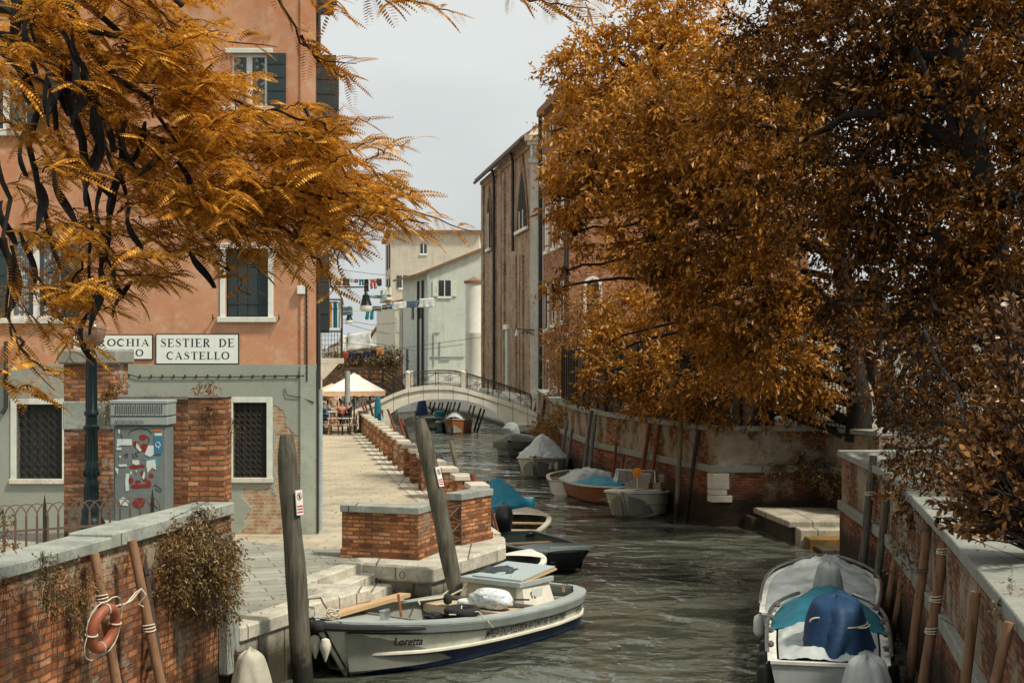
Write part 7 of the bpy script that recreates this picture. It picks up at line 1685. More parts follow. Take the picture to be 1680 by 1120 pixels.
r, h = boat('white_covered_boat', 690, 695, 96, -85, 5.6, 2.3, .75, .95, 'gel_white', 'inner_grey', 'white boat under a pale tent cover, farthest seen under the arch', rail='gel_white', thwarts=()); r.location = (-6.9, 100, 0); cover(r, h, .1, .95, 1.0, 'tarp_pale', seed=7, skirt=.1, peak=.5, flat=1.3, wr=.1); motor(r, 2.5, .5, .9, '', covered='tarp_blue', s=1.3)
r, h = boat('teal_cabin_boat', 680, 690, 105, -85, 6, 2.2, .8, 1.0, 'gel_white', 'inner_grey', 'boat with teal roof behind the white covered boat', thwarts=()); r.location = (-8.7, 107, 0); cover(r, h, .2, .9, 1.0, 'tarp_teal', seed=2, peak=.5)
# -- covered boats at the lower right
r, h = boat('silver_covered_boat', 0, 0, 1, -98, 5.4, 1.95, .55, .72, 'gel_grey', 'inner_grey', 'boat with silver tarpaulin and grey motor cover, farther of the two at lower right', rail='gel_white', tw=.9, thwarts=(), bluff=3); r.rotation_euler = (0, 0, R(76))
r.location = (5.50, 25.2, 0); cover(r, h, .02, .97, .16, 'tarp_pale', seed=11, skirt=.04, over=-.06, wr=.05); motor(r, -1.75, -.15, .62, '', covered='tarp_grey', s=.95)
mb = MB()
for sd in (1, -1): mb.tube([h.p(t, 0, sd) + Vector((0, sd * .03, .10)) for t in [i / 20 for i in range(2, 20)]], .028, 6)
mb.build('hand_rail', M['chrome'], r); fender(r, h, .55, 1, 'gel_white', 1.1); fender(r, h, .12, 1, 'gel_white', 1.1)
mb = MB(); mb.blob(h.side(.88, .45, 1, .18), (.14, .12, .12), 1, .02); mb.build('ball_fender', M['hull_blue'], r, smooth=True)
r, h = boat('teal_covered_boat', 0, 0, 1, 80, 5.0, 1.66, .58, .70, 'gel_grey', 'inner_grey', 'boat with teal and white covers and dark blue motor cover at lower right', rail='gel_white', tw=.92, thwarts=(), bluff=3.2)
r.location = (4.72, 21.3, 0); r.rotation_euler = (0, 0, R(78)); cover(r, h, .42, .97, .24, 'tarp_teal', seed=13, skirt=.06, over=.0, wr=.03); cover(r, h, .02, .62, .14, 'tarp_pale', seed=14, skirt=.02, over=-.12, wr=.04)
mb = MB(); drape(mb, (-1.60, -.12, .55), (.72, .46), .82, 2.3, 0, 8, .12, .3, .5); mb.build('motor_cover', M['tarp_blue'], r, smooth=True)
mb = MB(); mb.tube([(-1.95 + .0 * a, -.15 + .40 * math.cos(a), 1.05 + .06 * math.sin(2 * a)) for a in [i * math.pi / 12 for i in range(13)]], .012, 5); mb.tube([(-2.0, -.1, 1.06), (-2.05, .1, .85), (-2.0, .2, .7)], .012, 5); mb.tube([(-1.55 + .52 * math.cos(a), -.15 + .38 * math.sin(a), 1.0) for a in [i * math.pi / 12 for i in range(24)]], .012, 5, close=True); mb.build('tie_rope', M['rope'], r)
mb = MB()
for sd in (1, -1): mb.tube([h.p(t, 0, sd) + Vector((0, sd * .04, .12)) for t in [i / 20 for i in range(1, 19)]], .032, 6)
mb.build('hand_rail', M['chrome'], r)
for sd in (1, -1):
    for t_ in (.12, .32, .5, .7): mb = MB(); q = h.p(t_, 0, sd); mb.blob((q.x, q.y, q.z + .13), (.10, .06, .04), .8, .3, 5, t_ * 9); mb.build('lashing', M['rope_dark'], r)
for t_ in (.10, .27, .44): fender(r, h, t_, 1, 'rub_black', 1.5, ln=.55)
for t_ in (.2, .5): fender(r, h, t_, -1, 'rub_black', 1.3, ln=.5)
r, h = boat('near_boat', 0, 0, 1, 80, 4.6, 1.8, .5, .6, 'gel_grey', 'inner_grey', 'boat at the bottom edge of which only the pale motor cover shows', tw=.9); r.location = (4.05, 14.9, 0); r.rotation_euler = (0, 0, R(80))
mb = MB(); drape(mb, (2.35, .15, .30), (.42, .36), .72, 8, 0, 7, .1); mb.build('motor_cover', M['tarp_pale'], r, smooth=True)
r, h = boat('tucked_boat', 0, 0, 1, 60, 3.8, 1.4, .45, .55, 'hull_green_grey', 'inner_grey', 'boat below the quay of which only the pale wrapped motor shows', tw=.9); r.location = (-3.92, 15.7, 0); r.rotation_euler = (0, 0, R(248)); 
mb = MB(); drape(mb, (-1.95, 0, .28), (.30, .27), .80, 4, 0, 7, .05); mb.build('motor_cover', M['tarp_cream'], r, smooth=True)
for o_ in bpy.data.objects:
    if '_h' in o_: del o_['_h']
# ---------------------------------------------------------------- trees and plants
m_leaf('leaf_locust', (.11, .038, .005), (.50, .19, .016), (.93, .53, .09), .34, .03)
m_leaf('leaf_elm', (.045, .017, .003), (.24, .092, .010), (.68, .31, .035), .24, .03)
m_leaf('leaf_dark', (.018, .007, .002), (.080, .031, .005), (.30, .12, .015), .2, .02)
m_leaf('leaf_bright', (.14, .05, .006), (.50, .20, .016), (.88, .46, .06), .3, .03)
m_leaf('leaf_brown', (.16, .07, .025), (.34, .16, .055), (.50, .26, .10), .3, .04)
m_leaf('leaf_magnolia', (.035, .014, .003), (.13, .05, .010), (.40, .17, .035), .12, .06)
m_leaf('leaf_ivy', (.10, .045, .008), (.26, .12, .02), (.46, .24, .05), .3, .06)
m_leaf('leaf_scrub', (.05, .035, .012), (.14, .085, .025), (.30, .18, .05), .25, .05)
m_worn('bark', (.014, .010, .007), (.006, .004, .003), .9, .6, 6, .8, 30); m_worn('pod', (.006, .004, .003), None, .75, .3)
m_worn('twig', (.025, .015, .009), None, .9)
def unit(v): return v / np.maximum(np.linalg.norm(v, axis=1, keepdims=True), 1e-9)
def leaf_arr(P, D, Lg, Wd, seed=0, fold=.25):
    """arrays: P base points, D directions, lengths, widths -> quads pairs"""
    q = np.random.RandomState(seed); n = len(P); D = unit(D); U = unit(q.normal(size=(n, 3)) + np.array([0, 0, 1.1])); S = unit(np.cross(D, U)); N = unit(np.cross(S, D))
    Lg = Lg[:, None]; Wd = Wd[:, None]
    m = P + D * Lg * .45
    V = np.stack([P, m + S * Wd * .5 + N * Wd * fold, P + D * Lg - N * Lg * .08, m - S * Wd * .5 + N * Wd * fold], 1).reshape(-1, 3)
    i = np.arange(n)[:, None] * 4
    F = np.concatenate([i + np.array([[0, 1, 2]]), i + np.array([[0, 2, 3]])], 1).reshape(-1, 3)
    return V, F
def crown_leaves(clumps, per_m2, lsize, seed, rosette=7, droop=.25, twig=.45, shell=.55, aspect=.42, pads=0):
    """clumps: (centre, (rx, ry, rz)). Twigs grow outwards and carry rosettes of leaves; with pads > 0 most twigs gather
    in flattened sprays with gaps between, as on a real crown"""
    q = np.random.RandomState(seed); PP = []; DD = []; LL = []
    for c, r in clumps:
        c = np.array(c); r = np.array(r, float); area = 4 * math.pi * (r.mean() ** 2); n = max(12, int(per_m2 * area))
        d = unit(q.normal(size=(n, 3))); d[:, 2] *= .85
        lump = 1 + .22 * np.sin(d[:, 0] * 5 + c[0]) * np.sin(d[:, 1] * 5 + c[1] * 2) + .16 * np.sin(d[:, 2] * 9 + d[:, 0] * 6 + c[2])
        rad = (shell + (1.08 - shell) * q.rand(n) ** .55)[:, None] * lump[:, None]
        base = c + d * r * rad; od = d
        if pads:
            k = max(5, int(pads * (r.mean() / .9) ** 1.2)); pd = unit(q.normal(size=(k, 3)) + np.array([0, -.25, .25])); pc = c + pd * r * (.55 + .5 * q.rand(k, 1)); ps = r.mean() * (.20 + .20 * q.rand(k, 1))
            w = q.randint(0, k, n); m = q.rand(n) < .84; off_ = q.normal(size=(n, 3)) * np.array([.62, .62, .26]); off_[:, 2] -= .22 * (off_[:, 0] ** 2 + off_[:, 1] ** 2)
            pb_ = pc[w] + off_ * ps[w]; base = np.where(m[:, None], pb_, c + d * r * .7 * q.rand(n, 1) ** .4); od = np.where(m[:, None], unit(pd[w] * .6 + off_ * np.array([1, 1, .3])), d)
        ax = unit(od * .9 + q.normal(size=(n, 3)) * .45 + np.array([0, 0, -droop]))
        for k in range(rosette):
            f = k / rosette; pos = base + ax * twig * f * (.6 + .8 * q.rand(n, 1)); ld = unit(ax * .8 + q.normal(size=(n, 3)) * .65 + np.array([0, 0, -droop]))
            PP.append(pos); DD.append(ld); LL.append(lsize * (.45 + 1.0 * q.rand(n)))
    P, D, Lg = np.concatenate(PP), np.concatenate(DD), np.concatenate(LL)
    return leaf_arr(P, D, Lg, Lg * aspect, seed)
def limb(mb, pts, r0, r1, wig=.05, n=8, seed=0):
    P = []; Rr = []; N = 14
    for i in range(N + 1):
        t = i / N * (len(pts) - 1); k = min(int(t), len(pts) - 2); f = t - k; p = Vector(pts[k]).lerp(Vector(pts[k + 1]), f)
        p = p + Vector([mnoise.noise(Vector((i * .5, seed * 3.3, j * 9))) for j in range(3)]) * wig; P.append(p); Rr.append(r0 + (r1 - r0) * (i / N) ** .8)
    mb.tube(P, Rr, n); return P
def ell(px, py, rpx, Y, ry=None, dz=1.0, depth=.8):
    s = Y / FP; r = rpx * s; return (tuple(W(px, py, Y)), (r, r * depth, (ry or rpx) * s * dz))
def tree(name, label, clumps, leafm, per, ls, seed, trunk, r0, limbs=True, **kw):
    b = trunk[0]; r = empty(name, b, label, 'tree'); V, F = crown_leaves(clumps, per, ls, seed, **kw)
    np_mesh('crown', V, F, M[leafm], r, b)
    mb = MB(); tp = limb(mb, trunk, r0, r0 * .45, .12, 10, seed); mb.build('trunk', M['bark'], r, smooth=True)
    if limbs:
        mb = MB(); q = random.Random(seed)
        for c, rr in clumps:
            s_ = min(tp, key=lambda p: (p - Vector(c)).length + (2 if p.z > c[2] else 0)); m_ = s_.lerp(Vector(c), .5) + Vector((0, 0, .12 * (Vector(c) - s_).length))
            e = limb(mb, [s_, m_, c], r0 * .28, r0 * .08, .25, 6, seed + c[0])
            for k in range(4):
                d = Vector((q.gauss(0, 1), q.gauss(0, 1), q.gauss(0, .7))).normalized(); tip = Vector(c) + Vector((d.x * rr[0], d.y * rr[1], d.z * rr[2])) * .9
                limb(mb, [c, Vector(c).lerp(tip, .5) + Vector((0, 0, .1)), tip], r0 * .08, .012, .15, 5, k + c[1])
        mb.build('limbs', M['bark'], r, smooth=True)
    return r
# far feathery bright tree above the palazzo
C1 = [ell(1060, 55, 75, 64), ell(1130, 60, 80, 62), ell(1010, 95, 60, 63), ell(960, 105, 50, 64), ell(915, 135, 38, 65), ell(990, 180, 60, 63), ell(940, 190, 40, 64), ell(1080, 150, 85, 61), ell(1180, 110, 80, 60), ell(1120, 5, 60, 62), ell(950, 262, 52, 62), ell(1030, 240, 70, 62), ell(1160, 210, 80, 60), ell(905, 215, 26, 64), ell(1070, 0, 40, 63), ell(925, 90, 22, 65)]
tree('locust_tree', 'tall bright orange feathery tree rising above the palazzo roof', C1, 'leaf_bright', 6.5, .26, 3, [(7.0, 63, 2.4), (6.8, 63, 9), (6.2, 63, 17)], .35, rosette=7, twig=.6, pads=16)
# bright tree lower in the middle
C2 = [ell(1040, 430, 45, 52), ell(1090, 420, 50, 51), ell(1020, 500, 50, 52), ell(1090, 510, 60, 51), ell(1150, 470, 55, 50), ell(1050, 580, 55, 51), ell(1120, 590, 50, 50), ell(985, 560, 34, 53), ell(1010, 620, 36, 52), ell(1180, 560, 60, 49)]
tree('young_locust_tree', 'bright orange smaller tree in front of the dark plank fence', C2, 'leaf_bright', 15, .17, 5, [(5.9, 52, 2.4), (5.8, 52, 5), (5.5, 52, 9)], .2, rosette=7, pads=14)
# fine leaved tree by the palazzo foot
C3 = [ell(955, 505, 36, 70), ell(935, 555, 38, 70), ell(965, 590, 42, 69), ell(925, 600, 26, 71), ell(940, 640, 36, 69), ell(985, 540, 32, 69), ell(905, 560, 14, 71)]
tree('fine_leaved_tree', 'light brown fine leaved tree against the foot of the palazzo', C3, 'leaf_brown', 30, .13, 8, [(3.4, 70, 2.4), (3.3, 70, 4), (3.2, 70, 6.2)], .14, rosette=7, twig=.3)
# the large elm with toothed leaves
C4 = [ell(970, 250, 60, 40), ell(1040, 220, 70, 39), ell(1110, 200, 70, 38), ell(950, 320, 48, 40), ell(1020, 310, 70, 38), ell(1110, 300, 85, 37), ell(1200, 250, 90, 36), ell(1200, 120, 60, 36), ell(945, 385, 24, 40), ell(1030, 400, 40, 38), ell(925, 445, 14, 40), ell(1080, 390, 70, 37), ell(1180, 380, 85, 36), ell(1280, 340, 90, 35),
      ell(1230, 470, 75, 36), ell(1150, 500, 55, 37), ell(1190, 580, 60, 37), ell(1260, 560, 70, 36), ell(1110, 640, 48, 40), ell(1180, 650, 44, 39), ell(1250, 640, 50, 38), ell(1320, 610, 46, 37), ell(1320, 520, 60, 36), ell(1060, 640, 36, 42), ell(1350, 650, 30, 37), ell(915, 265, 24, 41), ell(1270, 210, 70, 35)]
C4 += [ell(975, 590, 26, 46, 22), ell(1000, 560, 34, 45, 30), ell(960, 640, 18, 50, 16), ell(1000, 610, 34, 44, 26), ell(1040, 640, 30, 44, 26), ell(1080, 600, 40, 42), ell(1140, 690, 26, 41, 16), ell(1215, 690, 24, 40, 14), ell(1290, 670, 28, 39, 18), ell(910, 480, 15, 41, 22), ell(918, 330, 28, 41), ell(925, 370, 20, 41), ell(1075, 700, 22, 46, 34), ell(1055, 655, 26, 46), ell(1030, 690, 15, 47, 14)]
tree('elm_tree', 'large dark orange leafed tree hanging over the right canal wall', C4, 'leaf_elm', 22, .17, 12, [(9.3, 38, 2.4), (9.0, 38, 6), (8.2, 38, 11)], .38, rosette=8, droop=.35, pads=18)
# the shaded trees at the right
C5 = [ell(1330, 60, 80, 30), ell(1430, 30, 90, 29), ell(1540, 30, 100, 28), ell(1650, 40, 90, 27), ell(1300, 130, 60, 31), ell(1400, 150, 90, 29), ell(1510, 160, 100, 28), ell(1630, 180, 90, 27), ell(1360, 270, 90, 29), ell(1470, 290, 95, 28), ell(1590, 320, 90, 27), ell(1670, 320, 60, 26), ell(1390, 400, 85, 29), ell(1490, 430, 80, 28), ell(1600, 450, 80, 27), ell(1230, 60, 55, 33), ell(1370, 500, 60, 30), ell(1520, 540, 60, 28), ell(1670, 480, 70, 26), ell(1270, -10, 50, 32)]
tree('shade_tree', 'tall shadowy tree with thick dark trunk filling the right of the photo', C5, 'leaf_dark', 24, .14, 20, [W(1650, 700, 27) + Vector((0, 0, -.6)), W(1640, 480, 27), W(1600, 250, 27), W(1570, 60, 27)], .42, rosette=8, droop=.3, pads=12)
mb = MB(); limb(mb, [W(1600, 260, 27), W(1500, 190, 27.5), W(1400, 185, 28), W(1300, 240, 29)], .16, .05, .1, 8, 3); limb(mb, [W(1610, 300, 27), W(1560, 200, 27), W(1500, 80, 27)], .14, .05, .1, 8, 7)
o = mb.build('limbs', M['bark'], [x for x in bpy.data.objects if x.name == 'shade_tree'][0], smooth=True)
C6 = [ell(1450, 580, 70, 26), ell(1540, 620, 80, 24), ell(1620, 640, 90, 22), ell(1470, 650, 45, 25), ell(1660, 760, 80, 20), ell(1560, 720, 50, 22), ell(1500, 700, 30, 24), ell(1640, 560, 80, 23), ell(1670, 860, 50, 17)]
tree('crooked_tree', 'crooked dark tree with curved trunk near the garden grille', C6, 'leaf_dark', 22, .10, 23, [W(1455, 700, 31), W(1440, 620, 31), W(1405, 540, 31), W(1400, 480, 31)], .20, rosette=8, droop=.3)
mb = MB(); limb(mb, [W(1420, 575, 31), W(1450, 520, 31), W(1440, 460, 31)], .17, .10, .06, 9, 4); limb(mb, [W(1410, 550, 31), W(1370, 500, 31), W(1340, 470, 31)], .12, .05, .06, 8, 2); mb.build('limbs', M['bark'], bpy.data.objects['crooked_tree'], smooth=True)
# dark backdrop hedge of the garden
rs2 = np.random.RandomState(5)
C7 = [((x, 47 + 2 * math.sin(x), 4.5 + 1.0 * math.sin(x * 1.7)), (2.2, 1.6, 2.6)) for x in np.arange(13, 44, 2.6)] + [((x, 44, 9 + 1.5 * math.sin(x)), (2.6, 2, 3.2)) for x in np.arange(15.5, 44, 3.0)]
C7 += [((x, 43 + 2 * math.sin(z * 2), z + 1.5 * math.sin(x)), (2.8, 2, 2.4)) for z in (12.5, 16) for x in np.arange(11.2, 40, 3.2)] + [((x, 40, 7), (1.6, 1.4, 2.6)) for x in (11.5, 14, 17, 19.5)]
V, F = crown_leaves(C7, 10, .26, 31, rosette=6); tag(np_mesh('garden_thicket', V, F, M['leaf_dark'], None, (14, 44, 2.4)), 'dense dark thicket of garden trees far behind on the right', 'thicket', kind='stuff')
# glossy shrub at the right edge
def big_leaf(P, D, Lg, Wd, seed):
    q = np.random.RandomState(seed); n = len(P); D = unit(D); U = unit(q.normal(size=(n, 3)) + np.array([0, 0, 1.4])); S = unit(np.cross(D, U)); N = unit(np.cross(S, D)); Lg = Lg[:, None]; Wd = Wd[:, None]
    pr = [(0, 0, 0), (.25, .36, .06), (.6, .5, .09), (.88, .26, .03), (1, 0, -.05), (.88, -.26, .03), (.6, -.5, .09), (.25, -.36, .06)]
    V = np.stack([P + D * Lg * a + S * Wd * b + N * Lg * c for a, b, c in pr], 1).reshape(-1, 3); i = np.arange(n)[:, None] * 8
    F = np.concatenate([i + np.array([[0, 1, 7, 7]]), i + np.array([[1, 2, 6, 7]]), i + np.array([[2, 3, 5, 6]]), i + np.array([[3, 4, 5, 5]])], 1).reshape(-1, 4)
    F3 = np.concatenate([F[:, [0, 1, 2]], F[:, [0, 2, 3]]]); k = (F3[:, 0] != F3[:, 1]) & (F3[:, 1] != F3[:, 2]) & (F3[:, 0] != F3[:, 2]); return V, F3[k]
def glossy(name, label, tips, Y, leafm, seed, ls=.11, root=None, nl=11, cat='shrub'):
    q = np.random.RandomState(seed); PP = []; DD = []; LL = []; mb = MB(); root = root or W(tips[0][0], tips[0][1] + 120, Y)
    for (tx, ty) in tips:
        tp = W(tx, ty, Y + q.uniform(-.8, .8)); m_ = Vector(root).lerp(tp, .5) + Vector((q.uniform(-.3, .3), q.uniform(-.3, .3), .2)); pts = limb(mb, [root, m_, tp], .02, .006, .05, 5, tx)
        ax = np.array((pts[-1] - pts[-4]).normalized())
        for k in range(nl):
            f = q.rand() * .35; p = np.array(tp) - ax * f; PP.append(p); DD.append(ax * .5 + q.normal(size=3) * .65); LL.append(ls * q.uniform(.65, 1.2))
    P, D, Lg = np.array(PP), np.array(DD), np.array(LL); V, F = big_leaf(P, D, Lg, Lg * .45, seed); r = empty(name, root, label, cat)
    np_mesh('foliage', V, F, M[leafm], r, tuple(root)); mb.build('stems', M['twig'], r); return r
q = random.Random(4); tips = []
for cx_1, cy_1, rr in ((1640, 540, 60), (1655, 600, 60), (1620, 630, 60), (1600, 690, 50), (1650, 700, 60), (1580, 760, 50), (1640, 780, 60), (1565, 830, 40), (1610, 850, 40), (1590, 720, 40), (1670, 520, 50), (1560, 790, 26), (1665, 840, 40)):
    for k in range(16): a = q.uniform(0, 6.28); d_ = rr * q.random() ** .5; tips.append((cx_1 + d_ * math.cos(a), cy_1 + d_ * math.sin(a)))
glossy('magnolia_shrub', 'near glossy leaved shrub with broad brown orange leaves at the right edge', tips, 14.5, 'leaf_magnolia', 3, .105, root=(5.9, 14.8, 2.4), nl=15)

# scrub and ivy hanging on walls
def scrub(name, label, clumps, leafm, per, ls, seed, cat='plant', trail=0, twigc=True):
    c0 = clumps[0][0]; V, F = crown_leaves(clumps, per, ls, seed, rosette=6, droop=.5, twig=ls * 2.5, shell=.25, aspect=.4); r = empty(name, c0, label, cat); np_mesh('foliage', V, F, M[leafm], r, c0)
    mb = MB(); q = random.Random(seed)
    for c, rr in clumps:
        for k in range(6 + trail):
            a = Vector(c) + Vector((q.uniform(-.3, .3) * rr[0], q.uniform(-.2, .2) * rr[1], q.uniform(.1, .5) * rr[2])); d = Vector((q.uniform(-1, 1) * rr[0], q.uniform(-1, .2) * rr[1], q.uniform(-1.1, .6) * rr[2])); limb(mb, [a, a + d * .5 + Vector((0, 0, .05)), a + d + Vector((0, 0, -.08 * trail))], ls * .07, ls * .03, ls, 3, k + seed)
    mb.build('stems', M['twig'], r); return r
scrub('wall_shrub', 'large bushy brown plant spilling from the near wall beside the quay end', [ell(330, 940, 55, 17.6, 70, depth=.45), ell(350, 900, 40, 17.9, 50, depth=.5), ell(300, 880, 36, 17.2, 36, depth=.4), ell(330, 850, 22, 18.0, 26, depth=.5), ell(360, 980, 34, 18.1, 50, depth=.5), ell(285, 940, 26, 16.9, 70, depth=.4), ell(365, 930, 34, 18.4, 50, depth=.8)], 'leaf_scrub', 300, .048, 41, trail=14)
scrub('wall_weed', 'brown weed hanging on the near wall left of the lifebuoy pole', [ell(85, 960, 30, 14.0, 42, depth=.35), ell(100, 990, 30, 14.2, 32, depth=.35), ell(75, 925, 16, 14.0, 22, depth=.3)], 'leaf_scrub', 300, .036, 42, trail=8)
scrub('wall_weed', 'dark scrub hanging between weed and brown pole on the near wall', [ell(135, 960, 22, 15.0, 50, depth=.3), ell(130, 1010, 18, 15.0, 50, depth=.3)], 'leaf_scrub', 280, .034, 43, trail=8)
scrub('wall_weed', 'small leafy weed at the far left edge of the near wall', [ell(8, 970, 20, 13.3, 36, depth=.4)], 'leaf_scrub', 150, .036, 44, trail=6)
scrub('wall_weed', 'thin weed on the wall between the two brown poles', [ell(205, 920, 10, 16.4, 40, depth=.3)], 'leaf_scrub', 120, .034, 45, trail=4)
scrub('top_weed', 'orange leafed weed growing on the top of the near wall at the left edge', [ell(8, 890, 18, 13.4, 12, depth=.6), ell(4, 850, 8, 13.4, 22)], 'leaf_ivy', 150, .04, 46)
scrub('pier_weed', 'two small yellow brown tufts on top of the red brick pier', [ell(330, 640, 8, 20.2, 9), ell(346, 637, 9, 20.2, 10)], 'leaf_ivy', 320, .045, 47)
scrub('pier_plant', 'dry plant growing from the side of the tall gate pier', [ell(195, 640, 12, 23.4, 16, depth=.6), ell(178, 660, 15, 23.3, 30, depth=.3), ell(182, 640, 12, 23.3, 16, depth=.3)], 'leaf_scrub', 130, .045, 48, trail=8)
scrub('pier_plant', 'small tuft on the brick face of the near pier', [ell(343, 675, 13, 19.9, 9, depth=.3)], 'leaf_scrub', 150, .04, 49, trail=5)
scrub('pier_plant', 'hanging dark tuft on the right edge of the near brick pier', [ell(383, 700, 7, 20.2, 12, depth=.6)], 'leaf_scrub', 150, .04, 50, trail=5)
scrub('ivy', 'orange ivy mass hanging over the wall at the right foot of the bridge', [ell(925, 690, 34, 60, 30, depth=.5), ell(905, 715, 22, 61, 26, depth=.5), ell(945, 680, 26, 58, 24, depth=.5), ell(930, 730, 20, 60, 14, depth=.5), ell(960, 662, 26, 57, 9), ell(900, 745, 14, 62, 16), ell(885, 700, 12, 64, 16)], 'leaf_ivy', 44, .14, 51, cat='ivy')
scrub('ivy', 'ivy bunch hanging in front of the wall behind the teal covered boat', [ell(1000, 705, 14, 49.5, 26, depth=.4), ell(1022, 690, 12, 48.3, 20, depth=.4)], 'leaf_ivy', 40, .12, 52, cat='ivy')
scrub('ivy', 'brown scrub hanging on the wall behind the speedboat', [ell(1095, 730, 16, 43.4, 26, depth=.4), ell(1130, 730, 14, 42.2, 24, depth=.4), ell(1098, 705, 12, 43.5, 14, depth=.4)], 'leaf_scrub', 50, .11, 53, cat='ivy', trail=4)
scrub('ivy', 'dark round tuft on the pale band of the corner wall', [ell(1278, 770, 13, 39.0, 18, depth=.5)], 'leaf_scrub', 90, .09, 54, cat='ivy', trail=4)
scrub('ivy', 'dark spreading plant in the angle of the garden wall above the landing', [ell(1340, 765, 24, 38.7, 26, depth=.4), ell(1365, 790, 14, 38.3, 26, depth=.4), ell(1315, 760, 16, 39, 20, depth=.4)], 'leaf_scrub', 70, .09, 55, cat='ivy', trail=10)
scrub('ivy', 'orange shrub growing along the far wall top before the plank fence', [ell(985, 655, 24, 55, 9), ell(1020, 668, 22, 50, 9), ell(1080, 680, 26, 46, 8), ell(960, 600, 16, 62, 20), ell(920, 590, 14, 66, 30)], 'leaf_ivy', 30, .13, 56, cat='shrub')
scrub('wall_shrub', 'dark leafy shrub over the landing wall beside the grey poles', [ell(1490, 790, 40, 22.5, 36), ell(1520, 740, 45, 23, 40), ell(1545, 800, 36, 21.5, 36), ell(1475, 750, 22, 24, 26), ell(1500, 835, 24, 21.5, 20)], 'leaf_dark', 60, .085, 57, cat='shrub')
scrub('wall_weed', 'reddish weed sprouting at the coping edge at lower right', [ell(1655, 965, 9, 12.6, 34, depth=.5), ell(1640, 1000, 8, 12.4, 20)], 'leaf_ivy', 120, .035, 58)
scrub('wall_scrub', 'grey green growth on the landing wall between the brown poles', [ell(1480, 920, 20, 21.2, 60, depth=.25), ell(1475, 860, 16, 22, 30, depth=.3)], 'leaf_scrub', 90, .05, 59, trail=6)
scrub('hedge', 'hedge with yellow leaves along the wall at the end of the canal', [((x, 131.8 + (i_ % 2) * .5, 4.6), (1.0, .7, .9)) for i_, x in enumerate(np.arange(W(535, 0, 131.8).x, W(648, 0, 131.8).x, .9))], 'leaf_scrub', 14, .2, 60, cat='hedge')
scrub('hedge', 'orange bushes under the lower clothes line', [((x, 125, 2.6), (.9, .6, .8)) for x in np.arange(W(575, 0, 125).x, W(632, 0, 125).x, .9)], 'leaf_ivy', 12, .18, 61, cat='bushes')
scrub('far_tree', 'small dark tree top beside the far sheets', [ell(574, 553, 9, 170, 7), ell(590, 556, 10, 170, 6)], 'leaf_dark', 4, .3, 62, cat='tree')
scrub('vine', 'grey leafy vine on the side of the orange house corner', [ell(541, 385, 8, 52, 30), ell(545, 410, 8, 52, 26)], 'leaf_scrub', 40, .1, 63, cat='vine')
scrub('reeds', 'dry bushes beside the cafe chairs at the left of the lane', [((W(533, 0, 69).x, 69, 1.4), (.25, .5, .5)), ((W(586, 0, 69).x, 69.5, 1.3), (.3, .5, .45))], 'leaf_scrub', 30, .1, 64, cat='shrub')

# ---------------------------------------------------------------- honey locust hanging in from the left
FV = []; FF = []; nV = 0
lq = np.random.RandomState(77)
def frond(p, d, L_, droop, curl=0.0):
    """pinnate leaf: drooping midrib with paired narrow leaflets"""
    global nV
    n = 11; d = np.array(d) / np.linalg.norm(d); side = np.cross(d, [0, 0, 1]); side /= max(np.linalg.norm(side), 1e-6)
    roll = lq.uniform(-.7, .7); upv = np.cross(side, d); side = side * math.cos(roll) + upv * math.sin(roll)
    pos = np.array(p, float); dd = d.copy(); st = L_ / n
    for i in range(n + 1):
        dd = dd + np.array([0, 0, -droop / n]) + side * curl / n; dd /= np.linalg.norm(dd); pos = pos + dd * st
        ll = L_ * .25 * math.sin(math.pi * (.18 + .74 * i / n)) ** .6; w_ = ll * .42
        for s in (-1, 1):
            ld = side * s * .95 + dd * .26 + np.array([0, 0, -.12]); ld /= np.linalg.norm(ld); wv2 = np.cross(ld, side * .2 + np.array([0, 0, 1.0])); wv2 /= max(np.linalg.norm(wv2), 1e-6); nrm = np.cross(ld, wv2)
            b = pos; FV.extend([b, b + ld * ll * .4 + wv2 * w_ * .5, b + ld * ll - nrm * ll * .06 * s, b + ld * ll * .6 - wv2 * w_ * .5]); FF.append((nV, nV + 1, nV + 2, nV + 3)); nV += 4
twb = MB()
def branchlet(pts, r0=.012, dens=.055, L0=.19, dr=.5):
    P = limb(twb, pts, r0, .003, .05, 5, pts[0][0] * 3)
    tot = 0
    for i in range(len(P) - 1):
        a, b = P[i], P[i + 1]; ln = (b - a).length; k = max(1, int(ln / dens)); ax = (b - a).normalized()
        for j in range(k):
            p = a.lerp(b, j / k); s = 1 if (i * k + j) % 2 else -1; sv = ax.cross(Vector((0, 0, 1))); sv = sv.normalized() if sv.length > .01 else Vector((1, 0, 0))
            d = ax * .65 + sv * s * lq.uniform(.3, .9) + Vector((lq.normal() * .25, lq.normal() * .25, lq.uniform(-.25, .45)))
            frond(p, tuple(d), L0 * lq.uniform(.8, 1.35), dr * lq.uniform(.5, 1.7))
    return P
def pb(pts, Y0, Y1=None): Y1 = Y1 or Y0; n = len(pts); return [W(a, b, Y0 + (Y1 - Y0) * i / max(1, n - 1)) for i, (a, b) in enumerate(pts)]
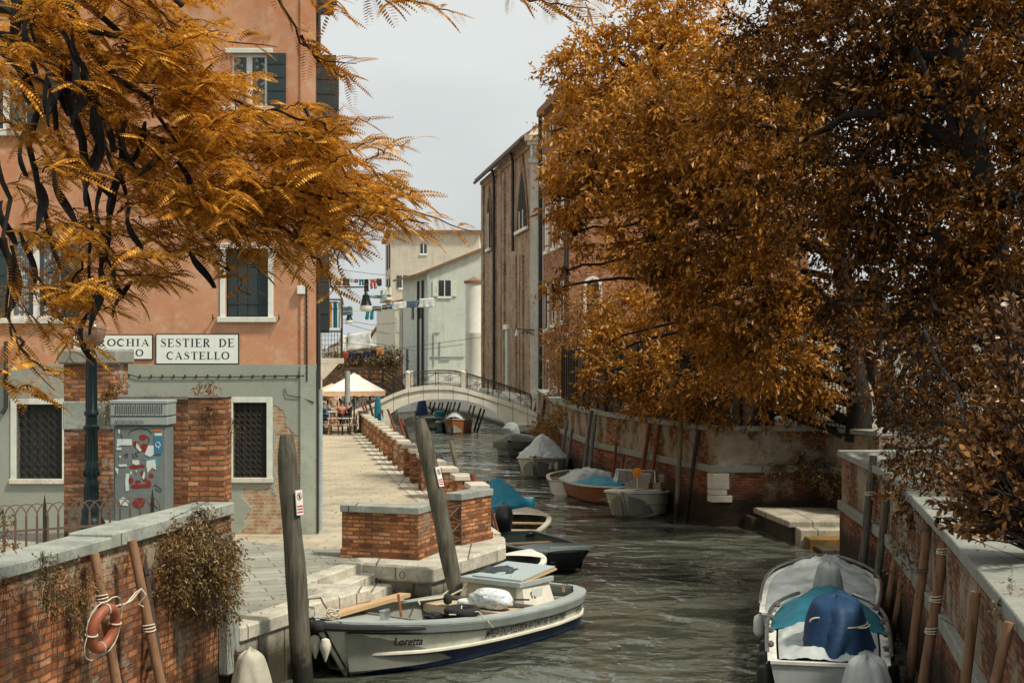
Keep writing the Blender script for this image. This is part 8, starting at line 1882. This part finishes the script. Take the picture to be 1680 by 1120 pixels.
# explicit sprays seen against wall and sky
for pts, y0, y1, dn in (
    ([(215, -30), (250, 10), (290, 45), (340, 62), (400, 72), (455, 80)], 10.5, 10, .06), ([(440, -30), (470, 20), (495, 70), (530, 100), (585, 105)], 10, 10, .055), ([(495, 60), (520, 95), (560, 120), (580, 130)], 10, 10.2, .06), ([(500, -20), (540, 0), (570, 25)], 10.5, 10.2, .06),
    ([(570, -40), (610, -15), (660, -2), (720, 12), (745, 22)], 9.6, 9.2, .075), ([(590, -20), (620, -8), (660, 5)], 9.5, 9.3, .07), ([(820, -30), (860, -5), (905, 4), (975, 14)], 9.6, 9.2, .075), ([(860, -20), (900, -12), (940, -5), (965, 5)], 9.4, 9.2, .08),
    ([(470, 280), (530, 310), (600, 335), (660, 350), (720, 362), (775, 378)], 10, 9.4, .055), ([(560, 330), (620, 350), (670, 362), (700, 372)], 9.9, 9.5, .06), ([(500, 180), (545, 220), (590, 262), (635, 300)], 10, 9.8, .05), ([(520, 240), (570, 290), (610, 330)], 10.1, 9.9, .05),
    ([(480, 380), (525, 430), (548, 480)], 10, 9.9, .055), ([(500, 340), (545, 390), (560, 440)], 9.9, 9.8, .055), ([(450, 360), (500, 400), (530, 450)], 10.1, 10, .055),
    ([(150, 380), (170, 440), (200, 480), (240, 500)], 10.4, 10, .05), ([(140, 420), (120, 470), (100, 510)], 10.2, 10, .06), ([(20, 400), (14, 500), (30, 570), (90, 640)], 9.7, 9.4, .055), ([(30, 560), (60, 600), (95, 612)], 9.5, 9.3, .06), ([(0, 600), (20, 630), (70, 650)], 9.4, 9.3, .06), ([(170, 420), (215, 450), (245, 455)], 10.1, 10, .05), ([(110, 470), (150, 500), (200, 515)], 10, 9.8, .055), ([(40, 440), (90, 480), (130, 490)], 10, 9.8, .055),
    ([(330, 300), (380, 350), (430, 400), (470, 420)], 10.2, 10, .05), ([(260, 320), (330, 370), (400, 400)], 10.3, 10.1, .05)):
    branchlet(pb(pts, y0, y1), .014, dn, .20, .55)
# the body of the foliage
mass = [(140, 60, 130, 26), (60, 200, 80, 16), (230, 150, 95, 24), (310, 200, 80, 24), (425, 245, 75, 22), (180, 290, 90, 14), (290, 270, 85, 22), (390, 300, 85, 26), (470, 260, 60, 14), (450, 360, 55, 14), (350, 360, 60, 13), (60, 330, 70, 10), (110, 420, 70, 10), (220, 350, 60, 8), (520, 330, 40, 8), (560, 280, 36, 7), (30, 100, 80, 14), (250, 60, 60, 10), (500, 390, 30, 5), (210, 440, 36, 5), (60, 470, 60, 8), (200, 20, 100, 10), (600, 330, 30, 4), (40, 30, 80, 12)]
for cx_1, cy_1, rr, n_ in mass:
    for k in range(int(n_ * 1.25)):
        a = lq.uniform(0, 6.28); d_ = rr * math.sqrt(lq.rand()); sx, sy = cx_1 + d_ * math.cos(a), cy_1 + d_ * math.sin(a); Y = lq.uniform(9.3, 12.2); an = lq.uniform(-.5, 1.0); ln = lq.uniform(60, 110)
        branchlet([W(sx, sy, Y), W(sx + ln * .5 * math.cos(an), sy + ln * .5 * math.sin(an) - 8, Y + lq.uniform(-.2, .2)), W(sx + ln * math.cos(an), sy + ln * math.sin(an), Y + lq.uniform(-.5, .3))], .006, .05, .19, .6)
lt = empty('honey_locust_tree', (-8.6, 10.5, 1.55), 'orange honey locust with feathery leaves and dark pods hanging in at upper left', 'tree')
np_mesh('crown', np.array(FV), np.array(FF), M['leaf_locust'], lt, tuple(lt.location))
mb = MB(); tk = limb(mb, [(-8.6, 10.5, 1.4), (-8.3, 10.6, 5), (-7.6, 10.6, 8.5), (-6.6, 10.6, 11)], .32, .16, .2, 12, 1); mb.build('trunk', M['bark'], lt, smooth=True)
mb = MB()
for pts, y0, y1, a, b in (([(-300, -60), (-80, -20), (60, 40), (90, 120)], 10.6, 10.4, .07, .03), ([(-250, -160), (40, -90), (200, -40), (300, 10)], 10.8, 10.4, .06, .02), ([(60, -40), (95, 60), (85, 160), (120, 260), (160, 380), (150, 520)], 10.2, 10, .035, .010), ([(-60, 40), (60, 130), (200, 200), (400, 290), (560, 330)], 10.6, 10, .028, .008), ([(100, 100), (130, 240), (180, 330), (175, 430), (150, 500)], 10.1, 10, .04, .012),
    ([(200, -60), (420, -60), (700, -70), (860, -40)], 10, 9.6, .05, .02), ([(60, -60), (250, 100), (420, 180), (520, 200)], 10.7, 10.2, .028, .008), ([(-60, 100), (0, 260), (15, 400), (20, 560)], 10, 9.5, .028, .008), ([(20, -40), (30, 100), (50, 180), (60, 300), (100, 440)], 10.1, 9.9, .045, .015), ([(100, 0), (170, 110), (240, 160), (300, 250)], 10.3, 10, .04, .01), ([(0, 60), (100, 40), (200, 60)], 10.2, 10.1, .04, .02)):
    limb(mb, pb(pts, y0, y1), a, b, .08, 8, pts[1][0])
mb.build('limbs', M['bark'], lt, smooth=True); twb.build('twigs', M['twig'], lt)
pods = [(95, 40, 120, .2), (110, 60, 130, -.1), (80, 80, 110, .1), (120, 20, 120, .3), (100, 90, 100, 0), (150, 120, 130, .15), (160, 180, 120, -.15), (175, 200, 130, .2), (145, 230, 110, .1), (200, 190, 90, .3), (60, 10, 110, -.1), (30, 60, 120, .1), (245, 200, 90, -.6), (262, 230, 70, -.5), (190, 250, 100, 0), (160, 290, 100, .2), (215, 340, 70, .2), (320, 408, 66, .35), (322, 415, 34, 1.5), (290, 265, 70, .35), (150, 440, 110, .1), (165, 470, 90, -.3), (140, 520, 70, .1), (100, 280, 90, .15), (45, 380, 90, 0), (20, 420, 100, -.1), (55, 300, 80, .2), (205, 460, 60, -.2), (190, 420, 70, .2), (10, 330, 70, .1), (68, 40, 130, .05), (88, 30, 140, -.05), (125, 100, 110, .0), (75, 120, 90, .2), (40, 200, 90, .1), (170, 150, 100, -.1), (185, 230, 90, .1), (0, 380, 90, .1)]
for i, (x, y_, ln, lean) in enumerate(pods):
    Y = 9.7 + .5 * ((i * 37) % 10) / 10; s_ = Y / FP; p = W(x, y_, Y); L_ = ln * s_; w_ = .024 + .006 * (i % 3)
    pd = []
    for k in range(9):
        t_ = k / 8; pd.append(p + Vector((lean * L_ * t_ + .12 * L_ * math.sin(t_ * 3.1 + i), .04 * math.sin(t_ * 4 + i), -L_ * t_ * math.cos(min(lean, .9) * .6))))
    mb = MB(); n_ = len(pd)
    for k in range(n_ - 1):
        w0 = w_ * math.sin(math.pi * (.08 + .86 * k / (n_ - 1))) ** .5; w1 = w_ * math.sin(math.pi * (.08 + .86 * (k + 1) / (n_ - 1))) ** .5; tw0 = .8 * math.sin(k * .5 + i); tw1 = .8 * math.sin((k + 1) * .5 + i)
        a0 = Vector((math.cos(tw0), math.sin(tw0), 0)); a1 = Vector((math.cos(tw1), math.sin(tw1), 0)); e = Vector((0, .005, 0))
        mb.add([pd[k] - a0 * w0, pd[k] + a0 * w0, pd[k + 1] + a1 * w1, pd[k + 1] - a1 * w1, pd[k] - a0 * w0 + e, pd[k] + a0 * w0 + e, pd[k + 1] + a1 * w1 + e, pd[k + 1] - a1 * w1 + e], [(0, 1, 2, 3), (7, 6, 5, 4), (0, 3, 7, 4), (1, 5, 6, 2)])
    mb.build('seed_pod', M['pod'], lt)
# fallen leaves on the paving and copings
fq = np.random.RandomState(9); P0 = []
for n_, x0, x1, y0, y1, z in ((150, -4.0, -1.6, 20, 27.5, 1.0), (130, -6.5, -1.9, 29, 48, 1.0), (60, -7.5, -4.6, 18.5, 24.5, 1.56)):
    for k in range(n_):
        y = fq.uniform(y0, y1); x = fq.uniform(x0, x1)
        if z < 1.5 and (x < -4.0 - .13 * max(0, y - 29.5) + .1 or x > quayX(y) - .5 or (y < 22.6 and x > -3.7 + (y - 19.4) * .40 - .2) or (22.6 <= y < 25.6 and x > -3.5 + (y - 23) * .28)): continue
        P0.append((x, y, z + .012))
for k in range(70):
    y = fq.uniform(11, 30); P0.append((float(np.interp(y, [7.5, 12.2, 17, 21.6, 26.5, 32], [3.35, 4.33, 5.29, 6.15, 6.98, 7.42])) + fq.uniform(.05, .5), y, 2.585))
P0 = np.array(P0); n_ = len(P0); D0 = fq.normal(size=(n_, 3)) * np.array([1, 1, .06]); V, F = leaf_arr(P0, D0, fq.uniform(.035, .08, n_), fq.uniform(.02, .04, n_), 3, .12)
tag(np_mesh('fallen_leaves', V, F, M['leaf_ivy'], None, (0, 20, 1)), 'scattered small fallen leaves on the paving and wall tops', 'leaves', kind='stuff')
strip_marks()
